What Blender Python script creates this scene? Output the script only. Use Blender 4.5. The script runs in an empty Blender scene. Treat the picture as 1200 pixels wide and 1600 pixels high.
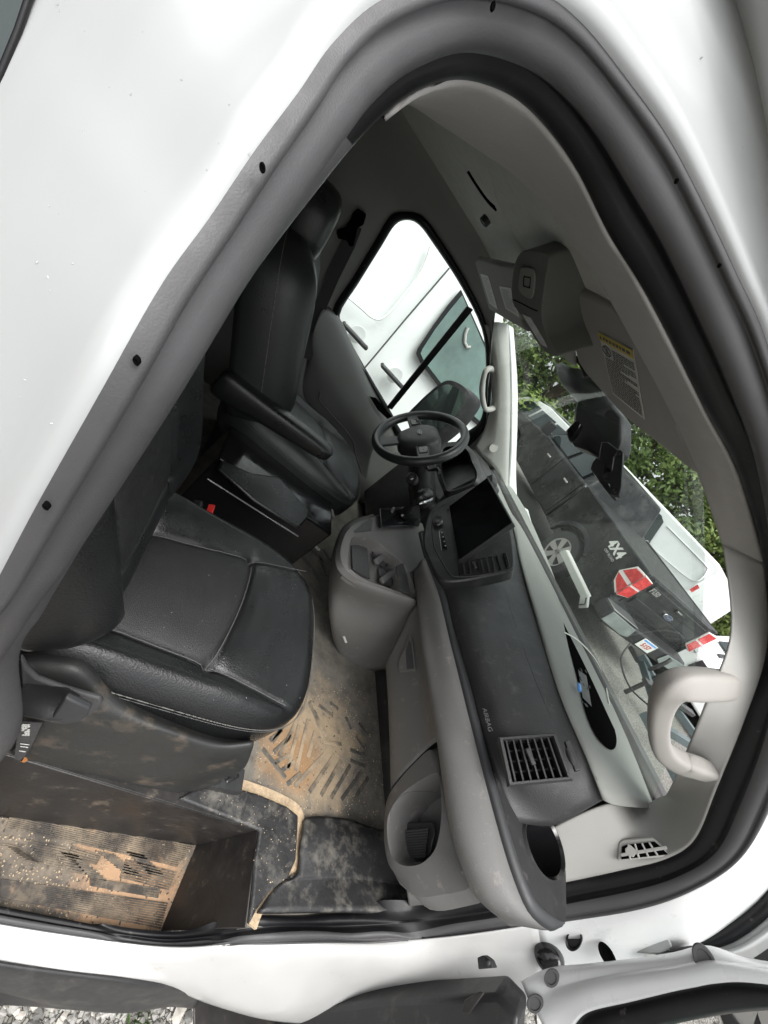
import bpy, bmesh, math, random
from mathutils import Vector, Matrix, noise
random.seed(7)
PI = math.pi
sc = bpy.context.scene
COL = sc.collection

# ------------------------------------------------------------------ camera
# world axes: x = forward along the van, y = across to the driver's side, z = up; metres
IW, IH, FPX = 1200.0, 1600.0, 652.11
VX = Vector((1430 - 600, -(1460 - 800), -FPX)).normalized()
VY = Vector((525 - 600, -(250 - 800), -FPX)); VY = (VY - VX * VX.dot(VY)).normalized()
VZ = VX.cross(VY)
RC = Matrix((VX, VY, VZ))                    # camera axes -> world
cd = bpy.data.cameras.new('camera'); cam = bpy.data.objects.new('camera', cd); COL.objects.link(cam)
cam.matrix_world = RC.to_4x4()
cd.sensor_fit = 'VERTICAL'; cd.sensor_height = 24.0; cd.sensor_width = 18.0
cd.lens = FPX / IH * 24.0
cd.clip_start = 0.01; cd.clip_end = 800
sc.camera = cam
sc.render.resolution_x = 768; sc.render.resolution_y = 1024

# ------------------------------------------------------------------ world + sun (overcast day)
SUN_EL, SUN_ROT = math.radians(66), math.radians(200)
w = bpy.data.worlds.new('World'); sc.world = w; w.use_nodes = True
nt = w.node_tree; nt.nodes.clear()
sky = nt.nodes.new('ShaderNodeTexSky'); sky.sky_type = 'NISHITA'; sky.sun_disc = False
sky.sun_elevation = SUN_EL; sky.sun_rotation = SUN_ROT; sky.air_density = 1.0; sky.dust_density = 5.0
hs = nt.nodes.new('ShaderNodeHueSaturation'); hs.inputs['Saturation'].default_value = 0.12
tc = nt.nodes.new('ShaderNodeTexCoord'); cn = nt.nodes.new('ShaderNodeTexNoise')
cn.inputs['Scale'].default_value = 2.2; cn.inputs['Detail'].default_value = 5
mr = nt.nodes.new('ShaderNodeMapRange'); mr.inputs['From Min'].default_value = .3; mr.inputs['From Max'].default_value = .7
mr.inputs['To Min'].default_value = .85; mr.inputs['To Max'].default_value = 1.35
mx = nt.nodes.new('ShaderNodeMix'); mx.data_type = 'RGBA'; mx.blend_type = 'MULTIPLY'; mx.inputs[0].default_value = 1
bg = nt.nodes.new('ShaderNodeBackground'); bg.inputs['Strength'].default_value = 0.15
wo = nt.nodes.new('ShaderNodeOutputWorld')
L = nt.links.new
L(sky.outputs[0], hs.inputs['Color']); L(tc.outputs['Generated'], cn.inputs['Vector']); L(cn.outputs[0], mr.inputs[0])
L(hs.outputs[0], mx.inputs[6]); L(mr.outputs[0], mx.inputs[7]); L(mx.outputs[2], bg.inputs[0]); L(bg.outputs[0], wo.inputs[0])
sl = bpy.data.lights.new('sun', 'SUN'); sl.energy = 0.5; sl.angle = math.radians(35); sl.color = (1, .97, .93)
so = bpy.data.objects.new('sun', sl); COL.objects.link(so)
sdir = Vector((math.sin(SUN_ROT) * math.cos(SUN_EL), math.cos(SUN_ROT) * math.cos(SUN_EL), math.sin(SUN_EL)))
so.rotation_euler = sdir.to_track_quat('Z', 'Y').to_euler(); so.location = (0, -3, 8)
sc.view_settings.view_transform = 'Standard'; sc.view_settings.look = 'None'
sc.view_settings.gamma = 1; sc.view_settings.use_curve_mapping = False
sc.view_settings.exposure = 1.1
sc.cycles.max_bounces = 10; sc.cycles.transparent_max_bounces = 16
sc.cycles.use_denoising = True
sc.cycles.sample_clamp_indirect = 6

# ------------------------------------------------------------------ measuring helpers
def ray(px, py):
    return RC @ Vector((px - 600, -(py - 800), -FPX)).normalized()
def P(px, py, **k):
    """point on the plane x=, y= or z= that carries this measured feature"""
    r = ray(px, py); a, v = list(k.items())[0]
    return r * (v / r['xyz'.index(a)])
def Q(spec):
    if len(spec) == 3: return Vector(spec)
    return P(spec[0], spec[1], **{spec[2]: spec[3]})
def PL(px, py, o, n):
    r = ray(px, py); return r * (o.dot(n) / r.dot(n))
def cr(pts, k, closed=False):
    """Catmull-Rom through pts, k samples a span"""
    n = len(pts); out = []
    for i in range(n if closed else n - 1):
        if closed: a, b, c, d = pts[(i - 1) % n], pts[i], pts[(i + 1) % n], pts[(i + 2) % n]
        else: a, b, c, d = pts[max(i - 1, 0)], pts[i], pts[i + 1], pts[min(i + 2, n - 1)]
        for j in range(k):
            t = j / k
            out.append(.5 * ((2 * b) + (c - a) * t + (2 * a - 5 * b + 4 * c - d) * t * t + (3 * b - a - 3 * c + d) * t ** 3))
    if not closed: out.append(pts[-1].copy())
    return out
def resample(pts, n):
    d = [0]
    for a, b in zip(pts, pts[1:]): d.append(d[-1] + (b - a).length)
    out = []; j = 0
    for i in range(n):
        t = d[-1] * i / (n - 1)
        while j < len(d) - 2 and d[j + 1] < t: j += 1
        u = (t - d[j]) / max(1e-9, d[j + 1] - d[j]); out.append(pts[j].lerp(pts[j + 1], min(1, max(0, u))))
    return out
def V(*a): return Vector(a)

# ------------------------------------------------------------------ materials
MATS = {}
def mat(name, col, rough=.5, metal=0, bump=0, bs=300, var=.0, vs=8, dust=None, coat=0, spec=.5, emit=None, stripes=None):
    """plain real-world colour + fine noise bump; dust=(colour, amount 0..1, scale) lays dirt with noise-shaped edges"""
    m = bpy.data.materials.new(name); m.use_nodes = True; MATS[name] = m
    t = m.node_tree; b = t.nodes['Principled BSDF']; N = t.nodes.new; K = t.links.new
    b.inputs['Roughness'].default_value = rough; b.inputs['Metallic'].default_value = metal
    b.inputs['Coat Weight'].default_value = coat; b.inputs['Coat Roughness'].default_value = .08
    b.inputs['Specular IOR Level'].default_value = spec
    c = (*col, 1); b.inputs['Base Color'].default_value = c
    tc = N('ShaderNodeTexCoord'); src = None
    if var:
        n = N('ShaderNodeTexNoise'); n.inputs['Scale'].default_value = vs; n.inputs['Detail'].default_value = 8
        n.inputs['Roughness'].default_value = .65
        r = N('ShaderNodeMapRange'); r.inputs[1].default_value = .3; r.inputs[2].default_value = .7
        r.inputs[3].default_value = 1 - var; r.inputs[4].default_value = 1 + var
        q = N('ShaderNodeMix'); q.data_type = 'RGBA'; q.blend_type = 'MULTIPLY'; q.inputs[0].default_value = 1
        q.inputs[6].default_value = c; K(tc.outputs['Object'], n.inputs['Vector']); K(n.outputs[0], r.inputs[0]); K(r.outputs[0], q.inputs[7])
        src = q.outputs[2]
        r2 = N('ShaderNodeMapRange'); r2.inputs[1].default_value = .3; r2.inputs[2].default_value = .7
        r2.inputs[3].default_value = max(0, rough - .1); r2.inputs[4].default_value = min(1, rough + .12)
        K(n.outputs[0], r2.inputs[0]); K(r2.outputs[0], b.inputs['Roughness'])
    for d in (dust or []):
        dc, amt, ds = d[0], d[1], d[2]; sharp = d[3] if len(d) > 3 else .12
        n = N('ShaderNodeTexNoise'); n.inputs['Scale'].default_value = ds; n.inputs['Detail'].default_value = 10; n.inputs['Roughness'].default_value = .7
        r = N('ShaderNodeMapRange'); th = .72 - .45 * amt
        r.inputs[1].default_value = th - sharp; r.inputs[2].default_value = th + sharp
        q = N('ShaderNodeMix'); q.data_type = 'RGBA'; K(tc.outputs['Object'], n.inputs['Vector']); K(n.outputs[0], r.inputs[0])
        ms = r.outputs[0]
        if len(d) > 4:                      # dirt gathered round one place: centre, radius
            vd = N('ShaderNodeVectorMath'); vd.operation = 'DISTANCE'; vd.inputs[1].default_value = d[4]
            K(tc.outputs['Object'], vd.inputs[0])
            rr = N('ShaderNodeMapRange'); rr.inputs[1].default_value = d[5] * .25; rr.inputs[2].default_value = d[5]
            rr.inputs[3].default_value = .33; rr.inputs[4].default_value = -.35
            K(vd.outputs['Value'], rr.inputs[0])
            ad = N('ShaderNodeMath'); ad.operation = 'ADD'; K(n.outputs[0], ad.inputs[0]); K(rr.outputs[0], ad.inputs[1])
            K(ad.outputs[0], r.inputs[0])
        K(ms, q.inputs[0])
        if src: K(src, q.inputs[6])
        else: q.inputs[6].default_value = c
        q.inputs[7].default_value = (*dc, 1); src = q.outputs[2]
    if src: K(src, b.inputs['Base Color'])
    if bump:
        n = N('ShaderNodeTexNoise'); n.inputs['Scale'].default_value = bs; n.inputs['Detail'].default_value = 4
        bp = N('ShaderNodeBump'); bp.inputs['Strength'].default_value = bump; bp.inputs['Distance'].default_value = .002
        K(tc.outputs['Object'], n.inputs['Vector']); K(n.outputs[0], bp.inputs['Height']); K(bp.outputs[0], b.inputs['Normal'])
    if emit:
        b.inputs['Emission Color'].default_value = (*emit[:3], 1); b.inputs['Emission Strength'].default_value = emit[3]
    return m
def glass_mat(name, tint, gloss=.1, rough=0.0, veil=0):
    m = bpy.data.materials.new(name); m.use_nodes = True; MATS[name] = m
    t = m.node_tree; t.nodes.clear(); N = t.nodes.new; K = t.links.new
    tr = N('ShaderNodeBsdfTransparent'); tr.inputs[0].default_value = (*tint, 1)
    gl = N('ShaderNodeBsdfGlossy'); gl.inputs['Roughness'].default_value = rough
    fr = N('ShaderNodeLayerWeight'); fr.inputs[0].default_value = .5
    pw = N('ShaderNodeMath'); pw.operation = 'POWER'; pw.inputs[1].default_value = 5
    ml = N('ShaderNodeMath'); ml.operation = 'MULTIPLY_ADD'; ml.inputs[1].default_value = .8; ml.inputs[2].default_value = gloss
    mxx = N('ShaderNodeMixShader'); o = N('ShaderNodeOutputMaterial')
    K(fr.outputs['Facing'], pw.inputs[0]); K(pw.outputs[0], ml.inputs[0]); K(ml.outputs[0], mxx.inputs[0]); K(tr.outputs[0], mxx.inputs[1]); K(gl.outputs[0], mxx.inputs[2])
    last = mxx.outputs[0]
    if veil:                                # pale diffuse veil mixed in for the washed-out haze on the glass
        df = N('ShaderNodeBsdfDiffuse'); df.inputs[0].default_value = (.75, .8, .76, 1)
        n = N('ShaderNodeTexNoise'); n.inputs['Scale'].default_value = 3; n.inputs['Detail'].default_value = 6
        tcc = N('ShaderNodeTexCoord'); r = N('ShaderNodeMapRange'); r.inputs[3].default_value = veil * .6; r.inputs[4].default_value = veil * 1.4
        m2 = N('ShaderNodeMixShader'); K(tcc.outputs['Object'], n.inputs['Vector']); K(n.outputs[0], r.inputs[0]); K(r.outputs[0], m2.inputs[0])
        K(last, m2.inputs[1]); K(df.outputs[0], m2.inputs[2]); last = m2.outputs[0]
    K(last, o.inputs[0]); return m

TAN = (.38, .30, .20); ORANGE = (.42, .21, .09); GREYD = (.16, .15, .13)
mat('white_paint', (.385, .395, .395), .3, coat=.4)  # van white, darkened so the strongly lit body does not blow out
mat('sill_paint', (.54, .54, .53), .38, coat=.4, var=.05, vs=9, bump=.04, bs=30, dust=[((.44, .36, .28), .04, 26, .08)])  # same van white, held back less than the body
mat('seal_rubber', (.060, .059, .061), .5, var=.04, vs=60, bump=.12, bs=1100)
mat('seal_gloss', (.007, .007, .008), .4, spec=.3, var=.2, vs=12, bump=.06, bs=200, dust=[((.16, .15, .14), .0, 25, .1)])
mat('grey_plastic', (.128, .126, .122), .55, bump=.35, bs=500, var=.05, vs=14, dust=[((.33, .29, .26), .02, 30, .12)])
mat('console_grey', (.155, .151, .145), .5, bump=.3, bs=500, var=.05, vs=12, dust=[((.36, .31, .26), .02, 28, .12)])
mat('beige_trim', (.34, .335, .315), .6, bump=.2, bs=600, var=.03, vs=6)
mat('rail_trim', (.34, .33, .315), .85, bump=.25, bs=900, var=.06, vs=30)
mat('headliner', (.64, .65, .61), .95, bump=.5, bs=900, var=.06, vs=40, spec=.2)
mat('dash_top', (.20, .205, .19), .65, bump=.15, bs=700, var=.05, vs=9)
mat('dash_pad', (.027, .027, .028), .5, bump=.4, bs=420, var=.10, vs=16, dust=[((.085, .08, .076), .06, 26, .14)])
mat('wheel_rim', (.022, .023, .024), .33, bump=.3, bs=400)
mat('lettering_dark', (.07, .07, .07), .5)
mat('door_white_lifted', (.72, .73, .73), .32, coat=.4, var=.03, vs=6)  # same van white, brightened to lift the dim door and hinge pillar
mat('black_plastic', (.022, .022, .023), .42, bump=.15, bs=500, var=.12, vs=12, dust=[((.09, .085, .08), .08, 16, .15)])
mat('cup_plastic', (.026, .026, .027), .8, spec=.2, bump=.3, bs=400, var=.2, vs=14, dust=[((.10, .095, .09), .10, 22, .12)])
mat('black_gloss', (.012, .012, .013), .12, var=.1, vs=20)
mat('satin_strip', (.034, .035, .037), .5, var=.1, vs=18, dust=[((.25, .24, .23), -.02, 60, .05)])
mat('screen', (.004, .004, .005), .08, var=.2, vs=10, dust=[((.03, .03, .032), .0, 20, .1)])
mat('leather', (.011, .0115, .012), .30, bump=.4, bs=330, var=.12, vs=7)
mat('leather_insert', (.019, .019, .019), .42, bump=.6, bs=700, var=.10, vs=25)
mat('leather_grey', (.06, .065, .067), .42, bump=.2, bs=420, var=.1, vs=9)
mat('piping', (.15, .145, .135), .6)
mat('seam', (.09, .09, .09), .5)
mat('valance', (.026, .027, .026), .48, bump=.2, bs=600, var=.15, vs=8, dust=[((.20, .15, .11), .05, 12, .15)])
mat('floor_mat', (.075, .070, .062), .8, bump=.5, bs=160, var=.25, vs=14,
    dust=[((.215, .20, .17), .50, 15, .22), ((.11, .10, .09), .08, 40, .06), ((.36, .28, .185), .05, 13, .16, (.88, .52, -1), .38), ((.30, .18, .09), -.02, 9, .16, (.80, .48, -1), .22), ((.05, .045, .04), .05, 60, .05)])
mat('floor_rib', (.08, .075, .066), .6, bump=.4, bs=200, var=.3, vs=20, dust=[((.24, .20, .15), .22, 26, .12), ((.36, .28, .19), .02, 12, .12, (.88, .52, -1), .25)])
mat('mat_black', (.026, .026, .027), .5, bump=.5, bs=120, var=.4, vs=12, dust=[((.17, .16, .14), .24, 22, .12), ((.22, .20, .17), .04, 70, .05), ((.30, .23, .15), .0, 14, .06)])
mat('mat_dark', (.022, .020, .019), .38, bump=.3, bs=90, var=.5, vs=10, dust=[((.13, .105, .08), .12, 20, .08), ((.20, .155, .11), .02, 60, .05)])
mat('groove_dirt', (.46, .35, .23), .95, bump=.8, bs=220, var=.3, vs=80)
mat('step_tread', (.07, .06, .05), .6, bump=.35, bs=140, var=.3, vs=16,
    dust=[((.25, .205, .155), .36, 18, .14), ((.40, .25, .145), .06, 22, .12, (.56, .23, -1.25), .28), ((.34, .27, .19), .16, 42, .06), ((.05, .045, .04), .12, 24, .06)])
mat('step_line', (.05, .043, .037), .5, var=.3, vs=30, dust=[((.30, .24, .17), .34, 18, .14), ((.42, .28, .17), .04, 20, .1)])
mat('metal', (.45, .45, .46), .3, metal=1, var=.1, vs=30)
mat('dark_metal', (.10, .10, .10), .35, metal=.8, var=.2, vs=20)
mat('chrome', (.7, .7, .7), .12, metal=1)
mat('red_plastic', (.65, .035, .03), .4)
mat('label_white', (.66, .66, .62), .6)
mat('label_yellow', (.62, .50, .10), .6)
mat('print_black', (.03, .03, .03), .6)
mat('print_grey', (.42, .42, .42), .6)
mat('blue_light', (.10, .32, .75), .4)
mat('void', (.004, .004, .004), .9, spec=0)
mat('bulkhead', (.03, .03, .03), .8, var=.2, vs=10)
mat('side_trim', (.25, .255, .24), .6, bump=.15, bs=600, var=.06, vs=9)
mat('door_card', (.15, .155, .147), .5, bump=.18, bs=600, var=.07, vs=9)
mat('belt', (.03, .03, .03), .8, bump=.3, bs=900)
mat('gravel', (.27, .26, .245), .95, var=.3, vs=20)
mat('grass_blade', (.08, .14, .04), .7, var=.3, vs=10)
mat('bark', (.09, .07, .05), .9, bump=.6, bs=30, var=.3, vs=8)
mat('leaf_light', (.21, .28, .08), .6, var=.25, vs=1.2)
mat('leaf_dark', (.07, .12, .035), .6, var=.25, vs=1.4)
mat('leaf_mid', (.12, .18, .05), .6, var=.25, vs=1.3)
mat('car_white', (.74, .76, .75), .3, coat=.6, var=.02, vs=2)
mat('truck_black', (.008, .009, .010), .30, coat=.2, spec=.3, var=.3, vs=3, dust=[((.09, .09, .085), .06, 2.6, .2), ((.16, .16, .15), .02, 30, .05)])
mat('tyre', (.03, .03, .03), .85, bump=.4, bs=60)
mat('alloy', (.5, .5, .5), .3, metal=.9)
mat('tinted', (.02, .03, .03), .08, spec=.5)
mat('van_glass', (.10, .155, .14), .15, var=.45, vs=2.2)  # opaque tint; patchy noise stands in for mottled reflections
mat('handle_grey', (.30, .285, .265), .6, bump=.25, bs=600, var=.03, vs=12)
mat('mirror_face', (.22, .27, .25), .06, metal=.9)
mat('lamp_red', (.55, .03, .03), .25, coat=.5, var=.25, vs=14)
mat('lamp_clear', (.6, .62, .62), .15, coat=.6, var=.3, vs=14)
mat('lamp_orange', (.75, .22, .04), .3)
mat('steel_paint', (.09, .115, .12), .5, var=.2, vs=5)
mat('plate_white', (.7, .7, .66), .5)
mat('wood', (.27, .20, .12), .8, var=.3, vs=12)
mat('orange_leaf', (.5, .2, .06), .7)
glass_mat('windshield_glass', (.90, .97, .93), .015, veil=.055)
glass_mat('side_glass', (.92, .98, .95), .01, veil=.008)
glass_mat('clear_glass', (.55, .68, .64), .12)

# ------------------------------------------------------------------ mesh helpers
def link(name, me, m, parent=None, smooth=None):
    o = bpy.data.objects.new(name, me); COL.objects.link(o)
    if m is not None:
        for q in (m if isinstance(m, (list, tuple)) else [m]): me.materials.append(MATS[q])
    if parent: o.parent = parent
    if smooth is not None:
        for p in me.polygons: p.use_smooth = True
        if smooth < 179:
            try: me.set_sharp_from_angle(angle=math.radians(smooth))
            except Exception: pass
    return o
class MB:
    def __init__(s): s.v = []; s.f = []; s.mi = []; s.cur = 0
    def add(s, vs, fs):
        o = len(s.v); s.v += [Vector(v) for v in vs]
        for f in fs: s.f.append([o + i for i in f]); s.mi.append(s.cur)
        return s
    def grid(s, rows, closed=False):
        n = len(rows[0]); vs = [p for r in rows for p in r]; fs = []
        for i in range(len(rows) - 1):
            for j in range(n if closed else n - 1):
                a = i * n + j; b = i * n + (j + 1) % n; fs.append((a, b, b + n, a + n))
        return s.add(vs, fs)
    def prism(s, pts, vec, top=True, bottom=True):
        n = len(pts); vec = Vector(vec)
        vs = [Vector(p) for p in pts] + [Vector(p) + vec for p in pts]
        fs = [(i, (i + 1) % n, n + (i + 1) % n, n + i) for i in range(n)]
        if bottom: fs.append(tuple(range(n))[::-1])
        if top: fs.append(tuple(range(n, 2 * n)))
        return s.add(vs, fs)
    def box(s, c, d, rot=None):
        c = Vector(c); x, y, z = [q / 2 for q in d]
        vs = [Vector((a, b, e)) for a in (-x, x) for b in (-y, y) for e in (-z, z)]
        if rot is not None: vs = [rot @ v for v in vs]
        return s.add([v + c for v in vs], [(0, 1, 3, 2), (4, 6, 7, 5), (0, 4, 5, 1), (2, 3, 7, 6), (0, 2, 6, 4), (1, 5, 7, 3)])
    def tube(s, pts, r, n=10, caps=True, sq=1.0, up=None, ex=1.0):
        pts = [Vector(p) for p in pts]; rows = []; N = len(pts); pu = up
        rr = r if isinstance(r, (list, tuple)) else [r] * N
        for i, p in enumerate(pts):
            t = (pts[min(i + 1, N - 1)] - pts[max(i - 1, 0)]).normalized()
            if pu is None: pu = Vector((0, 0, 1)) if abs(t.z) < .9 else Vector((1, 0, 0))
            a = t.cross(pu)
            if a.length < 1e-5: a = t.orthogonal()
            a.normalize(); b = a.cross(t).normalized(); pu = b
            pw_ = lambda q: math.copysign(abs(q) ** ex, q)
            rows.append([p + (a * pw_(math.cos(2 * PI * k / n)) + b * pw_(math.sin(2 * PI * k / n)) * sq) * rr[i] for k in range(n)])
        s.grid(rows, True)
        if caps: s.add(rows[0], [tuple(range(n))]); s.add(rows[-1], [tuple(range(n))[::-1]])
        return s
    def disc(s, c, nrm, prof, n=28, up=None, ax=1.0):
        """surface of revolution: prof = [(radius, height along nrm)]"""
        nrm = Vector(nrm).normalized(); a = (Vector(up).cross(nrm) if up is not None else nrm.orthogonal()).normalized(); b = nrm.cross(a); c = Vector(c)
        rows = [[c + nrm * h + (a * math.cos(2 * PI * k / n) * ax + b * math.sin(2 * PI * k / n)) * r for k in range(n)] for r, h in prof]
        s.grid(rows, True)
        s.add(rows[0], [tuple(range(n))]); s.add(rows[-1], [tuple(range(n))])
        return s
    def build(s, name, m, parent=None, smooth=None, bevel=0, seg=2, solid=0, sub=0, off=0):
        me = bpy.data.meshes.new(name); me.from_pydata([tuple(v) for v in s.v], [], s.f)
        for p, i in zip(me.polygons, s.mi): p.material_index = i
        bm = bmesh.new(); bm.from_mesh(me); bmesh.ops.remove_doubles(bm, verts=bm.verts, dist=1e-5)
        bmesh.ops.recalc_face_normals(bm, faces=bm.faces); bm.to_mesh(me); bm.free(); me.update()
        o = link(name, me, m, parent, smooth if smooth is not None else (35 if bevel else None))
        if solid:
            q = o.modifiers.new('s', 'SOLIDIFY'); q.thickness = solid; q.offset = off
        if bevel:
            q = o.modifiers.new('b', 'BEVEL'); q.width = bevel; q.segments = seg; q.limit_method = 'ANGLE'; q.angle_limit = math.radians(35)
            q.harden_normals = False
        if sub:
            q = o.modifiers.new('u', 'SUBSURF'); q.levels = sub; q.render_levels = sub
        return o
def loft(name, curves, m, parent=None, n=40, solid=.004, k=6, smooth=179, cross=4, off=0):
    """skin between guide curves (each a list of points), smooth along and across"""
    rows = [resample(cr(c, k), n) for c in curves]
    cols = [cr([r[j] for r in rows], cross) for j in range(n)]
    mb = MB(); mb.grid(cols)
    return mb.build(name, m, parent, smooth=smooth, solid=solid, off=off)
def strip(mb, pts, wid, up, h):
    """flat ribbon with thickness along a polyline"""
    pts = [Vector(p) for p in pts]; up = Vector(up).normalized(); rows = []
    for i, p in enumerate(pts):
        t = (pts[min(i + 1, len(pts) - 1)] - pts[max(i - 1, 0)]).normalized(); a = t.cross(up).normalized() * wid / 2
        rows.append([p - a, p + a, p + a + up * h, p - a + up * h])
    mb.grid(rows, True); mb.add(rows[0], [(0, 1, 2, 3)]); mb.add(rows[-1], [(3, 2, 1, 0)])
def pad(name, o, U, W, m, parent, w, h, th, edge=.03, p=3.0, K=34, J=120, hf=None, wf=None, crown=0, mi=None, smooth=179):
    """upholstered pad: superellipse outline w x h (half sizes) in the U,W plane, thickness th, rolled edge; hf(u,v) adds height, wf(u,v)->(u,v) warps"""
    U = Vector(U).normalized(); W = Vector(W); W = (W - U * U.dot(W)).normalized(); N = U.cross(W); o = Vector(o)
    rows = []; mids = []
    def bnd(a):
        c, s_ = math.cos(a), math.sin(a)
        return (abs(c) ** (2 / p)) * (1 if c > 0 else -1) * w, (abs(s_) ** (2 / p)) * (1 if s_ > 0 else -1) * h
    B = [bnd(2 * PI * j / J) for j in range(J)]
    prof = [(q / K, None) for q in range(K + 1)]
    def place(u, v, z):
        if wf: u, v = wf(u, v)
        return o + U * u + W * v + N * z
    for r, _ in prof:
        row = []
        for (bu, bv) in B:
            u, v = bu * r, bv * r; rim = math.hypot(bu, bv); d = rim * (1 - r)
            e = edge - math.sqrt(max(0, edge ** 2 - max(0, edge - d) ** 2)) if d < edge else 0
            z = th - e + crown * (1 - r * r) + (hf(u, v) * min(1, d / edge) if hf else 0)
            row.append(place(u, v, z))
        rows.append(row)
    for (s_, zz) in ((1.0, (th - edge) * .6), (.995, (th - edge) * .2), (.97, 0), (.6, 0), (.01, 0)):
        rows.append([place(bu * s_, bv * s_, zz) for bu, bv in B])
    mb = MB(); n = J
    mb.grid(rows[1:], True)
    mb.add([rows[0][0]] + rows[1], [(0, 1 + j, 1 + (j + 1) % n) for j in range(n)])
    mb.add(rows[-1], [tuple(range(n))])
    if mi:
        for i, f in enumerate(mb.f):
            c = sum((mb.v[q] for q in f), Vector()) / len(f) - o
            if c.dot(N) > th * .5: mb.mi[i] = mi(c.dot(U), c.dot(W))
    return mb.build(name, m, parent, smooth=smooth)
def empty(name, loc=(0, 0, 0), rot=None, parent=None):
    o = bpy.data.objects.new(name, None); COL.objects.link(o); o.location = loc; o.empty_display_size = .1
    if rot is not None: o.rotation_mode = 'QUATERNION'; o.rotation_quaternion = rot
    if parent: o.parent = parent
    return o
def tag(o, label=None, cat=None, group=None, kind=None):
    for k_, v_ in (('label', label), ('category', cat), ('group', group), ('kind', kind)):
        if v_: o[k_] = v_
    return o
def text(name, s_, c, right, up, size, m, parent, depth=.0006, bold=0, lift=.0012):
    right = Vector(right).normalized(); up = Vector(up); up = (up - right * right.dot(up)).normalized(); n = right.cross(up)
    cu = bpy.data.curves.new(name, 'FONT'); cu.body = s_; cu.size = size; cu.align_x = 'CENTER'; cu.align_y = 'CENTER'
    cu.extrude = depth; cu.offset = bold; cu.resolution_u = 3
    t = bpy.data.objects.new(name, cu); COL.objects.link(t)
    bpy.context.view_layer.update()
    me = bpy.data.meshes.new_from_object(t.evaluated_get(bpy.context.evaluated_depsgraph_get()))
    bpy.data.objects.remove(t, do_unlink=True)
    R3 = Matrix((right, up, n)).transposed().to_4x4(); R3.translation = Vector(c) + n * lift
    me.transform(R3); me.name = name; me.materials.clear()
    return link(name, me, m, parent)
def quadpts(c, r, u, w_, h_):
    r = Vector(r).normalized() * w_ / 2; u = Vector(u).normalized() * h_ / 2; c = Vector(c)
    return [c - r - u, c + r - u, c + r + u, c - r + u]
# =================================================================== THE SETTING
def gz(x, y):
    """gravel lot: level round the van, rising gently ahead of it"""
    return -1.75 + (0.125 * (x - 1.9) if x > 1.9 else 0) * (1 if x < 16 else 16 / x) * 1.0
g = MB(); xs = [-60, -30, -12, -4, -1.5, 0, 1, 1.9, 2.6, 3.4, 4.4, 5.6, 7, 9, 12, 16, 24, 40, 80, 200, 400]
ys = [-200, -80, -30, -10, -4, -2, 0, 2, 4, 7, 11, 16, 24, 40, 80, 200, 400]
g.grid([[V(x, y, gz(min(x, 16), y)) for y in ys] for x in xs])
gr = g.build('ground', 'gravel', smooth=179); tag(gr, kind='structure')
t = MATS['gravel'].node_tree; b = t.nodes['Principled BSDF']; N = t.nodes.new; K = t.links.new
tcg = N('ShaderNodeTexCoord'); vo = N('ShaderNodeTexVoronoi'); vo.inputs['Scale'].default_value = 85
rp = N('ShaderNodeValToRGB'); e = rp.color_ramp.elements; e[0].color = (.10, .095, .085, 1); e[1].color = (.46, .45, .41, 1)
e.new(.35).color = (.24, .23, .20, 1); e.new(.7).color = (.34, .33, .31, 1)
vd = N('ShaderNodeTexVoronoi'); vd.inputs['Scale'].default_value = 85; vd.feature = 'DISTANCE_TO_EDGE'
mr2 = N('ShaderNodeMapRange'); mr2.inputs[2].default_value = .12; mr2.inputs[3].default_value = .62
mm = N('ShaderNodeMix'); mm.data_type = 'RGBA'; mm.blend_type = 'MULTIPLY'; mm.inputs[0].default_value = 1
K(tcg.outputs['Object'], vo.inputs[0]); K(tcg.outputs['Object'], vd.inputs[0]); K(vo.outputs['Color'], rp.inputs[0])
K(vd.outputs[0], mr2.inputs[0]); K(rp.outputs[0], mm.inputs[6]); K(mr2.outputs[0], mm.inputs[7]); K(mm.outputs[2], b.inputs['Base Color'])
bp = N('ShaderNodeBump'); bp.inputs['Strength'].default_value = .9; bp.inputs['Distance'].default_value = .02
K(mr2.outputs[0], bp.inputs['Height']); K(bp.outputs[0], b.inputs['Normal'])
# loose stones on the near gravel, as one uncountable mass
st = MB()
for i in range(6500):
    if i < 4200: x = random.uniform(.2, 1.6); y = random.uniform(-.35, .16); r = random.uniform(.004, .013) * (1.5 if i % 9 == 0 else 1)
    else: x = random.uniform(1.3, 5.5); y = random.uniform(-1.6, 3.2); r = random.uniform(.010, .024)
    c = V(x, y, gz(x, y) + r * .25); sx, sy = random.uniform(.7, 1.4), random.uniform(.6, 1.1); th = random.uniform(0, PI); ct, st_ = math.cos(th), math.sin(th)
    vs = []
    for a in (0, 1.05, 2.1, 3.14, 4.2, 5.2):
        u, v = math.cos(a) * r * sx * random.uniform(.8, 1.2), math.sin(a) * r * sy * random.uniform(.8, 1.2); vs.append(c + V(u * ct - v * st_, u * st_ + v * ct, random.uniform(-.3, .3) * r))
    st.add(vs + [c + V(random.uniform(-.3, .3) * r, random.uniform(-.3, .3) * r, r * random.uniform(.5, .9))], [(j, (j + 1) % 6, 6) for j in range(6)])
    st.mi[-6:] = [random.choice((0, 0, 1, 2))] * 6
mat('stone', (.33, .32, .30), .95, var=.4, vs=30); mat('stone_dark', (.17, .165, .155), .95, var=.4, vs=30); mat('stone_pale', (.50, .47, .42), .95, var=.3, vs=30)
o = st.build('loose_gravel', ['stone', 'stone_dark', 'stone_pale']); tag(o, 'loose grey and tan stones scattered over the gravel beside the van', 'gravel', kind='stuff')

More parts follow.
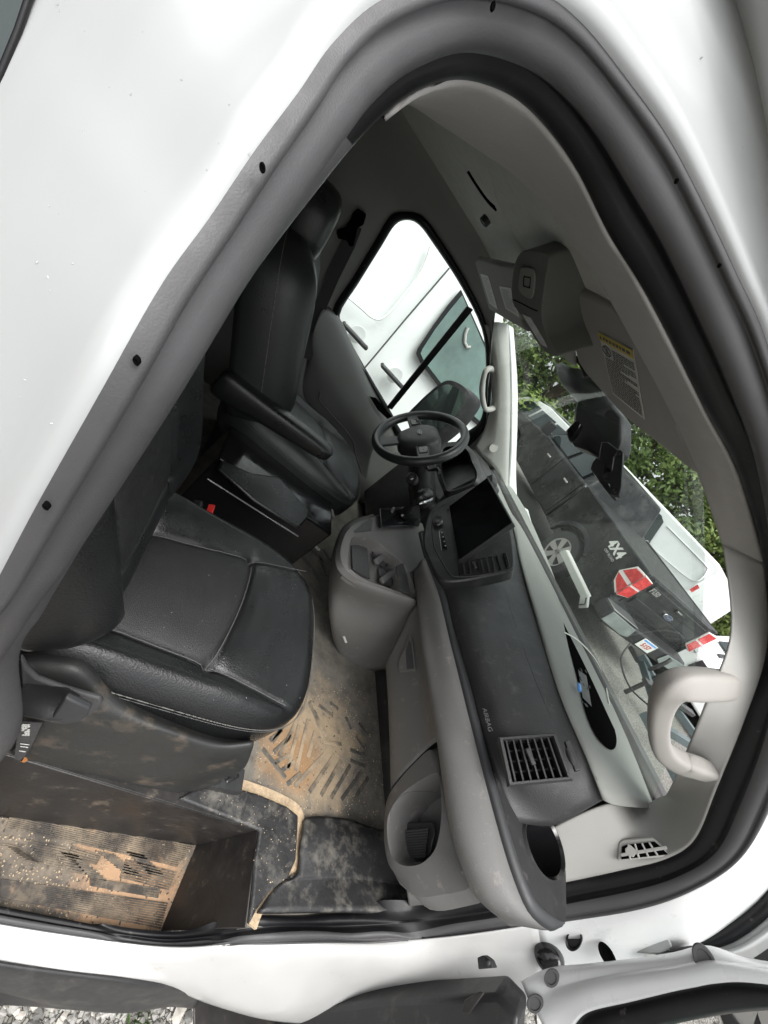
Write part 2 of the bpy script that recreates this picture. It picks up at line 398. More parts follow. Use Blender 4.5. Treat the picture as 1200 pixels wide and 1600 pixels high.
# =================================================================== THE VAN
van = empty('cargo_van', (.6, 1.05, -1.75))
tag(van, 'white cargo van seen through its open passenger door, with black seats and grey dashboard', 'van')
ROOT = Matrix.Translation((-.6, -1.05, 1.75))
def child(o, par=None):
    """keep world coordinates when hanging a mesh under the van or one of its parts"""
    par = par or van
    o.parent = par; o.matrix_parent_inverse = Matrix.Identity(4)
    w0 = Vector((.6, 1.05, -1.75)) if par is van else None
    if par is van: o.location = Vector(o.location) - w0
    return o
B0 = 'y'
# door opening: stations (outer edge of the weatherstrip, inner edge)
ST = [((.03, .128, -.60), (.095, .175, -.62)),
      ((.022, .129, -.47), (33, 1148, 'y', .178)),
      ((.012, .130, -.35), (34, 1021, 'y', .182)),
      ((.006, .130, -.285), (73, 950, 'y', .187)),
      ((.003, .130, -.245), (113, 880, 'y', .192)),
      ((0, 925, 'y', .130), (170, 785, 'y', .198)),
      ((75, 790, 'y', .135), (235, 685, 'y', .208)),
      ((185, 600, 'y', .146), (312, 563, 'y', .22)),
      ((270, 450, 'y', .165), (385, 443, 'y', .24)),
      ((340, 350, 'y', .183), (432, 378, 'y', .252)),
      ((410, 245, 'y', .20), (486, 310, 'y', .267)),
      ((475, 155, 'y', .22), (545, 238, 'y', .284)),
      ((530, 75, 'y', .24), (597, 185, 'y', .303)),
      ((605, 10, 'y', .26), (655, 145, 'y', .322)),
      ((720, -26, 'y', .285), (720, 130, 'y', .338)),
      ((830, -6, 'y', .30), (790, 150, 'y', .352)),
      ((905, 45, 'y', .32), (845, 195, 'y', .364)),
      ((975, 130, 'y', .34), (900, 270, 'y', .378)),
      ((1040, 222, 'y', .352), (950, 370, 'y', .390)),
      ((1095, 325, 'y', .36), (1000, 450, 'y', .402)),
      ((1145, 430, 'y', .365), (1048, 540, 'y', .412)),
      ((1190, 530, 'y', .37), (1100, 645, 'y', .42)),
      ((1235, 680, 'y', .362), (1152, 745, 'y', .42)),
      ((1260, 850, 'y', .34), (1192, 880, 'y', .405)),
      ((1262, 1010, 'y', .295), (1198, 1010, 'y', .345)),
      ((1238, 1150, 'y', .235), (1165, 1118, 'y', .285)),
      ((1196, 1270, 'x', 1.165), (1118, 1235, 'y', .218)),
      ((1150, 1345, 'x', 1.245), (1085, 1312, 'x', 1.24)),
      ((1075, 1393, 'x', 1.285), (1040, 1342, 'x', 1.27)),
      ((992, 1420, 'x', 1.30), (975, 1358, 'x', 1.28)),
      ((883, 1437, 'x', 1.30), (883, 1377, 'x', 1.27)),
      ((790, 1452, 'x', 1.26), (754, 1404, 'x', 1.21)),
      ((690, 1463, 'x', 1.19), (639, 1424, 'x', 1.14)),
      ((579, 1471, 'z', -1.0), (500, 1430, 'z', -1.0)),
      ((440, 1473, 'z', -1.01), (400, 1432, 'z', -1.01)),
      ((360, 1475, 'z', -1.05), (340, 1450, 'z', -1.08)),
      ((283, 1480, 'z', -1.14), (262, 1460, 'z', -1.17)),
      ((210, 1475, 'z', -1.20), (190, 1452, 'z', -1.21)),
      ((100, 1460, 'z', -1.22), (95, 1434, 'z', -1.22)),
      ((0, 1444, 'z', -1.22), (0, 1415, 'z', -1.22)),
      ((-130, 1420, 'z', -1.22), (-130, 1388, 'z', -1.22)),
      ((.11, .14, -1.17), (.175, .185, -1.17)),
      ((.05, .13, -.95), (.125, .178, -.95))]
OUT = [Q(a) for a, b in ST]; INN = [Q(b) for a, b in ST]
KS = 8
Oc, Ic = cr(OUT, KS, True), cr(INN, KS, True)
NS = len(Oc)
cen = V(.5, .3, -.4)
# local frame of the strip: across (outer->inner) and proud (towards the outside)
def stripframe(i):
    a = Ic[i] - Oc[i]; t = (Ic[(i + 1) % NS] - Ic[i - 1]).normalized(); n = t.cross(a).normalized()
    if n.y > 0: n = -n
    if abs(n.y) < .15 and (cen - Ic[i]).dot(n) < 0: n = -n
    return a, n
FR = [stripframe(i) for i in range(NS)]
for _ in range(6):
    FR = [(FR[i][0], (FR[i - 1][1] + FR[i][1] + FR[(i + 1) % NS][1]).normalized()) for i in range(NS)]
def band(name, prof, m, ms=None):
    """prof: (fraction across, fraction of local width proud)"""
    rows = []
    for f, h in prof: rows.append([Oc[i] + FR[i][0] * f + FR[i][1] * (FR[i][0].length * h) for i in range(NS)])
    mb = MB(); mb.grid([[r[i] for r in rows] for i in range(NS)] + [[r[0] for r in rows]])
    if ms:
        for q, f in enumerate(mb.f): mb.mi[q] = ms[q % (len(prof) - 1)] if q // (len(prof) - 1) > KS * 11 else 0
    return child(mb.build(name, m, smooth=179))
band('door_weatherstrip', [(-.05, -.10), (-.03, .05), (.02, .075), (.06, .05), (.085, .02), (.11, .03), (.16, .10), (.26, .15), (.36, .155), (.46, .12), (.54, .05), (.58, .0), (.62, .0), (.70, .035), (.80, .05), (.90, .03), (.97, .0), (1.0, -.04), (1.0, -.25)],
     ['seal_rubber', 'seal_gloss'], [0] * 9 + [1] * 10)
# small drain holes in the strip flange
for (px, py) in ((770, 10), (410, 263), (214, 563), (72, 790)):
    pass
# body skin: rings outwards from the strip
def smooth_dirs(it):
    D = []
    for i in range(NS):
        a = (Oc[i] - Ic[i]); a.normalize(); D.append(a)
    for _ in range(it): D = [(D[i - 1] + D[i] * 2 + D[(i + 1) % NS]).normalized() for i in range(NS)]
    return D
# outer skin outline in the side plane
def side_y(z): return .118 + .48 * max(0, z + .33)
rows = []
D2 = []
for i in range(NS):
    d = Oc[i] - Ic[i]; d = V(d.x, 0, d.z); t = (Oc[(i + 1) % NS] - Oc[i - 1]); t = V(t.x, 0, t.z).normalized(); n = V(-t.z, 0, t.x)
    if n.dot(V(Oc[i].x - .6, 0, Oc[i].z + .5)) < 0: n = -n
    D2.append(n)
for _ in range(25): D2 = [(D2[i - 1] + D2[i] * 2 + D2[(i + 1) % NS]).normalized() for i in range(NS)]
def bodyring(off, dy, relax=0):
    r = []
    for i in range(NS):
        p = Oc[i] + D2[i] * off
        ys = side_y(p.z)
        k_ = min(1, off / .10)
        k_ = k_ * k_ * (3 - 2 * k_)
        p.y = Oc[i].y * (1 - k_) + ys * k_ + dy
        r.append(p)
    return r
prof = [(-.012, .03), (-.002, .006), (.003, -.003), (.009, -.005), (.017, .002), (.026, .004), (.038, .004), (.05, -.001), (.066, -.003), (.085, .002), (.11, .009), (.14, .012), (.2, .004), (.3, -.003)]
front = lambda p: p.x > .62 and p.z < .02
upper = MB()
rr = [bodyring(o_, dy) for o_, dy in prof]
# outer boundary: rear of the van, roof edge
far = []
for i in range(NS):
    p = rr[-1][i]; d = D2[i]; s_ = 1.0
    tx = (-3.2 - p.x) / d.x if d.x < -1e-3 else 9e9
    q = p + d * .25; q.y = side_y(q.z)
    far.append(q)
ext = []
for s_ in (.2, .45, .8):
    ext.append([V(rr[-1][i].x + D2[i].x * s_ * (2.6 if D2[i].x < 0 else 1), 0, rr[-1][i].z + D2[i].z * s_ * .5) for i in range(NS)])
    for p in ext[-1]: p.y = side_y(p.z)
rr += ext
idx = [i for i in range(NS) if KS * 0 <= i <= KS * 26]      # rear pillar, roof rail, upper screen pillar
cols = [[r[i] for r in rr] for i in idx]
# rear pillar foot and side panel behind the door
upper.grid(cols)
idx2 = [NS - 1 - q for q in range(0, KS * 2)]
cols = [[r[i] for r in rr] for i in [0] + idx2]
upper.grid(cols)
body = child(upper.build('body_side', 'white_paint', smooth=179))
def QL(l): return [Q(a) for a in l]
# sill and hinge pillar, white pressed steel
C1 = QL([(840, 1444, 'x', 1.28), (700, 1464, 'x', 1.19), (579, 1471, 'z', -1.0), (440, 1473, 'z', -1.01), (360, 1475, 'z', -1.05), (283, 1480, 'z', -1.14), (210, 1475, 'z', -1.2), (100, 1460, 'z', -1.22), (0, 1444, 'z', -1.22), (-130, 1420, 'z', -1.22)])
C2 = QL([(842, 1460, 'x', 1.30), (705, 1480, 'x', 1.21), (575, 1486, 'z', -1.0), (435, 1487, 'z', -1.02), (355, 1490, 'z', -1.07), (278, 1493, 'z', -1.15), (205, 1487, 'z', -1.21), (98, 1472, 'z', -1.225), (0, 1456, 'z', -1.225), (-130, 1434, 'z', -1.225)])
C3 = QL([(846, 1480, 'x', 1.33), (720, 1512, 'x', 1.24), (570, 1516, 'z', -1.06), (425, 1520, 'z', -1.09), (350, 1516, 'z', -1.13), (270, 1508, 'z', -1.18), (200, 1500, 'z', -1.225), (95, 1490, 'z', -1.23), (0, 1476, 'z', -1.23), (-130, 1455, 'z', -1.23)])
C4 = QL([(850, 1520, 'x', 1.345), (730, 1550, 'x', 1.26), (570, 1570, 'z', -1.22), (430, 1578, 'z', -1.25), (345, 1560, 'z', -1.25), (262, 1530, 'z', -1.24), (195, 1524, 'z', -1.24), (92, 1514, 'z', -1.24), (0, 1502, 'z', -1.24), (-130, 1480, 'z', -1.24)])
C5 = QL([(852, 1560, 'x', 1.35), (740, 1590, 'x', 1.27), (570, 1600, 'z', -1.36), (440, 1596, 'z', -1.36), (340, 1572, 'z', -1.33), (255, 1540, 'z', -1.30), (195, 1536, 'z', -1.29), (92, 1524, 'z', -1.27), (0, 1512, 'z', -1.27), (-130, 1490, 'z', -1.27)])
child(loft('door_sill', [C1, C2, C3, C4, C5], 'sill_paint', n=70, k=6, solid=.003))
Dd = [[(840, 1444, 'x', 1.28), (883, 1437, 'x', 1.30), (992, 1420, 'x', 1.31), (1075, 1393, 'x', 1.29), (1150, 1345, 'x', 1.25), (1200, 1265, 'x', 1.175), (1238, 1150, 'y', .235)],
      [(842, 1460, 'x', 1.30), (890, 1454, 'x', 1.32), (1000, 1437, 'x', 1.33), (1083, 1412, 'x', 1.32), (1164, 1362, 'x', 1.29), (1218, 1278, 'x', 1.215), (1258, 1150, 'y', .225)],
      [(846, 1480, 'x', 1.33), (900, 1476, 'x', 1.36), (1005, 1463, 'x', 1.38), (1090, 1440, 'x', 1.38), (1178, 1384, 'x', 1.36), (1240, 1295, 'x', 1.28), (1285, 1150, 'y', .21)],
      [(850, 1520, 'x', 1.345), (908, 1505, 'x', 1.38), (1010, 1490, 'x', 1.41), (1094, 1466, 'x', 1.43), (1196, 1398, 'x', 1.43), (1262, 1310, 'x', 1.36), (1320, 1150, 'y', .19)],
      [(852, 1560, 'x', 1.35), (910, 1540, 'x', 1.40), (1012, 1520, 'x', 1.43), (1100, 1486, 'x', 1.45), (1206, 1408, 'x', 1.45), (1280, 1320, 'x', 1.38), (1350, 1150, 'y', .17)]]
DQ = [QL(d) for d in Dd]; DQ[0] = [p * 1.004 for p in DQ[0]]
hp = child(loft('hinge_pillar', DQ, 'door_white_lifted', n=50, solid=.003))
def blob(name, px, py, x, ru, rv, m, par, up=(0, 0, 1), ax=1.0, nrm=(-1, -.25, .2), prof=None, rot=0):
    c = P(px, py, x=x); cd_ = c.normalized(); c = c - cd_ * .012 if x > 1.2 else c; nrm = (Vector(nrm).normalized() - cd_ * .7).normalized() if x > 1.2 else Vector(nrm).normalized(); mb = MB()
    prof = prof or [(1, -.004), (1, .002), (.93, .004), (.7, .004), (.62, .0015), (.01, .0015)]
    upv = Matrix.Rotation(rot, 3, nrm) @ Vector(up)
    mb.disc(c, nrm, [(ru * a, h) for a, h in prof], n=26, up=upv, ax=ax)
    return child(mb.build(name, m, smooth=40), par)
# rubber plugs, hinge, lock striker on the pillar
blob('grommet', 897, 1468, 1.345, .024, 0, 'seal_gloss', hp, ax=.62, rot=.5, prof=[(1, -.01), (1, .004), (.9, .006), (.78, .004), (.72, -.008), (.01, -.008)])
blob('grommet', 949, 1493, 1.375, .023, 0, 'void', hp, ax=.6, rot=-1.3)
o = MB(); o.disc(P(858, 1497, x=1.335), (-1, -.3, .3), [(.034, -.02), (.034, .006), (.03, .016), (.018, .022), (.001, .023)], n=26, ax=.8)
child(o.build('door_check_boot', 'black_gloss', smooth=60), hp)
o = MB()
hexp = [P(a, b, x=1.408) for a, b in ((985, 1487), (992, 1462), (1016, 1450), (1040, 1458), (1050, 1478), (1030, 1490))]
o.prism(hexp, (-.008, -.003, .004)); child(o.build('pressed_recess', 'white_paint', bevel=.006, seg=3), hp)
o = MB(); o.box(P(1070, 1490, x=1.41), (.03, .02, .05)); o.box(P(1040, 1500, x=1.41), (.03, .02, .03)); child(o.build('door_hinge', 'black_plastic', bevel=.003), hp)
o = MB(); o.prism([P(a, b, x=1.40) for a, b in ((1011, 1508), (1010, 1490), (1026, 1492), (1036, 1500), (1040, 1508))], (-.01, 0, 0))
child(o.build('plastic_tag', 'label_white', bevel=.002), hp)
# black gap seal and the fender edge in front of the pillar
child(loft('fender_seal', [QL([(1086, 1474, 'x', 1.44), (1130, 1452, 'x', 1.44), (1180, 1415, 'x', 1.43), (1230, 1355, 'x', 1.40)]),
                     QL([(1094, 1480, 'x', 1.435), (1138, 1462, 'x', 1.435), (1188, 1424, 'x', 1.425), (1240, 1365, 'x', 1.395)]),
                     QL([(1105, 1484, 'x', 1.45), (1146, 1470, 'x', 1.45), (1196, 1434, 'x', 1.44), (1250, 1376, 'x', 1.41)])], 'seal_gloss', n=24))
child(loft('front_fender', [QL([(1103, 1483, 'x', 1.46), (1146, 1468, 'x', 1.46), (1196, 1432, 'x', 1.45), (1250, 1374, 'x', 1.42)]),
                      QL([(1112, 1487, 'x', 1.45), (1155, 1476, 'x', 1.45), (1206, 1440, 'x', 1.44), (1260, 1382, 'x', 1.41)]),
                      QL([(1128, 1496, 'x', 1.5), (1166, 1484, 'x', 1.5), (1216, 1450, 'x', 1.5), (1270, 1392, 'x', 1.5)]),
                      QL([(1148, 1506, 'x', 2.1), (1182, 1492, 'x', 2.1), (1228, 1456, 'x', 2.1), (1280, 1400, 'x', 2.1)])], 'white_paint', n=24))
# rocker cover below the sill
rk = [QL([(-140, 1478, 'z', -1.235), (0, 1503, 'z', -1.24), (100, 1518, 'z', -1.245), (200, 1530, 'z', -1.25), (288, 1543, 'z', -1.29), (310, 1550, 'z', -1.30)]),
      QL([(-140, 1484, 'z', -1.235), (0, 1510, 'z', -1.24), (100, 1524, 'z', -1.245), (200, 1536, 'z', -1.25), (286, 1548, 'z', -1.29), (309, 1555, 'z', -1.30)]),
      QL([(-140, 1515, 'z', -1.33), (0, 1545, 'z', -1.34), (100, 1562, 'z', -1.35), (200, 1564, 'z', -1.35), (284, 1562, 'z', -1.36), (308, 1565, 'z', -1.37)]),
      QL([(-140, 1530, 'z', -1.42), (0, 1562, 'z', -1.43), (100, 1575, 'z', -1.44), (190, 1579, 'z', -1.44), (260, 1568, 'z', -1.44), (308, 1570, 'z', -1.44)]),
      [V(-.6, .10, -1.45), V(.35, .12, -1.45), V(.5, .12, -1.45), V(.7, .12, -1.45), V(.9, .12, -1.45), V(1.0, .12, -1.45)]]
child(loft('rocker_cover', rk, 'black_plastic', n=60))
o = MB(); o.prism([P(a, b, z=-1.45) for a, b in ((300, 1545), (330, 1566), (365, 1590), (420, 1596), (430, 1640), (300, 1620))], (0, .2, -.02)); child(o.build('wheel_arch_liner', 'mat_dark', bevel=.01))
# ---------------- open passenger door, hinged at the front pillar and standing out from the side
door = child(loft('passenger_door', [
    QL([(818, 1540, 'x', 1.27), (860, 1521, 'x', 1.285), (917, 1516, 'x', 1.29), (985, 1509, 'x', 1.30), (1055, 1499, 'x', 1.31), (1087, 1491, 'x', 1.31), (1115, 1489, 'x', 1.31), (1172, 1508, 'x', 1.31), (1240, 1520, 'x', 1.31)]),
    QL([(822, 1548, 'x', 1.265), (862, 1530, 'x', 1.275), (920, 1522, 'x', 1.275), (988, 1515, 'x', 1.28), (1056, 1507, 'x', 1.285), (1088, 1500, 'x', 1.285), (1115, 1498, 'x', 1.285), (1170, 1514, 'x', 1.285), (1240, 1526, 'x', 1.285)]),
    QL([(832, 1572, 'x', 1.26), (870, 1550, 'x', 1.27), (925, 1536, 'x', 1.27), (990, 1527, 'x', 1.27), (1058, 1518, 'x', 1.275), (1090, 1512, 'x', 1.275), (1118, 1510, 'x', 1.275), (1168, 1519, 'x', 1.275), (1240, 1530, 'x', 1.275)]),
    QL([(850, 1600, 'x', 1.25), (885, 1570, 'x', 1.255), (930, 1550, 'x', 1.255), (992, 1538, 'x', 1.255), (1060, 1526, 'x', 1.255), (1092, 1520, 'x', 1.255), (1118, 1517, 'x', 1.255), (1165, 1523, 'x', 1.255), (1240, 1534, 'x', 1.255)]),
    QL([(870, 1650, 'x', 1.25), (902, 1600, 'x', 1.25), (926, 1581, 'x', 1.25), (987, 1567, 'x', 1.25), (1058, 1550, 'x', 1.25), (1090, 1544, 'x', 1.25), (1116, 1539, 'x', 1.25), (1162, 1537, 'x', 1.25), (1240, 1546, 'x', 1.25)])],
    'door_white_lifted', n=50, solid=.02))
child(loft('window_seal', [
    QL([(880, 1640, 'x', 1.248), (902, 1599, 'x', 1.248), (926, 1580, 'x', 1.248), (987, 1566, 'x', 1.248), (1058, 1549, 'x', 1.248), (1116, 1538, 'x', 1.248), (1162, 1536, 'x', 1.248), (1240, 1545, 'x', 1.248)]),
    QL([(888, 1650, 'x', 1.238), (915, 1605, 'x', 1.238), (938, 1588, 'x', 1.238), (992, 1574, 'x', 1.238), (1060, 1558, 'x', 1.238), (1116, 1547, 'x', 1.238), (1162, 1544, 'x', 1.238), (1240, 1552, 'x', 1.238)]),
    QL([(910, 1680, 'x', 1.24), (950, 1622, 'x', 1.24), (975, 1606, 'x', 1.24), (1020, 1594, 'x', 1.24), (1070, 1584, 'x', 1.24), (1118, 1575, 'x', 1.24), (1164, 1569, 'x', 1.24), (1240, 1566, 'x', 1.24)]),
    QL([(910, 1700, 'x', 1.27), (955, 1640, 'x', 1.27), (980, 1616, 'x', 1.27), (1022, 1604, 'x', 1.27), (1072, 1592, 'x', 1.27), (1120, 1583, 'x', 1.27), (1166, 1577, 'x', 1.27), (1240, 1572, 'x', 1.27)])],
    'seal_gloss', n=40, solid=.006), door)
# rest of the door, beyond the frame of the picture
o = MB(); o.prism([V(1.27, -.09, -1.2), V(1.27, -.95, -1.2), V(1.27, -.95, -.42), V(1.27, -.12, -.45)], (.07, 0, 0)); child(o.build('door_panel', 'grey_plastic', bevel=.02), door)
o = MB(); o.prism([V(1.275, -.07, -.44), V(1.275, -.93, -.44), V(1.275, -.90, -.02), V(1.275, -.75, .08), V(1.275, -.09, -.22)], (.005, 0, 0)); child(o.build('door_glass', 'clear_glass'), door)
blob('grommet', 1101, 1501, 1.278, .024, 0, 'seal_rubber', door, ax=.75, rot=1.5)
blob('grommet', 862, 1528, 1.268, .018, 0, 'seal_rubber', door, ax=.7, rot=.4)
blob('grommet', 836, 1568, 1.256, .019, 0, 'seal_rubber', door, ax=.7, rot=.2)
o = MB()
o.prism([P(a, b, x=1.235) for a, b in ((360, 1640), (378, 1606), (455, 1566), (533, 1545), (625, 1532), (795, 1520), (826, 1552), (820, 1610), (815, 1660))], (-.06, -.03, -.004))
pk = child(o.build('door_pocket', 'black_plastic', bevel=.010, seg=3), door)
o = MB(); o.prism([P(a, b, x=1.165) for a, b in ((722, 1580), (728, 1562), (752, 1548), (758, 1552), (745, 1570), (735, 1584))], (-.006, 0, 0)); child(o.build('pocket_recess', 'mat_dark', bevel=.002), pk)
o = MB(); o.prism([P(a, b, x=1.16) for a, b in ((755, 1514), (753, 1496), (762, 1492), (773, 1500), (778, 1512))], (-.02, 0, 0)); o.disc(P(763, 1504, x=1.14), (-1, 0, .3), [(.006, -.004), (.006, .004), (.003, .006), (.001, .006)], n=12)
child(o.build('latch_bracket', 'black_plastic', bevel=.002), door)
# drain plugs in the flange of the strip
for (px, py, y) in ((770, 10, .272), (410, 262, .188), (214, 563, .146), (73, 790, .13), (1057, 283, .345), (1124, 415, .352)):
    o = MB(); o.disc(P(px, py, y=y), V(0, -1, 0), [(.0016, -.001), (.0016, .001), (.0012, .0013), (.0004, .001)], n=14, ax=.6)
    child(o.build('drain_plug', 'void', smooth=40))

# ---------------- floor, step well, mats
fl = MB()
fl.prism([V(-.5, .41, -1.012), V(.21, .345, -1.012), V(.712, .298, -1.012), V(.712, .13, -1.012), V(1.20, .14, -1.012), V(1.7, .14, -1.012), V(1.7, 2.0, -1.012), V(-.5, 2.0, -1.012)], (0, 0, -.03))
child(fl.build('cab_floor', 'floor_mat'))
# toe board and firewall
o = MB(); o.prism([V(1.18, .14, -1.0), V(1.40, .14, -.72), V(1.5, .14, -.3), V(1.6, .14, -.3), V(1.6, .14, -1.05), V(1.18, .14, -1.05)], (0, 1.86, 0)); child(o.build('toe_board', 'mat_dark', bevel=.02))
# step well
sw = child((lambda m_: m_.build('step_well', 'mat_dark', bevel=.006, seg=2))(MB().prism([V(-.4, .392, -1.0), P(50, 1192, z=-1.0), P(402, 1297, z=-1.0), P(306, 1321, z=-1.25), V(-.4, .33, -1.25)], (0, .004, 0))
    .prism([P(402, 1297, z=-1.0), P(383, 1450, z=-1.0), P(250, 1455, z=-1.25), P(306, 1321, z=-1.25)], (.004, 0, 0))))
tp = [V(-.3, .325, -1.25), P(306, 1321, z=-1.25), P(250, 1456, z=-1.25), V(.45, .135, -1.25), V(-.3, .14, -1.25)]
tr = child(MB().prism(tp, (0, 0, -.02)).build('step_tread', 'step_tread'))
# ribs of the tread, one moulding
def onz(a, b, z=-1.25): return P(a, b, z=z)
rb = MB()
def hatch(quad, n, wid=.0035, h=.003, z=-1.25):
    a, b, c, d = [onz(*q, z=z) for q in quad]     # lines run from edge a-b to edge d-c
    for i in range(n):
        t_ = (i + .5) / n; strip(rb, [a.lerp(b, t_), d.lerp(c, t_)], wid, (0, 0, 1), h)
hatch([(22, 1258), (8, 1292), (275, 1355), (302, 1322)], 12, .0025)
hatch([(-60, 1320), (-60, 1356), (0, 1372), (0, 1340)], 6)
hatch([(0, 1374), (0, 1402), (250, 1452), (262, 1410)], 11, .0022)
for k_, (a, b) in enumerate([((0, 1318), (40, 1345)), ((38, 1312), (72, 1352)), ((72, 1318), (108, 1362)), ((92, 1330), (140, 1372)), ((150, 1330), (195, 1365)), ((195, 1330), (232, 1366))]):
    u = V(*a); a0, b0 = V(a[0], a[1], 0), V(b[0], b[1], 0)
    hatch([(a[0], a[1]), (b[0], b[1]), (b[0] + 28, b[1] + 6), (a[0] + 28, a[1] + 6)], 9, .003)
hatch([(196, 1342), (186, 1372), (262, 1392), (276, 1362)], 8, .0022)
hatch([(112, 1322), (104, 1340), (150, 1352), (158, 1336)], 5, .0022)
hatch([(140, 1372), (140, 1384), (246, 1404), (250, 1388)], 4)
child(rb.build('tread_ribs', 'step_line'), tr)
# black moulded surround of the step, dirt line and toe mat
o = MB(); o.prism([P(a, b, z=-1.0) for a, b in ((402, 1299), (395, 1340), (390, 1400), (384, 1448), (396, 1424), (416, 1396), (446, 1372), (458, 1345), (461, 1300), (462, 1276), (444, 1262), (400, 1243), (355, 1230), (325, 1226), (300, 1236), (275, 1250))], (0, 0, .012))
sm = child(o.build('step_surround', 'mat_black', bevel=.005, seg=3))
o = MB(); strip(o, cr([P(a, b, z=-1.012) for a, b in ((285, 1228), (330, 1218), (400, 1236), (450, 1258), (466, 1276), (466, 1310), (463, 1345), (450, 1370), (420, 1394), (402, 1420), (391, 1448))], 5), .024, (0, 0, 1), .0075)
child(o.build('dirt_line', 'groove_dirt', smooth=60))
blob('mat_stud', 460, 1324, P(460, 1324, z=-1.0).x, .008, 0, 'metal', van, nrm=(0, 0, 1), prof=[(1, -.004), (1, .006), (.8, .008), (.4, .008), (.3, .005), (.01, .005)])
tm = [QL([(474, 1290, 'z', -.99), (484, 1276, 'z', -.992), (540, 1279, 'z', -.992), (580, 1292, 'z', -.99), (640, 1310, 'z', -.97)]),
      QL([(470, 1320, 'z', -.985), (486, 1310, 'z', -.98), (545, 1312, 'z', -.98), (590, 1318, 'z', -.975), (640, 1330, 'z', -.96)]),
      QL([(466, 1366, 'z', -.988), (484, 1365, 'z', -.985), (545, 1366, 'z', -.985), (600, 1372, 'z', -.98), (640, 1378, 'z', -.97)]),
      QL([(432, 1388, 'z', -.992), (470, 1376, 'z', -.99), (545, 1378, 'z', -.985), (610, 1382, 'z', -.98), (650, 1385, 'z', -.97)]),
      QL([(404, 1424, 'z', -.995), (440, 1424, 'z', -.985), (545, 1422, 'z', -.97), (610, 1422, 'z', -.95), (650, 1422, 'z', -.93)])]
child(loft('toe_mat', tm, 'mat_black', n=30, solid=.012, off=1))
o = MB(); o.prism([P(a, b, z=-1.0) for a, b in ((-60, 1159), (-60, 1120), (30, 1150), (150, 1195), (290, 1236), (325, 1226), (300, 1240), (402, 1297), (54, 1192))], (0, 0, .004)); child(o.build('step_ledge', 'mat_dark', bevel=.001))
# chevron pattern raised from the rubber floor mat
rb = MB()
for s_ in ([(474, 1105), (435, 1183)], [(467, 1133), (449, 1202)], [(481, 1124), (462, 1206)], [(492, 1142), (481, 1183)], [(410, 1170), (446, 1216)], [(483, 1096), (508, 1160), (533, 1163)],
           [(504, 1115), (520, 1142), (530, 1144)], [(506, 1179), (460, 1229)], [(520, 1183), (483, 1238)], [(533, 1188), (501, 1243)], [(547, 1196), (517, 1247)], [(565, 1205), (533, 1250)],
           [(547, 1172), (570, 1181)], [(547, 1188), (570, 1199)], [(556, 1151), (568, 1170)], [(421, 1158), (440, 1140)], [(452, 1120), (425, 1160)], [(460, 1190), (438, 1206)], [(515, 1098), (528, 1108)], [(490, 1110), (510, 1150)], [(575, 1215), (552, 1252)], [(560, 1130), (575, 1150)], [(470, 1208), (448, 1226)], [(540, 1120), (548, 1140)], [(455, 1150), (427, 1176)], [(498, 1102), (520, 1120)], [(428, 1192), (452, 1180)]):
    strip(rb, [P(a, b, z=-1.012) for a, b in s_], .012, (0, 0, 1), .0025)
child(rb.build('floor_ribs', 'floor_rib', bevel=.0015)); rb = MB()
for s_ in ([(480, 850), (505, 880)], [(497, 868), (512, 900)], [(505, 858), (520, 880)], [(470, 866), (498, 905)]):
    strip(rb, [P(a, b, z=-1.012) for a, b in s_], .02, (0, 0, 1), .005)
child(rb.build('floor_ribs', 'floor_rib', bevel=.0015))
# =================================================================== INTERIOR
# near roof rail and screen pillar trim: from the strip's inner edge to the fabric edge
TI = [(600, 184, 'y', .304), (660, 143, 'y', .323), (740, 130, 'y', .342), (812, 163, 'y', .357), (845, 193, 'y', .366), (900, 268, 'y', .38), (950, 368, 'y', .392), (1000, 448, 'y', .404), (1100, 643, 'y', .422), (1152, 743, 'y', .422), (1192, 878, 'y', .407), (1198, 1008, 'y', .347), (1165, 1116, 'y', .287), (1118, 1233, 'y', .22), (1085, 1311, 'x', 1.243), (1040, 1341, 'x', 1.272), (975, 1357, 'x', 1.28), (883, 1376, 'x', 1.265), (800, 1393, 'x', 1.22)]
TR = [(600, 178, 'y', .40), (637, 159, 'y', .50), (700, 200, 'y', .50), (760, 240, 'y', .50), (805, 272, 'y', .50), (865, 332, 'y', .50), (900, 382, 'y', .50), (945, 450, 'y', .50), (1045, 635, 'y', .50), (1087, 727, 'y', .48), (1130, 850, 'y', .44), (1143, 985, 'y', .345), (1106, 1092, 'y', .29), (1048, 1232, 'y', .27), (1030, 1247, 'y', .268), (992, 1263, 'y', .262), (950, 1256, 'x', 1.24), (867, 1292, 'x', 1.20), (775, 1345, 'x', 1.20)]
ti, tr_ = QL(TI), QL(TR)
def bulge(a, b, f, h):
    out = []
    for p, q in zip(a, b):
        m_ = p.lerp(q, f); out.append(m_ - m_.normalized() * h)
    return out
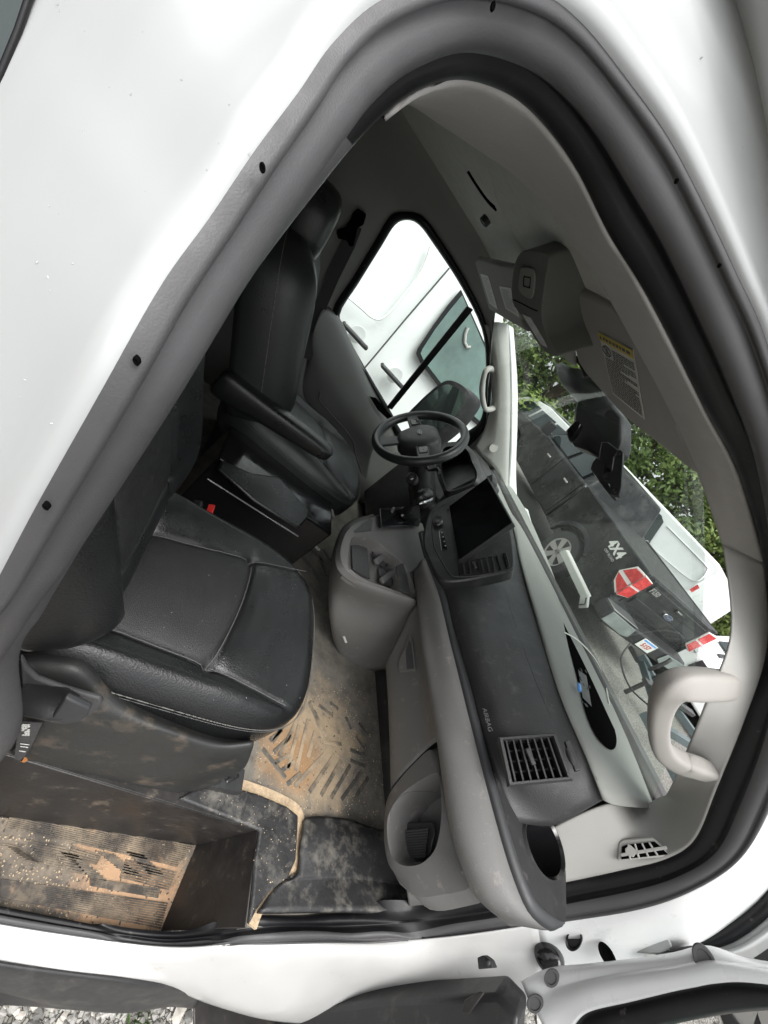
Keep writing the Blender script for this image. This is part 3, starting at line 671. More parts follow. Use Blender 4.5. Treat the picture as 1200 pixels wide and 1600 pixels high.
# upper (roof rail, fabric-like) and lower (beige plastic) in one curve each
nu = 11
child(loft('roof_rail_trim', [[p * 1.05 + (p - q) * .10 for p, q in zip(ti[:nu], tr_[:nu])], ti[:nu], bulge(ti[:nu], tr_[:nu], .15, .006), bulge(ti[:nu], tr_[:nu], .5, .010), bulge(ti[:nu], tr_[:nu], .85, .006), tr_[:nu], [p * 1.03 + (q - p) * .2 for p, q in zip(tr_[:nu], ti[:nu])]], 'rail_trim', n=90, solid=.003))
ap = child(loft('screen_pillar_trim', [[p * 1.03 + (p - q) * .08 for p, q in zip(ti[nu - 1:], tr_[nu - 1:])], ti[nu - 1:], bulge(ti[nu - 1:], tr_[nu - 1:], .12, .005), bulge(ti[nu - 1:], tr_[nu - 1:], .5, .008), bulge(ti[nu - 1:], tr_[nu - 1:], .9, .005), tr_[nu - 1:], [p * 1.03 + (q - p) * .1 for p, q in zip(tr_[nu - 1:], ti[nu - 1:])]], 'beige_trim', n=90, solid=.003))
# louvred side-window vent in the pillar trim
vo_ = V(1.27, .19, -.30)
va = [PL(a, b, P(1005, 1330, x=1.272), V(-1, -.12, .12)) for a, b in ((966, 1345), (968, 1315), (975, 1311), (1020, 1308), (1032, 1318), (1052, 1338))]
o = MB(); o.prism(va, (-.010, -.001, .001)); sv = child(o.build('side_vent', 'beige_trim', bevel=.003, seg=2), ap)
vb = [PL(a, b, P(1005, 1330, x=1.261), V(-1, -.12, .12)) for a, b in ((971, 1343), (972, 1323), (980, 1320), (1023, 1315), (1034, 1325), (1044, 1335))]
o = MB(); o.prism(vb, (-.001, 0, 0)); child(o.build('vent_opening', 'void'), ap)
o = MB(); pn = V(-1, -.12, .12)
def pv(a, b): return PL(a, b, P(1005, 1330, x=1.258), pn)
strip(o, [pv(970, 1336), pv(1042, 1324)], .006, pn, .003)
for a, b, c, d in ((985, 1344, 982, 1319), (999, 1342, 992, 1318), (1014, 1340, 1003, 1317), (1028, 1337, 1014, 1316)): strip(o, [pv(a, b), pv(c, d)], .004, pn, .003)
o.prism([pv(978, 1334), pv(977, 1326), pv(985, 1320), pv(996, 1330), pv(990, 1340)], (-.003, 0, 0))
child(o.build('vent_louvres', 'beige_trim', bevel=.001), ap)
# headliner
hl = MB()
def hz(x, y):
    e = abs((y - 1.09) / .62); z = .236 - .055 * max(0, e) ** 3.2
    z -= .09 * max(0, (x - .42)) ** 1.3 if x > .42 else 0
    return z
hl.grid([[V(x, .52 + 1.22 * j / 30, hz(x, .52 + 1.22 * j / 30)) for j in range(31)] for x in [-.6 + 1.32 * i / 30 for i in range(31)]])
hlo = child(hl.build('headliner', 'headliner', smooth=179, solid=.01, off=1))
o = MB(); strip(o, cr([P(a, b, z=.188) for a, b in ((732, 267), (745, 288), (762, 312), (775, 325))], 4), .012, (0, 0, -1), .003); child(o.build('headliner_slot', 'void', smooth=60), hlo)
o = MB(); o.disc(P(756, 347, z=.178), (0, 0, -1), [(.016, -.01), (.016, .002), (.014, .003), (.013, .001), (.001, .001)], n=20, up=(0, 1, 0), ax=.8); child(o.build('roof_plug', 'black_plastic', smooth=40), hlo)
# roof shell, bulkhead and rear of the cab
o = MB(); o.grid([[V(x, y, .27 - .05 * abs((y - 1.05) / .8) ** 3 - (max(0, x - .45)) ** 1.5 * .25) for y in [.35 + 1.42 * j / 12 for j in range(13)]] for x in [-3.2, -1.5, -.6, 0, .3, .5, .7, .82]]); child(o.build('roof_panel', 'white_paint', smooth=179, solid=.01, off=1))
o = MB(); o.box((-.50, 1.05, -.45), (.03, 1.9, 1.4)); child(o.build('bulkhead', 'bulkhead', bevel=.01))
o = MB(); o.grid([[V(x, side_y(z) + .13, z) for z in [-1.25 + 1.45 * j / 16 for j in range(17)]] for x in (-.5, -.3, -.15, -.07, -.05)]); child(o.build('rear_pillar_trim', 'side_trim', smooth=179, solid=.01))
# ---------------- far side: door, window, pillar trims
def fy(z): return 1.955 - .48 * max(0, z + .36) - (.5 * max(0, z - .08))
def PF(px, py, off=0):
    """point on the inner face of the driver's side"""
    lo, hi = .5, 4.0; r = ray(px, py)
    for _ in range(40):
        m_ = (lo + hi) / 2; p = r * m_
        if p.y > fy(p.z) + off: hi = m_
        else: lo = m_
    return r * lo
WN = [(636, 344), (617, 352), (596, 385), (560, 443), (531, 492), (545, 528), (575, 582), (606, 634), (640, 690), (690, 705), (726, 677), (749, 659), (757, 625), (759, 569), (752, 512), (719, 445), (677, 381), (655, 352)]
WS = [(634, 331), (610, 337), (588, 372), (552, 432), (519, 487), (538, 532), (569, 588), (600, 642), (634, 705), (695, 722), (738, 692), (760, 664), (767, 628), (768, 567), (760, 508), (728, 438), (686, 371), (660, 338)]
wn = [PF(*p) for p in cr([V(*q, 0) for q in WN], 4, True) for p in [(p.x, p.y)]]
ws = [PF(p.x, p.y, -.012) for p in cr([V(*q, 0) for q in WS], 4, True)]
wm = [PF((a.x + b.x) / 2, (a.y + b.y) / 2, -.03) for a, b in zip(cr([V(*q, 0) for q in WN], 4, True), cr([V(*q, 0) for q in WS], 4, True))]
wn2 = [PF(p.x, p.y, .03) for p in cr([V(*q, 0) for q in WN], 4, True)]
nW = len(wn)
o = MB(); o.grid([[wn2[i], wn[i], wm[i], ws[i], PF(0, 0) * 0 + ws[i] + V(0, .03, 0)] for i in list(range(nW)) + [0]])
child(o.build('driver_window_seal', 'seal_gloss', smooth=179))
o = MB(); c = sum(wn2, Vector()) / nW; o.add(wn2 + [c], [(i, (i + 1) % nW, nW) for i in range(nW)]); child(o.build('driver_window_glass', 'side_glass', smooth=179))
o = MB(); strip(o, [PF(734, 480, -.005), PF(608, 637, -.005)], .030, (0, -1, 0), .012); child(o.build('window_divider', 'seal_gloss', bevel=.003))
# wall around the window
bd = []
cw = sum(ws, Vector()) / nW
for p in ws:
    d = V(p.x - cw.x, 0, p.z - cw.z).normalized(); k_ = 9
    for lim in ((-.52, 'x'), (1.62, 'x'), (.23, 'z'), (-1.02, 'z')):
        dd = d.x if lim[1] == 'x' else d.z; pp = cw.x if lim[1] == 'x' else cw.z
        if abs(dd) > 1e-4 and (lim[0] - pp) / dd > 0: k_ = min(k_, (lim[0] - pp) / dd)
    q = V(cw.x + d.x * k_, 0, cw.z + d.z * k_); bd.append(q)
def xmax(z): return .655 + 1.64 * (.16 - z) if z > -.30 else 1.62
rows = []
for f in (0, .02, .05, .12, .3, .6, 1):
    r_ = []
    for p, q in zip(ws, bd):
        x_, z_ = p.x + (q.x - p.x) * f, p.z + (q.z - p.z) * f
        x_ = min(x_, xmax(z_)); r_.append(V(x_, fy(z_) - .012 - (.018 * math.sin(min(1, f / .12) * PI / 2)), z_))
    rows.append(r_)
o = MB(); o.grid([[r[i] for r in rows] for i in list(range(nW)) + [0]]); child(o.build('driver_side_trim', 'side_trim', smooth=179, solid=.006, off=1))
# beige screen pillar, far side
def fp(l, y): return [P(a, b, y=y) for a, b in l]
fa = [QL([(752, 503, 'y', 1.74), (768, 570, 'y', 1.77), (768, 630, 'y', 1.80), (758, 668, 'y', 1.82), (742, 700, 'y', 1.84)]),
      QL([(760, 508, 'y', 1.72), (776, 570, 'y', 1.74), (776, 640, 'y', 1.77), (768, 690, 'y', 1.80), (752, 712, 'y', 1.82)]),
      QL([(776, 503, 'y', 1.715), (788, 570, 'y', 1.735), (790, 640, 'y', 1.765), (786, 700, 'y', 1.79), (776, 735, 'y', 1.81)]),
      QL([(791, 506, 'y', 1.74), (794, 570, 'y', 1.76), (795, 640, 'y', 1.79), (792, 730, 'y', 1.82), (790, 765, 'y', 1.84)]),
      QL([(793, 506, 'y', 1.80), (796, 570, 'y', 1.82), (797, 640, 'y', 1.86), (794, 740, 'y', 1.88), (792, 775, 'y', 1.90)])]
pf = child(loft('driver_pillar_trim', fa, 'beige_trim', n=30, solid=.004))
o = MB(); o.disc(P(771, 700, y=1.79), (-.3, -1, .2), [(.022, -.01), (.022, .002), (.019, .003), (.019, .001), (.001, .001)], n=22); child(o.build('tweeter_grille', 'beige_trim', smooth=40), pf)
# white outer frame strip of the far screen pillar
child(loft('driver_pillar_frame', [QL([(793, 508, 'y', 1.86), (797, 600, 'y', 1.89), (797, 700, 'y', 1.92), (793, 775, 'y', 1.94), (796, 790, 'y', 1.95)]), QL([(799, 512, 'y', 1.88), (806, 600, 'y', 1.92), (806, 660, 'y', 1.95), (804, 740, 'y', 1.97), (808, 800, 'y', 1.98)])], 'car_white', n=16, solid=.02))
# grab handle, far side, then the big near one
def handle(name, path, radii, n_, par, m_='beige_trim', sq=1.0):
    mb = MB(); pts = cr(path, 6); rr_ = resample([V(q, 0, 0) for q in radii], len(radii)); R_ = [v.x for v in cr([V(q, 0, 0) for q in radii], 6)]
    mb.tube(pts, R_, n=n_, sq=sq); return child(mb.build(name, m_, smooth=60), par)
handle('grab_handle', QL([(771, 578, 'y', 1.78), (764, 576, 'y', 1.73), (757, 584, 'y', 1.71), (753, 610, 'y', 1.715), (757, 636, 'y', 1.73), (764, 640, 'y', 1.76), (773, 636, 'y', 1.79)]), [.014, .013, .012, .0125, .012, .013, .016], 12, van)
gh = QL([(1128, 1092, 'y', .285), (1095, 1085, 'y', .31), (1050, 1090, 'y', .33), (1030, 1130, 'y', .32), (1028, 1165, 'y', .30), (1048, 1192, 'y', .28), (1080, 1195, 'y', .265), (1102, 1198, 'y', .25)])
gh = [P(1160, 1070, y=.37), P(1125, 1070, y=.30), P(1092, 1069, y=.28), P(1056, 1072, y=.275), P(1036, 1096, y=.27), P(1029, 1138, y=.255), P(1036, 1172, y=.243), P(1060, 1190, y=.236), P(1090, 1200, y=.232), P(1118, 1212, y=.275)]
ghm = MB(); ppt = cr(gh, 6); rr_ = [v.x for v in cr([V(q, 0, 0) for q in (.023, .024, .024, .022, .0180, .0150, .0165, .0195, .020, .019)], 6)]
ghm.tube(ppt, rr_, n=28, sq=.85, up=V(-.5, -.6, .3), ex=.55); ho = child(ghm.build('grab_handle', 'handle_grey', smooth=60), van)
# ---------------- windshield
base = [(1036, 1275, -.315), (1013, 1257, -.30), (985, 1170, -.305), (935, 1050, -.315), (890, 965, -.315), (850, 868, -.32), (818, 795, -.325), (796, 735, -.325), (790, 722, -.325)]
WB = [V(1.38, .268, -.31), V(1.44, .34, -.315), V(1.53, .62, -.32), V(1.585, 1.05, -.32), V(1.56, 1.45, -.32), V(1.46, 1.8, -.315), V(1.36, 1.98, -.31)]
WT = [V(.61, .50, .165), V(.67, .60, .17), V(.71, .8, .172), V(.73, 1.05, .175), V(.71, 1.3, .172), V(.66, 1.55, .165), V(.60, 1.70, .15)]
mb = MB(); rb_ = resample(cr(WB, 6), 30); rt_ = resample(cr(WT, 6), 30)
mb.grid([[b_.lerp(t_, s_) + V(.25, 0, .75).normalized() * (.05 * math.sin(PI * s_)) for s_ in [q / 12 for q in range(13)]] for b_, t_ in zip(rb_, rt_)])
wsg = child(mb.build('windshield', 'windshield_glass', smooth=179))
child(MB().tube([p + V(.012, 0, -.008) for p in cr(WB, 6)], .010, n=8).build('windshield_seal', 'seal_gloss', smooth=60))
# cowl panel and hood outside the screen, wipers
o = MB(); o.grid([[p + V(.005, 0, -.03), p + V(.03, 0, -.02), p + V(.12, 0, -.075), p + V(.22, 0, -.10)] for p in rb_]); child(o.build('cowl_panel', 'black_plastic', smooth=179, solid=.004))
o = MB(); o.grid([[p + V(.20, 0, -.11), p + V(.26, 0, -.115), p + V(.5, 0, -.21 - .05 * abs(p.y - 1.05)), p + V(.62, 0, -.40)] for p in rb_]); child(o.build('hood', 'white_paint', smooth=179, solid=.004))
# ---------------- dashboard
dash = child(loft('dashboard', [
    [p + V(.004, 0, -.05) for p in QL([(1022, 1262, 'z', -.315), (985, 1168, 'z', -.315), (935, 1050, 'z', -.315), (893, 975, 'z', -.315), (855, 874, 'z', -.315), (822, 799, 'z', -.315), (792, 750, 'z', -.315)])],
    QL([(1022, 1262, 'z', -.315), (985, 1168, 'z', -.315), (935, 1050, 'z', -.315), (893, 975, 'z', -.315), (855, 874, 'z', -.315), (822, 799, 'z', -.315), (792, 750, 'z', -.315)]),
    QL([(1000, 1262, 'z', -.312), (965, 1165, 'z', -.31), (915, 1060, 'z', -.31), (868, 960, 'z', -.31), (835, 874, 'z', -.31), (812, 799, 'z', -.31), (778, 735, 'z', -.31)]),
    QL([(962, 1258, 'z', -.322), (928, 1180, 'z', -.318), (886, 1080, 'z', -.318), (845, 965, 'z', -.318), (816, 874, 'z', -.318), (802, 799, 'z', -.318), (765, 735, 'z', -.318)]),
    QL([(942, 1250, 'z', -.335), (914, 1180, 'z', -.33), (872, 1080, 'z', -.33), (837, 965, 'z', -.33), (811, 874, 'z', -.33), (797, 810, 'z', -.33), (758, 742, 'z', -.33)])],
    'dash_top', n=60, solid=.003))
# dash-top tray: flat black sheet painted for its shaded depth, loose bits on top
o = MB()
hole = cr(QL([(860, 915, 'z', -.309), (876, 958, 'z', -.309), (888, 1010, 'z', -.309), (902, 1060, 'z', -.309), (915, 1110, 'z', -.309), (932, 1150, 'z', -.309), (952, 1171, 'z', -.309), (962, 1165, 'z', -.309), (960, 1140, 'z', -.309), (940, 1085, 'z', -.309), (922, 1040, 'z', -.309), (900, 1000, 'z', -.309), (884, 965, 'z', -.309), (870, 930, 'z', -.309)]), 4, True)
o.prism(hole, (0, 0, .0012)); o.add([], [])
trayo = child(o.build('dash_tray_dark', 'void'), dash)
tray = empty('tray_root')
COL.objects.unlink(tray); bpy.data.objects.remove(tray)
# airbag pad
K3 = [(884, 1440, 'z', -.50), (845, 1417, 'z', -.50), (822, 1381, 'z', -.50), (790, 1284, 'z', -.50), (754, 1151, 'z', -.50), (717, 1000, 'z', -.50), (700, 945, 'z', -.50), (682, 880, 'z', -.50), (668, 830, 'z', -.50)]
pd = child(loft('airbag_panel', [
    QL([(943, 1250, 'z', -.334), (914, 1180, 'z', -.331), (872, 1080, 'z', -.331), (837, 965, 'z', -.331), (812, 880, 'z', -.331), (800, 824, 'z', -.331)]),
    QL([(934, 1252, 'z', -.35), (904, 1184, 'z', -.345), (862, 1085, 'z', -.345), (827, 970, 'z', -.345), (804, 884, 'z', -.345), (792, 830, 'z', -.345)]),
    QL([(900, 1270, 'z', -.40), (860, 1190, 'z', -.385), (822, 1090, 'z', -.385), (790, 975, 'z', -.385), (770, 890, 'z', -.385), (755, 835, 'z', -.385)]),
    QL([(860, 1290, 'z', -.46), (812, 1200, 'z', -.44), (772, 1090, 'z', -.44), (738, 980, 'z', -.44), (722, 895, 'z', -.44), (705, 845, 'z', -.44)]),
    QL([(800, 1284, 'z', -.505), (766, 1190, 'z', -.50), (735, 1080, 'z', -.50), (708, 985, 'z', -.50), (688, 905, 'z', -.50), (672, 850, 'z', -.50)])],
    'dash_pad', n=50, solid=.003), dash)
# horizontal styling creases on the pad
for off_, zz in ((0, -.412),):
    pass
# end block under the vent
o = MB(); o.prism(QL([(792, 1240, 'x', 1.10), (888, 1226, 'x', 1.16), (950, 1246, 'x', 1.17), (905, 1272, 'x', 1.14), (866, 1292, 'x', 1.12), (845, 1282, 'x', 1.10), (810, 1255, 'x', 1.08)]), (.08, .02, -.03)); child(o.build('dash_end', 'dash_pad', bevel=.012, seg=3), dash)
# satin trim strip
K3L = [(868, 1452, 'z', -.50), (836, 1427, 'z', -.50), (813, 1381, 'z', -.50), (786, 1298, 'z', -.50), (749, 1160, 'z', -.50), (708, 1000, 'z', -.50), (690, 930, 'z', -.50), (668, 870, 'z', -.50), (658, 830, 'z', -.50)]
k3, k3l = QL(K3), QL(K3L)
child(loft('trim_strip', [[p + V(0, 0, -.012) for p in k3l], [p + V(0, 0, -.002) for p in k3l], [a.lerp(b, .35) + V(0, 0, .004) for a, b in zip(k3l, k3)], [a.lerp(b, .8) + V(0, 0, .003) for a, b in zip(k3l, k3)], [p + V(.004, 0, -.01) for p in k3]], 'satin_strip', n=70, solid=.003), dash)
# grey roll below the strip
roll = [QL([(866, 1450, 'z', -.508), (836, 1430, 'z', -.508), (812, 1384, 'z', -.508), (784, 1298, 'z', -.508), (747, 1160, 'z', -.508), (706, 1000, 'z', -.508), (688, 935, 'z', -.508), (664, 872, 'z', -.508)]),
        QL([(850, 1452, 'z', -.52), (815, 1432, 'z', -.52), (790, 1390, 'z', -.52), (764, 1305, 'z', -.52), (732, 1165, 'z', -.52), (694, 1003, 'z', -.52), (680, 938, 'z', -.52), (658, 876, 'z', -.52)]),
        QL([(815, 1446, 'z', -.555), (778, 1425, 'z', -.555), (753, 1385, 'z', -.555), (727, 1300, 'z', -.555), (702, 1160, 'z', -.555), (676, 1008, 'z', -.555), (665, 944, 'z', -.555), (652, 885, 'z', -.555)]),
        QL([(798, 1446, 'z', -.59), (755, 1412, 'z', -.59), (731, 1376, 'z', -.59), (704, 1290, 'z', -.59), (684, 1160, 'z', -.59), (660, 1012, 'z', -.59), (653, 947, 'z', -.59), (646, 890, 'z', -.59)]),
        QL([(800, 1446, 'z', -.62), (760, 1414, 'z', -.62), (736, 1378, 'z', -.62), (707, 1290, 'z', -.62), (688, 1160, 'z', -.62), (664, 1012, 'z', -.62), (656, 947, 'z', -.62), (650, 890, 'z', -.62)])]
rollo = child(loft('lower_pad', roll, 'grey_plastic', n=60, solid=.003), dash)
# glovebox door
GX = .955
gb = [QL([(655, 945, 'z', -.600), (660, 1012, 'z', -.600), (674, 1100, 'z', -.600), (684, 1158, 'z', -.600)]),
      QL([(645, 950, 'x', GX - .004), (651, 1012, 'x', GX - .004), (664, 1110, 'x', GX - .004), (670, 1168, 'x', GX - .004)]),
      QL([(628, 985, 'x', GX), (634, 1030, 'x', GX), (641, 1110, 'x', GX), (640, 1198, 'x', GX)]),
      QL([(607, 1028, 'x', GX + .01), (609, 1060, 'x', GX + .01), (612, 1120, 'x', GX + .01), (614, 1228, 'x', GX + .01)]),
      QL([(603, 1040, 'x', GX + .04), (605, 1066, 'x', GX + .04), (608, 1120, 'x', GX + .04), (612, 1235, 'x', GX + .04)])]
gbo = child(loft('glovebox_door', gb, 'grey_plastic', n=30, solid=.003), dash)
def onx(l, x): return [P(a, b, x=x) for a, b in l]
o = MB(); o.prism(onx([(641, 991), (645, 1001), (650, 1048), (646, 1049), (627, 1051), (624, 1046), (624, 1032), (633, 1014)], GX - .008), (-.004, 0, 0)); gho = child(o.build('glovebox_latch', 'grey_plastic', bevel=.002), gbo)
o = MB(); o.prism(onx([(639, 1000), (643, 1006), (647, 1044), (636, 1046), (634, 1018)], GX - .0125), (-.001, 0, 0)); o.disc(P(641, 1022, x=GX - .014), (-1, 0, 0), [(.005, 0), (.005, .0015), (.001, .0015)], n=14); child(o.build('latch_recess', 'seal_rubber', bevel=.0008), gbo)
# side of the lower dash below the pocket and the pocket itself
PX = .945
low = [QL([(684, 1158, 'z', -.602), (704, 1290, 'z', -.600), (731, 1376, 'z', -.600), (755, 1412, 'z', -.600), (790, 1444, 'z', -.60)]),
       QL([(672, 1170, 'x', PX), (696, 1215, 'x', PX), (706, 1290, 'x', PX), (712, 1340, 'x', PX), (740, 1405, 'x', PX)]),
       QL([(655, 1185, 'x', PX + .01), (655, 1205, 'x', PX + .01), (640, 1225, 'x', PX + .01), (700, 1345, 'x', PX + .03), (690, 1385, 'x', PX + .03)]),
       QL([(625, 1210, 'x', PX + .03), (612, 1245, 'x', PX + .03), (603, 1290, 'x', PX + .03), (645, 1388, 'x', PX + .03), (700, 1400, 'x', PX + .06)])]
pkt = MB()
op = [(684, 1208), (661, 1217), (630, 1238), (612, 1262), (605, 1285), (606, 1315), (612, 1338), (626, 1351), (645, 1353), (662, 1347), (678, 1330), (686, 1305), (690, 1270), (688, 1232)]
ou = [(676, 1172), (650, 1190), (618, 1226), (604, 1252), (600, 1285), (601, 1322), (608, 1352), (624, 1372), (650, 1400), (690, 1398), (735, 1384), (716, 1338), (706, 1280), (694, 1212)]
opc = cr([V(a, b, 0) for a, b in op], 4, True); ouc = cr([V(a, b, 0) for a, b in ou], 4, True)
def lowx(a, b):  # lower dash face is nearly upright, bowed out towards the seat
    return PX + .0
r0 = [P(p.x, p.y, x=.95) for p in ouc]; r1 = [P(p.x, p.y, x=.938) for p in opc]
r00 = [p + (p - P(655, 1290, x=.95)).normalized() * .02 + V(.05, 0, 0) for p in r0]
rlip = [p + V(.006, 0, 0) + (P(655, 1290, x=.94) - p) * .03 for p in r1]
rin = [p + V(.11, 0, 0) + (P(655, 1290, x=.94) - p) * .12 for p in r1]
pkt.grid([[a, b, b.lerp(c, .5), c, d, e_] for a, b, c, d, e_ in list(zip(r00, r0, r1, rlip, rin)) + [(r00[0], r0[0], r1[0], rlip[0], rin[0])]])
cb = sum(rin, Vector()) / len(rin); pkt.add(rin + [cb], [(i, (i + 1) % len(rin), len(rin)) for i in range(len(rin))])
po = child(pkt.build('storage_pocket', 'grey_plastic', smooth=50), dash)
# ribbed rubber liner in the pocket's floor
lf = MB()
for i in range(11):
    t_ = i / 10; a = P(632 + 0 * t_, 1300 + 44 * t_, z=-.80); a = P(628 + 4 * t_, 1300 + 40 * t_, x=1.0 - .0 * t_); b_ = P(670 - 5 * t_, 1296 + 42 * t_, x=1.0)
    strip(lf, [a, b_], .004, V(-1, 0, .4), .004)
child(lf.build('liner_ribs', 'seal_rubber', bevel=.001), po)
o = MB(); o.prism(onx([(622, 1306), (634, 1285), (676, 1283), (680, 1300), (672, 1335), (650, 1350), (628, 1345), (620, 1330)], 1.004), (.006, 0, 0)); child(o.build('pocket_liner', 'black_plastic', bevel=.004), po)
# skirt below the pocket down to the sill, and kick panel
o = MB(); o.prism(onx([(605, 1350), (622, 1382), (640, 1398), (690, 1402), (745, 1392), (735, 1370), (700, 1350), (650, 1345)], .975), (.12, 0, -.02)); child(o.build('lower_skirt', 'grey_plastic', bevel=.02, seg=3), dash)
o = MB(); o.prism([P(a, b, y=.16) for a, b in ((636, 1396), (640, 1424), (700, 1414), (770, 1402), (800, 1385), (740, 1360))], (0, .01, 0)); child(o.build('kick_panel', 'console_grey', bevel=.004), dash)
# cupholder at the end of the dash
cpt = [(812, 1275), (836, 1268), (862, 1283), (868, 1294), (884, 1350), (886, 1395), (886, 1440), (872, 1450), (850, 1425), (828, 1390), (808, 1340), (798, 1300)]
cpt = [(772, 1185), (800, 1240), (832, 1262), (862, 1282), (870, 1296), (884, 1350), (886, 1398), (885, 1440), (872, 1449), (848, 1424), (824, 1384), (800, 1310), (775, 1215)]
zc = -.497
top = cr([P(a, b, z=zc) for a, b in cpt], 3, True)
cc = P(845, 1326, z=zc); ca = P(850, 1283, z=zc); cbm = P(842, 1372, z=zc)
ell = [(817, 1300), (823, 1283), (838, 1277), (858, 1288), (872, 1318), (878, 1350), (873, 1372), (856, 1376), (838, 1360), (824, 1332)]
ec = cr([P(a, b, z=zc) for a, b in ell], 5, True)
ctr = sum(ec, Vector()) / len(ec)
mbc = MB()
# annulus top plate
import bisect
def radial(loop, d):
    best = None
    for a, b in zip(loop, loop[1:] + loop[:1]):
        x1, y1, x2, y2 = a.x - ctr.x, a.y - ctr.y, b.x - ctr.x, b.y - ctr.y
        den = d.x * (y2 - y1) - d.y * (x2 - x1)
        if abs(den) < 1e-12: continue
        t_ = (x1 * (y2 - y1) - y1 * (x2 - x1)) / den; s_ = (x1 * d.y - y1 * d.x) / den
        if t_ > 0 and -1e-6 <= s_ <= 1 + 1e-6 and (best is None or t_ > best): best = t_
    return best or .05
angs = [2 * PI * i / 60 for i in range(60)]
rows = []
for a in angs:
    d = V(math.cos(a), math.sin(a), 0); ro = radial(top, d); ri = radial(ec, d)
    rows.append([ctr + d * ro + V(0, 0, -.03), ctr + d * ro + V(0, 0, -.003), ctr + d * (ro - .004), ctr + d * (ri + .006) + V(0, 0, .002), ctr + d * (ri + .002) + V(0, 0, .008), ctr + d * ri + V(0, 0, .008)])
mbc.grid(rows + [rows[0]]); cpo = child(mbc.build('cup_holder', 'cup_plastic', smooth=35), dash)
rows = []
for a in angs:
    d = V(math.cos(a), math.sin(a), 0); ri = radial(ec, d)
    rows.append([ctr + d * (ri) + V(0, 0, .008), ctr + d * (ri - .006) + V(0, 0, .002), ctr + d * (ri - .008) + V(0, 0, -.07), ctr + V(0, 0, -.072)])
mb = MB(); mb.grid(rows + [rows[0]]); child(mb.build('cup_well', 'black_gloss', smooth=40), cpo)
# ---------------- outer vent (near) and centre vents
def vent(corners_px, plane_o, plane_n, nsl, knobpx, par, name='air_vent', fr=.012, turn=None, vertical=True, frame=True):
    c4 = [PL(a, b, plane_o, plane_n) for a, b in corners_px]; n_ = plane_n.normalized()
    if n_.dot(plane_o) > 0: n_ = -n_
    cc_ = sum(c4, Vector()) / 4
    outer = [cc_ + (p - cc_) * (1 + fr * 18) for p in c4]
    mb = MB()
    if frame:
        ringO = [p + n_ * .0 for p in outer]; k_ = [ringO, [cc_ + (p - cc_) * (1 + fr * 12) + n_ * .008 for p in c4], [cc_ + (p - cc_) * (1 + fr * 3) + n_ * .008 for p in c4], [p + n_ * .001 for p in c4], [p - n_ * .04 for p in c4]]
        mb.grid([[r[i] for r in k_] for i in (0, 1, 2, 3, 0)])
    else:
        mb.grid([[r[i] for r in [[p + n_ * .002 for p in c4], [p - n_ * .04 for p in c4]]] for i in (0, 1, 2, 3, 0)])
    v_ = child(mb.build(name, 'dash_pad'), par)
    o_ = MB(); o_.prism([p - n_ * .03 for p in c4], -n_ * .004); child(o_.build('vent_recess', 'void'), v_)
    o_ = MB(); a, b, c_, d = c4
    for i in range(nsl):
        t_ = (i + .5) / nsl; s0 = a.lerp(b, t_) - n_ * .004; s1 = d.lerp(c_, t_) - n_ * .004; strip(o_, [s0, s1], .0035, n_, .003)
        tdir = (s1 - s0).normalized(); side = tdir.cross(n_)
        o_.prism([s0, s1, s1 - n_ * .012, s0 - n_ * .012], side * .0015)
    for j in (.22, .48, .74):
        strip(o_, [a.lerp(d, j) - n_ * .02, b.lerp(c_, j) - n_ * .02], .003, n_, .002)
    child(o_.build('vent_slats', 'black_plastic'), v_)
    o_ = MB(); k0, k1 = [PL(q[0], q[1], plane_o, plane_n) for q in knobpx]; strip(o_, [k0, k1], .010, n_, .009); child(o_.build('vent_knob', 'dash_pad', bevel=.002), v_)
    return v_
vp = P(830, 1185, x=.955)
nv = V(-.62, -.12, .60)
vent([(786, 1158), (862, 1152), (884, 1214), (800, 1222)], vp, nv, 7, ((822, 1170), (833, 1196)), dash)
o = MB(); wc = [PL(a, b, P(890, 1180, x=1.02), nv) for a, b in ((880, 1160), (889, 1158), (906, 1205), (897, 1207))]; o.prism(wc, (-.006, 0, .006)); child(o.build('vent_wheel_bezel', 'black_plastic', bevel=.002), dash)
o = MB(); a, b = P(885, 1170, x=1.005), P(897, 1196, x=1.005); o.tube([a, a.lerp(b, .3), a.lerp(b, .7), b], [.003, .006, .006, .003], n=10); child(o.build('vent_wheel', 'dash_pad', smooth=60), dash)
text('airbag_lettering', 'AIRBAG', PL(761, 1125, P(761, 1125, z=-.437), V(-.62, -.1, .75)), V(0, -1, 0), V(.75, 0, .6), .0145, 'lettering_dark', None)
child(bpy.data.objects['airbag_lettering'], pd)
# ---------------- centre stack
cs = [QL([(800, 824, 'z', -.331), (806, 850, 'z', -.331), (811, 874, 'z', -.331), (814, 890, 'z', -.331)])]
CX = .945
def oncs(a, b, d=0): return PL(a, b, V(CX - d, 1.05, -.42), V(-.80, 0, .60))
o = MB()
bez = cr([V(a, b, 0) for a, b in ((664, 818), (661, 850), (667, 868), (676, 888), (690, 906), (716, 908), (760, 900), (794, 892), (804, 884), (802, 850), (796, 822), (778, 780), (752, 758), (716, 770), (688, 782), (672, 796))], 3, True)
o.prism([oncs(p.x, p.y) for p in bez], V(.80, 0, -.60) * .05); stack = child(o.build('centre_stack', 'black_plastic', bevel=.006, seg=2), dash)
o = MB(); ln = cr([oncs(a, b, .001) for a, b in ((694, 788), (678, 799), (675, 820), (676, 838), (680, 858), (692, 880), (702, 896), (712, 901), (740, 900), (784, 893))], 4); o.tube(ln, .0022, n=8); child(o.build('bezel_line', 'satin_strip', smooth=60), stack)
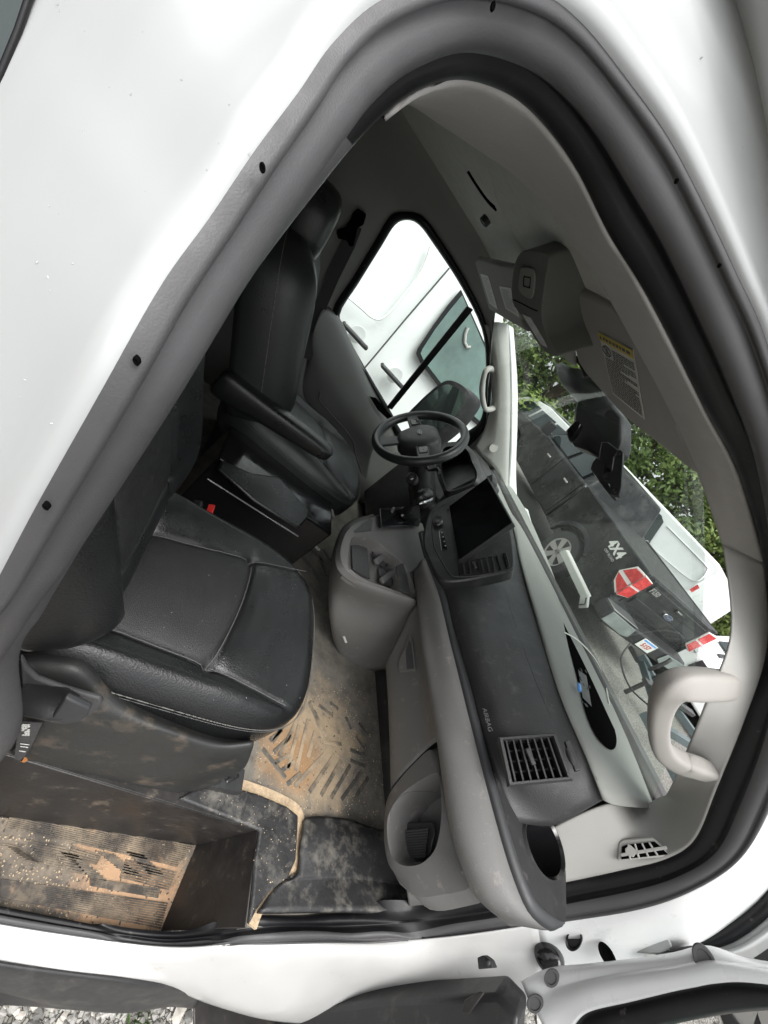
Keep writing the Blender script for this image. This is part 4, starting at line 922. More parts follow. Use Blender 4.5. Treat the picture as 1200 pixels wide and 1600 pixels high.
vent([(716, 880), (776, 868), (783, 892), (719, 899)], V(CX - .006, 1.05, -.42), V(-.80, 0, .60), 1, ((738, 880), (743, 890)), stack, frame=False)
o = MB()
for a, b, c_, d in ((724, 880, 727, 899), (733, 878, 736, 898), (751, 875, 756, 896), (760, 872, 765, 895), (769, 870, 774, 893)): strip(o, [oncs(a, b, .008), oncs(c_, d, .008)], .005, V(-.8, 0, .6), .004)
child(o.build('vent_slats', 'dash_pad'), stack)
o = MB()
for a, b, c_, d in ((700, 784, 700, 797), (706, 781, 707, 794), (712, 778, 714, 790), (720, 776, 722, 786)): strip(o, [oncs(a, b, .008), oncs(c_, d, .008)], .006, V(-.8, 0, .6), .004)
child(o.build('vent_slats', 'dash_pad'), stack)
o = MB(); o.disc(oncs(684, 815, .002), V(-.8, 0, .6), [(.017, 0), (.017, .010), (.015, .013), (.012, .012), (.001, .011)], n=26); vk = child(o.build('volume_knob', 'black_plastic', smooth=40), stack)
o = MB(); o.disc(oncs(684, 815, .0155), V(-.8, 0, .6), [(.0165, -.003), (.0172, -.001), (.0165, .0)], n=30); child(o.build('knob_rim', 'metal', smooth=60), stack)
o = MB(); q = [oncs(a, b, .002) for a, b in ((686, 826), (693, 828), (699, 858), (691, 860))]; o.prism(q, V(-.8, 0, .6) * .002); child(o.build('button_row', 'black_gloss', bevel=.001), stack)
o = MB()
for t_ in (.1, .35, .6, .85): c_ = oncs(690 + 7 * t_, 829 + 28 * t_, .005); o.disc(c_, V(-.8, 0, .6), [(.0028, 0), (.0022, .001), (.0005, .001)], n=10)
child(o.build('button_marks', 'print_grey'), stack)
o = MB(); strip(o, [oncs(686, 830, .002), oncs(690, 861, .002)], .0016, V(-.8, 0, .6), .002); child(o.build('button_trim', 'metal'), stack)
o = MB(); wc = [oncs(a, b, .004) for a, b in ((785, 865), (791, 864), (797, 886), (792, 889))]; o.prism(wc, V(-.8, 0, .6) * .003); child(o.build('vent_wheel', 'black_gloss', bevel=.002), stack)
# tablet-like screen standing on the stack
TS = [P(701, 791, x=.915), P(762, 745, x=.925), P(801, 817, x=.925), P(716, 877, x=.915)]
a_, b_, c_, d_ = TS
nS = (b_ - a_).cross(d_ - a_).normalized()
if nS.x > 0: nS = -nS
o = MB(); o.prism(TS, -nS * .022); scr = child(o.build('centre_screen', 'black_plastic', bevel=.003, seg=2), dash)
cS = sum(TS, Vector()) / 4
o = MB(); o.prism([cS + (p - cS) * .965 + nS * .0006 for p in TS], nS * .0008); child(o.build('screen_glass', 'screen'), scr)
o = MB(); o.prism([P(760, 744, x=.93), P(769, 741, x=.94), P(770, 752, x=.94), P(761, 760, x=.93)], (.03, 0, 0)); child(o.build('screen_mount', 'black_plastic', bevel=.002), scr)
# ---------------- floor console
cons = MB()
sideY = .80
cside = [(651, 940, 'y', .80), (649, 937, 'y', .80), (614, 926, 'y', .81), (574, 911, 'y', .815), (545, 893, 'y', .82), (524, 880, 'y', .83)]
child_ = [
    QL([(649, 937, 'z', -.60), (614, 925, 'z', -.61), (580, 912, 'z', -.615), (556, 900, 'z', -.62), (541, 888, 'z', -.625), (535, 870, 'z', -.63), (538, 845, 'z', -.635), (552, 822, 'z', -.635), (585, 806, 'z', -.63)]),
    QL([(650, 947, 'z', -.62), (612, 935, 'z', -.63), (576, 922, 'z', -.635), (550, 909, 'z', -.64), (531, 895, 'z', -.65), (526, 872, 'z', -.66), (530, 842, 'z', -.665), (545, 817, 'z', -.665), (582, 804, 'z', -.66)]),
    QL([(643, 965, 'y', .85), (605, 958, 'y', .85), (570, 948, 'y', .85), (540, 935, 'y', .85), (522, 918, 'y', .87), (518, 885, 'y', .93), (524, 850, 'y', 1.03), (540, 820, 'y', 1.12), (580, 806, 'y', 1.18)]),
    QL([(625, 1000, 'y', .84), (595, 998, 'y', .84), (562, 992, 'y', .84), (532, 978, 'y', .84), (516, 958, 'y', .86), (514, 925, 'y', .95), (519, 880, 'y', 1.04), (534, 840, 'y', 1.13), (575, 815, 'y', 1.2)]),
    QL([(606, 1045, 'y', .86), (592, 1048, 'y', .86), (572, 1051, 'y', .86), (551, 1054, 'y', .86), (524, 1010, 'y', .88), (518, 970, 'y', .98), (520, 900, 'y', 1.06), (532, 860, 'y', 1.14), (570, 830, 'y', 1.2)])]
co = child(loft('floor_console', child_, 'console_grey', n=60, solid=.003))
# top deck with the cup recess: deck outline minus recess, bridged radially
deck = [(651, 940), (614, 926), (574, 910), (545, 892), (534, 872), (536, 846), (550, 822), (585, 806), (612, 802), (652, 812), (668, 830), (662, 862), (670, 885), (662, 915)]
rec = [(648, 934), (620, 925), (596, 916), (574, 909), (556, 899), (545, 888), (545, 870), (548, 850), (553, 842), (572, 841), (590, 849), (604, 862), (618, 872), (630, 884), (640, 905)]
zd = -.612
dk = cr([P(a, b, z=zd) for a, b in deck], 4, True); rc = cr([P(a, b, z=zd) for a, b in rec], 4, True)
ctr = P(592, 885, z=zd)
rows = []; rows2 = []
for a in angs:
    d = V(math.cos(a), math.sin(a), 0); ro = radial(dk, d); ri = radial(rc, d); ro = max(ro, ri + .004)
    rows.append([ctr + d * ro + V(0, 0, -.025), ctr + d * ro + V(0, 0, -.004), ctr + d * (ro - .006), ctr + d * (ri + .005) + V(0, 0, .001), ctr + d * (ri + .002) + V(0, 0, .005), ctr + d * ri + V(0, 0, .002)])
    rows2.append([ctr + d * ri + V(0, 0, .002), ctr + d * (ri - .004) + V(0, 0, -.03), ctr + d * (ri * .95) + V(0, 0, -.045), ctr + V(0, 0, -.045)])
mb = MB(); mb.grid(rows + [rows[0]]); child(mb.build('console_top', 'console_grey', smooth=35), co)
mb = MB(); mb.grid(rows2 + [rows2[0]]); ct = child(mb.build('cup_tray', 'console_grey', smooth=35), co)
o = MB()
o.prism([P(a, b, z=zd - .04) for a, b in ((548, 852), (572, 850), (577, 905), (566, 900), (550, 890))], (0, 0, .004)); child(o.build('bin_opening', 'seal_rubber', bevel=.001), co)
for px, py, r_, ax_ in ((593, 872, .036, 1.0), (602, 902, .034, 1.0)):
    o = MB(); o.disc(P(px, py, z=zd - .038), (0, 0, 1), [(r_ + .003, 0), (r_ + .003, .004), (r_, .005), (r_ - .002, -.0)], n=30); o.disc(P(px, py, z=zd - .037), (0, 0, 1), [(r_ - .001, 0), (r_ - .001, .001), (.001, .001)], n=30)
    child(o.build('cup_ring', 'seal_rubber', smooth=40), co)
    o = MB(); strip(o, [P(px - 9, py + 8, z=zd - .03), P(px + 12, py - 8, z=zd - .03)], .022, (0, 0, 1), .014); child(o.build('cup_grip', 'grey_plastic', bevel=.004), co)
o = MB(); o.prism([P(a, b, z=-.585) for a, b in ((618, 885), (629, 880), (636, 905), (640, 930), (622, 922))], (0, 0, .004)); child(o.build('dirty_ledge', 'valance', bevel=.002), co)
o = MB(); o.prism([P(a, b, z=-.609) for a, b in ((553, 830), (578, 810), (582, 812), (580, 829), (556, 832))], (0, 0, .001)); child(o.build('coin_slot', 'seal_rubber', bevel=.002), co)
o = MB(); o.prism([P(a, b, z=-.60) for a, b in ((590, 797), (652, 791), (655, 812), (652, 824), (592, 826))], (0, 0, .012)); sf = child(o.build('shifter_plate', 'black_gloss', bevel=.003), co)
for i, ch in enumerate('PRND'):
    pass
text('gear_marks', 'P R N D', P(614, 796, z=-.587), V(.45, .9, 0), V(.9, -.45, 0), .016, 'print_grey', None); child(bpy.data.objects['gear_marks'], co)
# dirt nick on the console flank
o = MB(); strip(o, [P(537, 994, y=.836), P(541, 1004, y=.836)], .008, (0, -1, 0), .0015); child(o.build('scuff', 'label_white', bevel=.0007), co)
# gear lever
gl = MB(); kn = QL([(634, 799, 'z', -.56), (641, 790, 'z', -.52), (648, 783, 'z', -.49), (656, 776, 'z', -.46), (667, 771, 'z', -.44), (675, 772, 'z', -.435)])
gl.tube(cr(kn, 5), [v.x for v in cr([V(q, 0, 0) for q in (.020, .012, .014, .022, .025, .012)], 5)], n=18, sq=.8); gk = child(gl.build('gear_lever', 'leather', smooth=60))
o = MB(); o.tube(cr(QL([(655, 787, 'z', -.475), (662, 783, 'z', -.46), (672, 778, 'z', -.447), (676, 777, 'z', -.445)]), 4), [v.x for v in cr([V(q, 0, 0) for q in (.004, .013, .013, .004)], 4)], n=14, sq=.5); child(o.build('lever_trim', 'metal', smooth=60), gk)
o = MB(); o.disc(P(631, 802, z=-.575), (.1, .2, 1), [(.030, -.01), (.028, .006), (.024, .010), (.020, .02), (.016, .024), (.001, .026)], n=24); child(o.build('lever_boot', 'black_gloss', smooth=60), gk)
# push buttons in the roll by the console
o = MB(); c_ = P(663, 905, z=-.556) ; nn = V(-.8, 0, .3); o.disc(c_, nn, [(.016, -.006), (.016, .004), (.014, .006), (.012, .004), (.001, .004)], n=24); child(o.build('power_socket', 'black_gloss', smooth=40), rollo)
o = MB(); o.disc(c_ + nn.normalized() * .005, nn, [(.0115, 0), (.0125, .001), (.0115, .002)], n=24); child(o.build('socket_ring', 'metal', smooth=40), rollo)
o = MB(); o.disc(c_ + nn.normalized() * .0052, nn, [(.008, 0), (.006, .001), (.001, .001)], n=20); child(o.build('socket_light', 'blue_light', smooth=40), rollo)
o = MB(); q = [PL(a, b, P(657, 890, z=-.553), nn) for a, b in ((653, 883), (660, 881), (664, 896), (656, 898))]; o.prism(q, nn.normalized() * .003); child(o.build('blank_switch', 'grey_plastic', bevel=.0015), rollo)
o = MB(); strip(o, [PL(664, 895, P(667, 900, z=-.54), nn), PL(671, 905, P(667, 900, z=-.54), nn)], .014, nn, .004); child(o.build('usb_flap', 'metal', bevel=.0015), rollo)
# ---------------- driver's side of the dash
o = MB(); o.prism(QL([(668, 812, 'x', 1.16), (640, 760, 'x', 1.16), (600, 720, 'x', 1.16), (590, 700, 'x', 1.25), (740, 700, 'x', 1.25), (757, 742, 'x', 1.20), (700, 775, 'x', 1.16)]), (.15, 0, 0)); child(o.build('driver_dash', 'black_plastic', bevel=.02, seg=3), dash)
o = MB(); o.box((1.25, 1.5, -.75), (.25, .95, .42)); child(o.build('driver_under_dash', 'black_plastic', bevel=.03, seg=3), dash)
# instrument hood
hoodp = [(692, 703), (706, 697), (722, 698), (732, 706), (738, 722), (745, 738), (743, 752), (730, 760), (702, 768), (695, 758), (688, 735)]
hc = cr([V(a, b, 0) for a, b in hoodp], 4, True); cxh, cyh = 716, 732
f0 = [P(cxh + (p.x - cxh) * 1.22, cyh + (p.y - cyh) * 1.18, x=1.14) for p in hc]; f1 = [P(p.x, p.y, x=1.12) for p in hc]; f2 = [P(cxh + (p.x - cxh) * .93, cyh + (p.y - cyh) * .93, x=1.16) for p in hc]; f3 = [P(cxh + 2 + (p.x - cxh) * .72, cyh + 2 + (p.y - cyh) * .72, x=1.34) for p in hc]
mb = MB(); mb.grid([[a + V(.05, 0, 0), a, b, c_, d] for a, b, c_, d in list(zip(f0, f1, f2, f3)) + [(f0[0], f1[0], f2[0], f3[0])]]); cq = sum(f3, Vector()) / len(f3); mb.add(f3 + [cq], [(i, (i + 1) % len(f3), len(f3)) for i in range(len(f3))])
child(mb.build('instrument_hood', 'black_plastic', smooth=50), dash)
# steering wheel
SWC = P(656, 682, y=1.53); ax_ = V(-.80, 0, .60).normalized()
ta, tb_ = ax_.cross(V(0, 1, 0)).normalized(), V(0, 1, 0)
sw_ = MB(); R0 = .187
rows = []
for i in range(64):
    a = 2 * PI * i / 64; d = ta * math.cos(a) + tb_ * math.sin(a)
    rows.append([SWC + d * (R0 + .0185 * math.cos(b)) + ax_ * (.020 * math.sin(b)) for b in [2 * PI * k_ / 14 for k_ in range(14)]])
sw_.grid(rows + [rows[0]], True); swo = child(sw_.build('steering_wheel', 'wheel_rim', smooth=179))
def swp(u, v, h=0): return SWC + ta * u + tb_ * v + ax_ * h      # u up the wheel, v to the driver's door
up_s = 1 if ta.z > 0 else -1
hubp = cr([V(.075 * up_s, .0, 0), V(.068 * up_s, -.055, 0), V(.02 * up_s, -.082, 0), V(-.03 * up_s, -.07, 0), V(-.075 * up_s, -.045, 0), V(-.088 * up_s, 0, 0), V(-.075 * up_s, .045, 0), V(-.03 * up_s, .07, 0), V(.02 * up_s, .082, 0), V(.068 * up_s, .055, 0)], 4, True)
mb = MB(); rows = []
for s_, h in ((1.0, -.05), (1.0, -.01), (.95, .004), (.8, .013), (.5, .018), (.05, .02)): rows.append([swp(p.x * s_ * 1.12, p.y * s_ * 1.12, h) for p in hubp])
mb.grid(rows, True); mb.add(rows[-1], [tuple(range(len(hubp)))]); child(mb.build('wheel_hub', 'dash_pad', smooth=60), swo)
for sg in (-1, 1):
    o = MB(); o.prism([swp(.030 * up_s, sg * .07, -.012), swp(-.03 * up_s, sg * .065, -.012), swp(-.035 * up_s, sg * .18, -.004), swp(.01 * up_s, sg * .184, -.004)], ax_ * .014); child(o.build('wheel_spoke', 'black_plastic', bevel=.004), swo)
    o = MB(); o.prism([swp(.020 * up_s, sg * .092, .003), swp(-.022 * up_s, sg * .092, .003), swp(-.024 * up_s, sg * .14, .004), swp(.012 * up_s, sg * .14, .004)], ax_ * .006); child(o.build('wheel_buttons', 'black_gloss', bevel=.003), swo)
    o = MB(); o.box(swp(-.002 * up_s, sg * .115, .0105), (.002, .014, .002)); o.box(swp(.008 * up_s, sg * .125, .0105), (.002, .008, .002)); child(o.build('button_marks', 'print_grey'), swo)
o = MB(); o.prism([swp(-.08 * up_s, -.028, -.014), swp(-.08 * up_s, .028, -.014), swp(-.185 * up_s, .04, -.006), swp(-.185 * up_s, -.04, -.006)], ax_ * .012); child(o.build('wheel_spoke', 'satin_strip', bevel=.004), swo)
o = MB(); o.disc(swp(.0, 0, .0195), ax_, [(.021, 0), (.021, .002), (.0195, .003), (.001, .003)], n=30, up=tb_, ax=.48); em = child(o.build('wheel_badge', 'metal', smooth=40), swo)
o = MB(); o.disc(swp(.0, 0, .0226), ax_, [(.0188, 0), (.0188, .0006), (.001, .0006)], n=30, up=tb_, ax=.46); child(o.build('badge_field', 'black_plastic', smooth=40), swo)
tx = text('badge_script', 'Ford', swp(0, 0, .0236), -tb_, ta * up_s, .015, 'metal', None, lift=.0002); child(tx, swo)
# column shroud, ignition, stalk
o = MB(); o.tube([SWC - ax_ * .03, SWC - ax_ * .10, SWC - ax_ * .20, SWC - ax_ * .34], [.055, .062, .072, .075], n=22, sq=.85); col_ = child(o.build('steering_column', 'black_plastic', smooth=60), swo)
o = MB(); ic = P(643, 747, y=1.43); o.disc(ic, V(-.75, -.55, .3), [(.026, -.03), (.026, .0), (.023, .006), (.017, .004), (.013, .004), (.012, .008), (.001, .008)], n=26); child(o.build('ignition_barrel', 'black_plastic', smooth=40), swo)
o = MB(); nI = V(-.75, -.55, .3).normalized(); o.disc(ic + nI * .008, nI, [(.0105, 0), (.0105, .002), (.009, .003), (.003, .003), (.002, .001), (.0005, .001)], n=22); child(o.build('key_slot', 'metal', smooth=40), swo)
o = MB(); o.tube([SWC - ax_ * .07 + V(0, -.05, 0), P(670, 735, x=.97), P(683, 733, x=.96), P(687, 738, x=.96)], [.006, .006, .009, .008], n=12); child(o.build('column_stalk', 'black_plastic', smooth=60), swo)
# ---------------- sun visors, overhead console, mirror
def visor(name, pts, th, par=van):
    mb = MB(); mb.prism(pts, (0, 0, th)); return child(mb.build(name, 'headliner_v', bevel=.006, seg=3), par)
mat('headliner_v', (.36, .355, .335), .9, bump=.4, bs=700, var=.04, vs=30)
VN = V(.42, .0, 1).normalized(); VO = P(902, 565, y=.93)
def pvn(a, b, d=0): return PL(a, b, VO - VN * d, VN)
vz = [pvn(876, 455), pvn(885, 450), pvn(955, 478), pvn(1010, 540), pvn(1087, 742), pvn(975, 652), pvn(915, 585), pvn(903, 566)]
print('visor', [tuple(round(q, 2) for q in p) for p in vz])
o = MB(); o.prism(vz, (0, 0, .018)); vs_ = child(o.build('sun_visor', 'headliner_v', bevel=.006, seg=3))
lab = [pvn(935, 517, .001), pvn(990, 546, .001), pvn(1008, 656, .001), pvn(958, 615, .001)]
o = MB(); o.prism(lab, VN * -.0006); child(o.build('warning_label', 'label_white'), vs_)
def li(u, v, d=.002):  # u across, v down the label
    a = lab[0].lerp(lab[1], u); b = lab[3].lerp(lab[2], u); return a.lerp(b, v) - VN * d
o = MB(); o.prism([li(.01, .01), li(.99, .01), li(.99, .13), li(.01, .13)], VN * -.0004); child(o.build('label_band', 'label_yellow'), vs_)
o = MB()
for i in range(26):
    v_ = .19 + i * .030; e_ = .97 if random.random() < .7 else random.uniform(.5, .9); s_ = .36 if i < 6 else .05
    u_ = s_
    while u_ < e_:
        w_ = random.uniform(.03, .10); o.prism([li(u_, v_), li(min(e_, u_ + w_), v_), li(min(e_, u_ + w_), v_ + .014), li(u_, v_ + .014)], VN * -.0003); u_ += w_ + .018
u_ = .16
while u_ < .95:
    w_ = random.uniform(.04, .1); o.prism([li(u_, .045, .0028), li(u_ + w_, .045, .0028), li(u_ + w_, .09, .0028), li(u_, .09, .0028)], VN * -.0003); u_ += w_ + .03
o.prism([li(.04, .10, .0028), li(.12, .10, .0028), li(.08, .03, .0028)], VN * -.0003)
child(o.build('label_print', 'print_grey2' if 'print_grey2' in MATS else 'seam'), vs_)
o = MB(); rg = [li(.18 + .13 * math.cos(a), .26 + .075 * math.sin(a)) for a in [2 * PI * k_ / 24 for k_ in range(25)]]; strip(o, rg, .002, -VN, .0006); strip(o, [li(.10, .21), li(.26, .31)], .002, -VN, .0006); o.prism([li(.14, .23), li(.2, .22), li(.22, .3), li(.15, .31)], VN * -.0003); child(o.build('label_symbol', 'seam'), vs_)
o = MB(); a, b = pvn(902, 566), pvn(916, 590); o.tube([a + V(0, .02, .004), a + V(.01, 0, .006), b], .006, n=10); child(o.build('visor_clip', 'black_plastic', smooth=60), vs_)
VO2 = P(765, 480, y=1.38)
def pvf(a, b, d=0): return PL(a, b, VO2 - VN * d, VN)
fz = [pvf(742, 410), pvf(746, 405), pvf(800, 418), pvf(812, 424), pvf(812, 500), pvf(826, 521), pvf(764, 484)]
o = MB(); o.prism(fz, (0, 0, .015)); vf = child(o.build('sun_visor', 'headliner_v', bevel=.005, seg=3))
for q in ([(751, 428), (763, 431), (778, 484), (765, 474)], [(780, 447), (798, 450), (812, 496), (790, 482)]):
    o = MB(); o.prism([pvf(a, b, .001) for a, b in q], VN * -.0006); child(o.build('warning_label', 'label_white'), vf)
    o = MB(); A = [pvf(a, b, .0022) for a, b in q]
    for i in range(12):
        v_ = .12 + .07 * i; a = A[0].lerp(A[3], v_).lerp(A[1].lerp(A[2], v_), .1); b = A[0].lerp(A[3], v_).lerp(A[1].lerp(A[2], v_), random.uniform(.6, .92)); strip(o, [a, b], .0018, -VN, .0004)
    child(o.build('label_print', 'print_grey'), vf)
# overhead console
ON = V(-.50, -.32, -.80).normalized(); OO = P(826, 440, y=.95)
def pco(a, b, d=0): return PL(a, b, OO + ON * d, ON)
o = MB(); fc = cr([V(a, b, 0) for a, b in ((801, 425), (809, 400), (822, 391), (846, 394), (857, 404), (852, 440), (847, 475), (847, 498), (854, 522), (866, 542), (872, 557), (846, 545), (814, 494), (800, 470))], 3, True)
o.prism([pco(p.x, p.y) for p in fc], V(.05, .0, .10)); ohc = child(o.build('overhead_console', 'door_card', bevel=.008, seg=3))
o = MB(); sd = [P(a, b, y=y) for a, b, y in ((854, 402, .94), (866, 415, .935), (877, 440, .925), (888, 475, .92), (897, 520, .93), (902, 576, .935), (888, 568, .93), (868, 548, .93), (853, 520, .935), (847, 480, .94), (852, 440, .94))]
o.prism(sd, (0.02, .10, .03)); child(o.build('console_side', 'side_trim', bevel=.008, seg=3), ohc)
def po_(a, b, y, d=.004):
    p = P(a, b, y=y); return p - p.normalized() * d
o = MB(); q = cr([V(a, b, 0) for a, b in ((815, 422), (820, 417), (833, 419), (838, 428), (836, 455), (831, 466), (818, 460), (812, 448))], 3, True); o.prism([pco(p.x, p.y, .0005) for p in q], ON * .004); child(o.build('map_light', 'side_trim', bevel=.0015), ohc)
o = MB(); q = [pco(a, b, .0055) for a, b in ((819, 432), (829, 434), (828, 450), (818, 447))]; strip(o, q + [q[0]], .0018, ON, .001); child(o.build('switch_outline', 'void'), ohc)
o = MB(); strip(o, [pco(a, b, .0006) for a, b in ((802, 468), (815, 474), (830, 482), (840, 486))], .002, ON, .0006); child(o.build('panel_gap', 'void'), ohc)
o = MB(); q = [pco(a, b, .0006) for a, b in ((816, 490), (830, 496), (850, 530), (856, 543), (846, 538))]; o.prism(q, ON * .002); child(o.build('console_lens', 'lamp_clear', bevel=.001), ohc)
# camera housing and mirror bracket on the screen
mk = empty('x'); bpy.data.objects.remove(mk)
o = MB()
hs_ = [QL([(874, 568, 'x', .80), (878, 590, 'x', .82), (895, 612, 'x', .86), (920, 640, 'x', .90)]), QL([(890, 576, 'x', .77), (900, 600, 'x', .79), (915, 618, 'x', .83), (930, 645, 'x', .88)]), QL([(912, 585, 'x', .80), (925, 600, 'x', .80), (940, 615, 'x', .82), (950, 640, 'x', .88)]), QL([(925, 592, 'x', .86), (945, 612, 'x', .86), (960, 632, 'x', .88), (972, 650, 'x', .92)])]
mc = child(loft('camera_housing', hs_, 'leather_grey', n=20, solid=.02))
o = MB(); o.prism(onx([(897, 640), (905, 610), (920, 600), (945, 615), (972, 650), (971, 690), (966, 705), (950, 712), (930, 712), (915, 702), (895, 695), (886, 680), (893, 672)], .86), (.05, 0, .01)); mh = child(o.build('mirror_mount', 'black_plastic', bevel=.008, seg=3), mc)
o = MB(); o.prism(onx([(888, 680), (905, 662), (912, 668), (903, 684), (893, 694)], .845), (-.02, 0, 0)); child(o.build('rear_view_mirror', 'black_gloss', bevel=.004, seg=3), mc)
o = MB(); o.prism(onx([(970, 702), (973, 706), (970, 760), (966, 774), (957, 773), (953, 768), (952, 754), (942, 748), (941, 742), (949, 738), (956, 735), (960, 712), (964, 703)], .80), (.012, 0, 0)); br = child(o.build('mount_arm', 'satin_strip', bevel=.002), mc)
for a, b in ((966, 711), (947, 744), (961, 768)):
    o = MB(); o.disc(P(a, b, x=.799), (-1, 0, 0), [(.0052, 0), (.0052, .002), (.004, .003), (.003, .001), (.001, .001)], n=14)
    child(o.build('arm_bolt', 'dark_metal', smooth=40), mc)
o = MB(); o.prism(onx([(939, 690), (950, 690), (968, 704), (958, 712), (955, 736), (934, 720)], .812), (.03, 0, 0)); o.prism(onx([(925, 722), (932, 714), (948, 722), (944, 742), (958, 772), (952, 772), (936, 752), (930, 742), (922, 732)], .81), (.03, 0, 0)); child(o.build('arm_clamp', 'black_plastic', bevel=.003), mc)
# toll tag on the lower screen
tp0 = [PL(a, b, V(1.50, 1.0, -.27), V(-.50, 0, .86)) for a, b in ((873, 862), (884, 859), (918, 930), (906, 934))]
tp0 = [P(a, b, x=1.46) for a, b in ((873, 862), (884, 859), (919, 932), (908, 936))]
o = MB(); o.prism(tp0, (.012, 0, .01)); tt = child(o.build('toll_tag', 'label_white', bevel=.003))
o = MB(); o.prism([P(a, b, x=1.452) for a, b in ((906, 930), (919, 931), (917, 949), (903, 950))], (.008, 0, .004)); child(o.build('tag_clip', 'label_white', bevel=.003), tt)
o = MB(); strip(o, [P(905, 945, x=1.449), P(914, 944, x=1.449), P(916, 934, x=1.449)], .004, (-1, 0, 0), .001); child(o.build('tag_slot', 'print_black'), tt)
# =================================================================== SEATS
def dseg(px, py, a, b):
    ax, ay, bx, by = a[0], a[1], b[0], b[1]; dx, dy = bx - ax, by - ay
    t_ = max(0, min(1, ((px - ax) * dx + (py - ay) * dy) / (dx * dx + dy * dy + 1e-12)))
    return math.hypot(px - ax - t_ * dx, py - ay - t_ * dy)
def make_seat(name, dx, cy, seat_label, mm_='leather', mi_='leather_insert', side=1):
    root = empty(name); child(root); root.location = V(0, 0, 0) - V(.6, 1.05, -1.75)
    cx = .285 + dx
    def inplane(x, y): return (x - .285, (y - .575) * side)
    rb0, ro0 = inplane(.132, .646), inplane(.134, .430)
    ri1, ro1 = inplane(.386, .713), inplane(.345, .424)
    ri2, ro2 = inplane(.595, .775), inplane(.57, .395)
    rb_1, ro_1 = inplane(.0, .63), inplane(.0, .43)
    segs = [(rb_1, rb0), (rb0, ri1), (ri1, ri2), (ro_1, ro0), (ro0, ro1), (ro1, ro2), (rb0, ro0), (ri1, ro1)]
    def hf(u, v):
        h = 0
        vi = rb0[1] + (ri1[1] - rb0[1]) * (u - rb0[0]) / (ri1[0] - rb0[0]); vo = ro0[1]
        a_, b_ = sorted((vi, vo)); out = max(0, a_ - v, v - b_)
        h += .026 * (1 - math.exp(-(out / .05) ** 2)) * (1 if u < .1 else max(0, 1 - (u - .1) / .2))
        h += .010 * math.sin(max(0, min(1, (v - a_) / (b_ - a_ + 1e-6))) * PI)
        for p_, q_ in segs:
            d = dseg(u, v, p_, q_); h -= .007 * math.exp(-(d / .0055) ** 2) + .004 * math.exp(-(d / .022) ** 2)
        h += .0016 * noise.noise(Vector((u * 9 + dx * 7, v * 9, 3))) + .0012 * noise.noise(Vector((u * 40 + dx * 7, v * 14, 5)))
        return h
    def mi(u, v):
        vi = rb0[1] + (ri1[1] - rb0[1]) * (u - rb0[0]) / (ri1[0] - rb0[0]); a_, b_ = sorted((vi, ro0[1]))
        xb = rb0[0]; xf = ri1[0] + (ro1[0] - ri1[0]) * (v - ri1[1]) / (ro1[1] - ri1[1])
        return 1 if a_ < v < b_ and xb < u < xf else 0
    def wf(u, v):
        return u - .02 * (abs(v) / .22) ** 2 * (1 if u > 0 else 0), v * (1 + .04 * (u / .3)) + .012 * side * (u / .3)
    zb = -.815
    cu = pad('seat_cushion', (cx, cy, zb), (1, 0, 0), (0, 1, 0), [mm_, mi_], root, .315, .228, .135, edge=.05, p=4.5, K=70, J=260, hf=hf, wf=wf, crown=.006, mi=mi)
    st_ = MB()
    def surf(u, v):
        u2, v2 = wf(u, v); return V(cx + u2, cy + v2, zb + .135 + .006 + hf(u, v) + .004)
    for p_, q_ in segs[1:]:
        if abs(p_[0]) > .27 or abs(q_[0]) > .27: q_ = (p_[0] + (q_[0] - p_[0]) * .8, p_[1] + (q_[1] - p_[1]) * .8)
        if p_[0] < -.27: continue
        n_ = 14; st_.tube([surf(p_[0] + (q_[0] - p_[0]) * i / n_, p_[1] + (q_[1] - p_[1]) * i / n_) for i in range(n_ + 1)], .0011, n=5)
    child(st_.build('seam_stitching', 'seam'), cu)
    # piping round the side of the cushion: double row of pale stitches
    pp = []
    for i in range(61):
        a = -PI * .98 + 1.96 * PI * i / 60 if False else (PI * (.0 + i / 60))
    def rim(t_, z_, grow=1.0):
        a = t_; c, s_ = math.cos(a), math.sin(a); e_ = 2 / 4.5
        u, v = (abs(c) ** e_) * (1 if c > 0 else -1) * .315, (abs(s_) ** e_) * (1 if s_ > 0 else -1) * .228
        u, v = wf(u, v); return V(cx + u * grow, cy + v * grow, z_)
    for k_, (zz, gg) in enumerate(((-.706, 1.003), (-.713, 1.006))):
        o_ = MB()
        for i in range(420):
            t_ = -2.7 + 5.4 * i / 420; t2 = -2.7 + 5.4 * (i + .6) / 420
            o_.tube([rim(t_, zz, gg), rim(t2, zz, gg)], .0007 if k_ else .0009, n=5)
        o_.tube([rim(-2.7 + 5.4 * i / 120, zz, gg) for i in range(121)], .0004, n=4)
        child(o_.build('cushion_piping', ('piping' if dx == 0 else 'seam') if k_ == 0 else 'seam'), cu)
    # backrest
    A = V(-.50, 0, .86).normalized(); Nn = V(.86, 0, .50).normalized(); HH = .285
    def hb(u, v):
        h = .045 * (max(0, (abs(u) - .12)) / .11) ** 1.3 if abs(u) > .12 else 0
        for p_, q_ in (((-.135, -.36), (-.115, .30)), ((.135, -.36), (.115, .30)), ((-.12, .13), (.12, .13)), ((-.13, -.20), (.13, -.20))):
            d = dseg(u, v, p_, q_); h -= .007 * math.exp(-(d / .0055) ** 2) + .003 * math.exp(-(d / .02) ** 2)
        return h + .0016 * noise.noise(Vector((u * 8, v * 8, 9 + dx * 5)))
    bb = V(cx - .285 + (.010 if dx == 0 else .0), cy, -.745) + A * HH
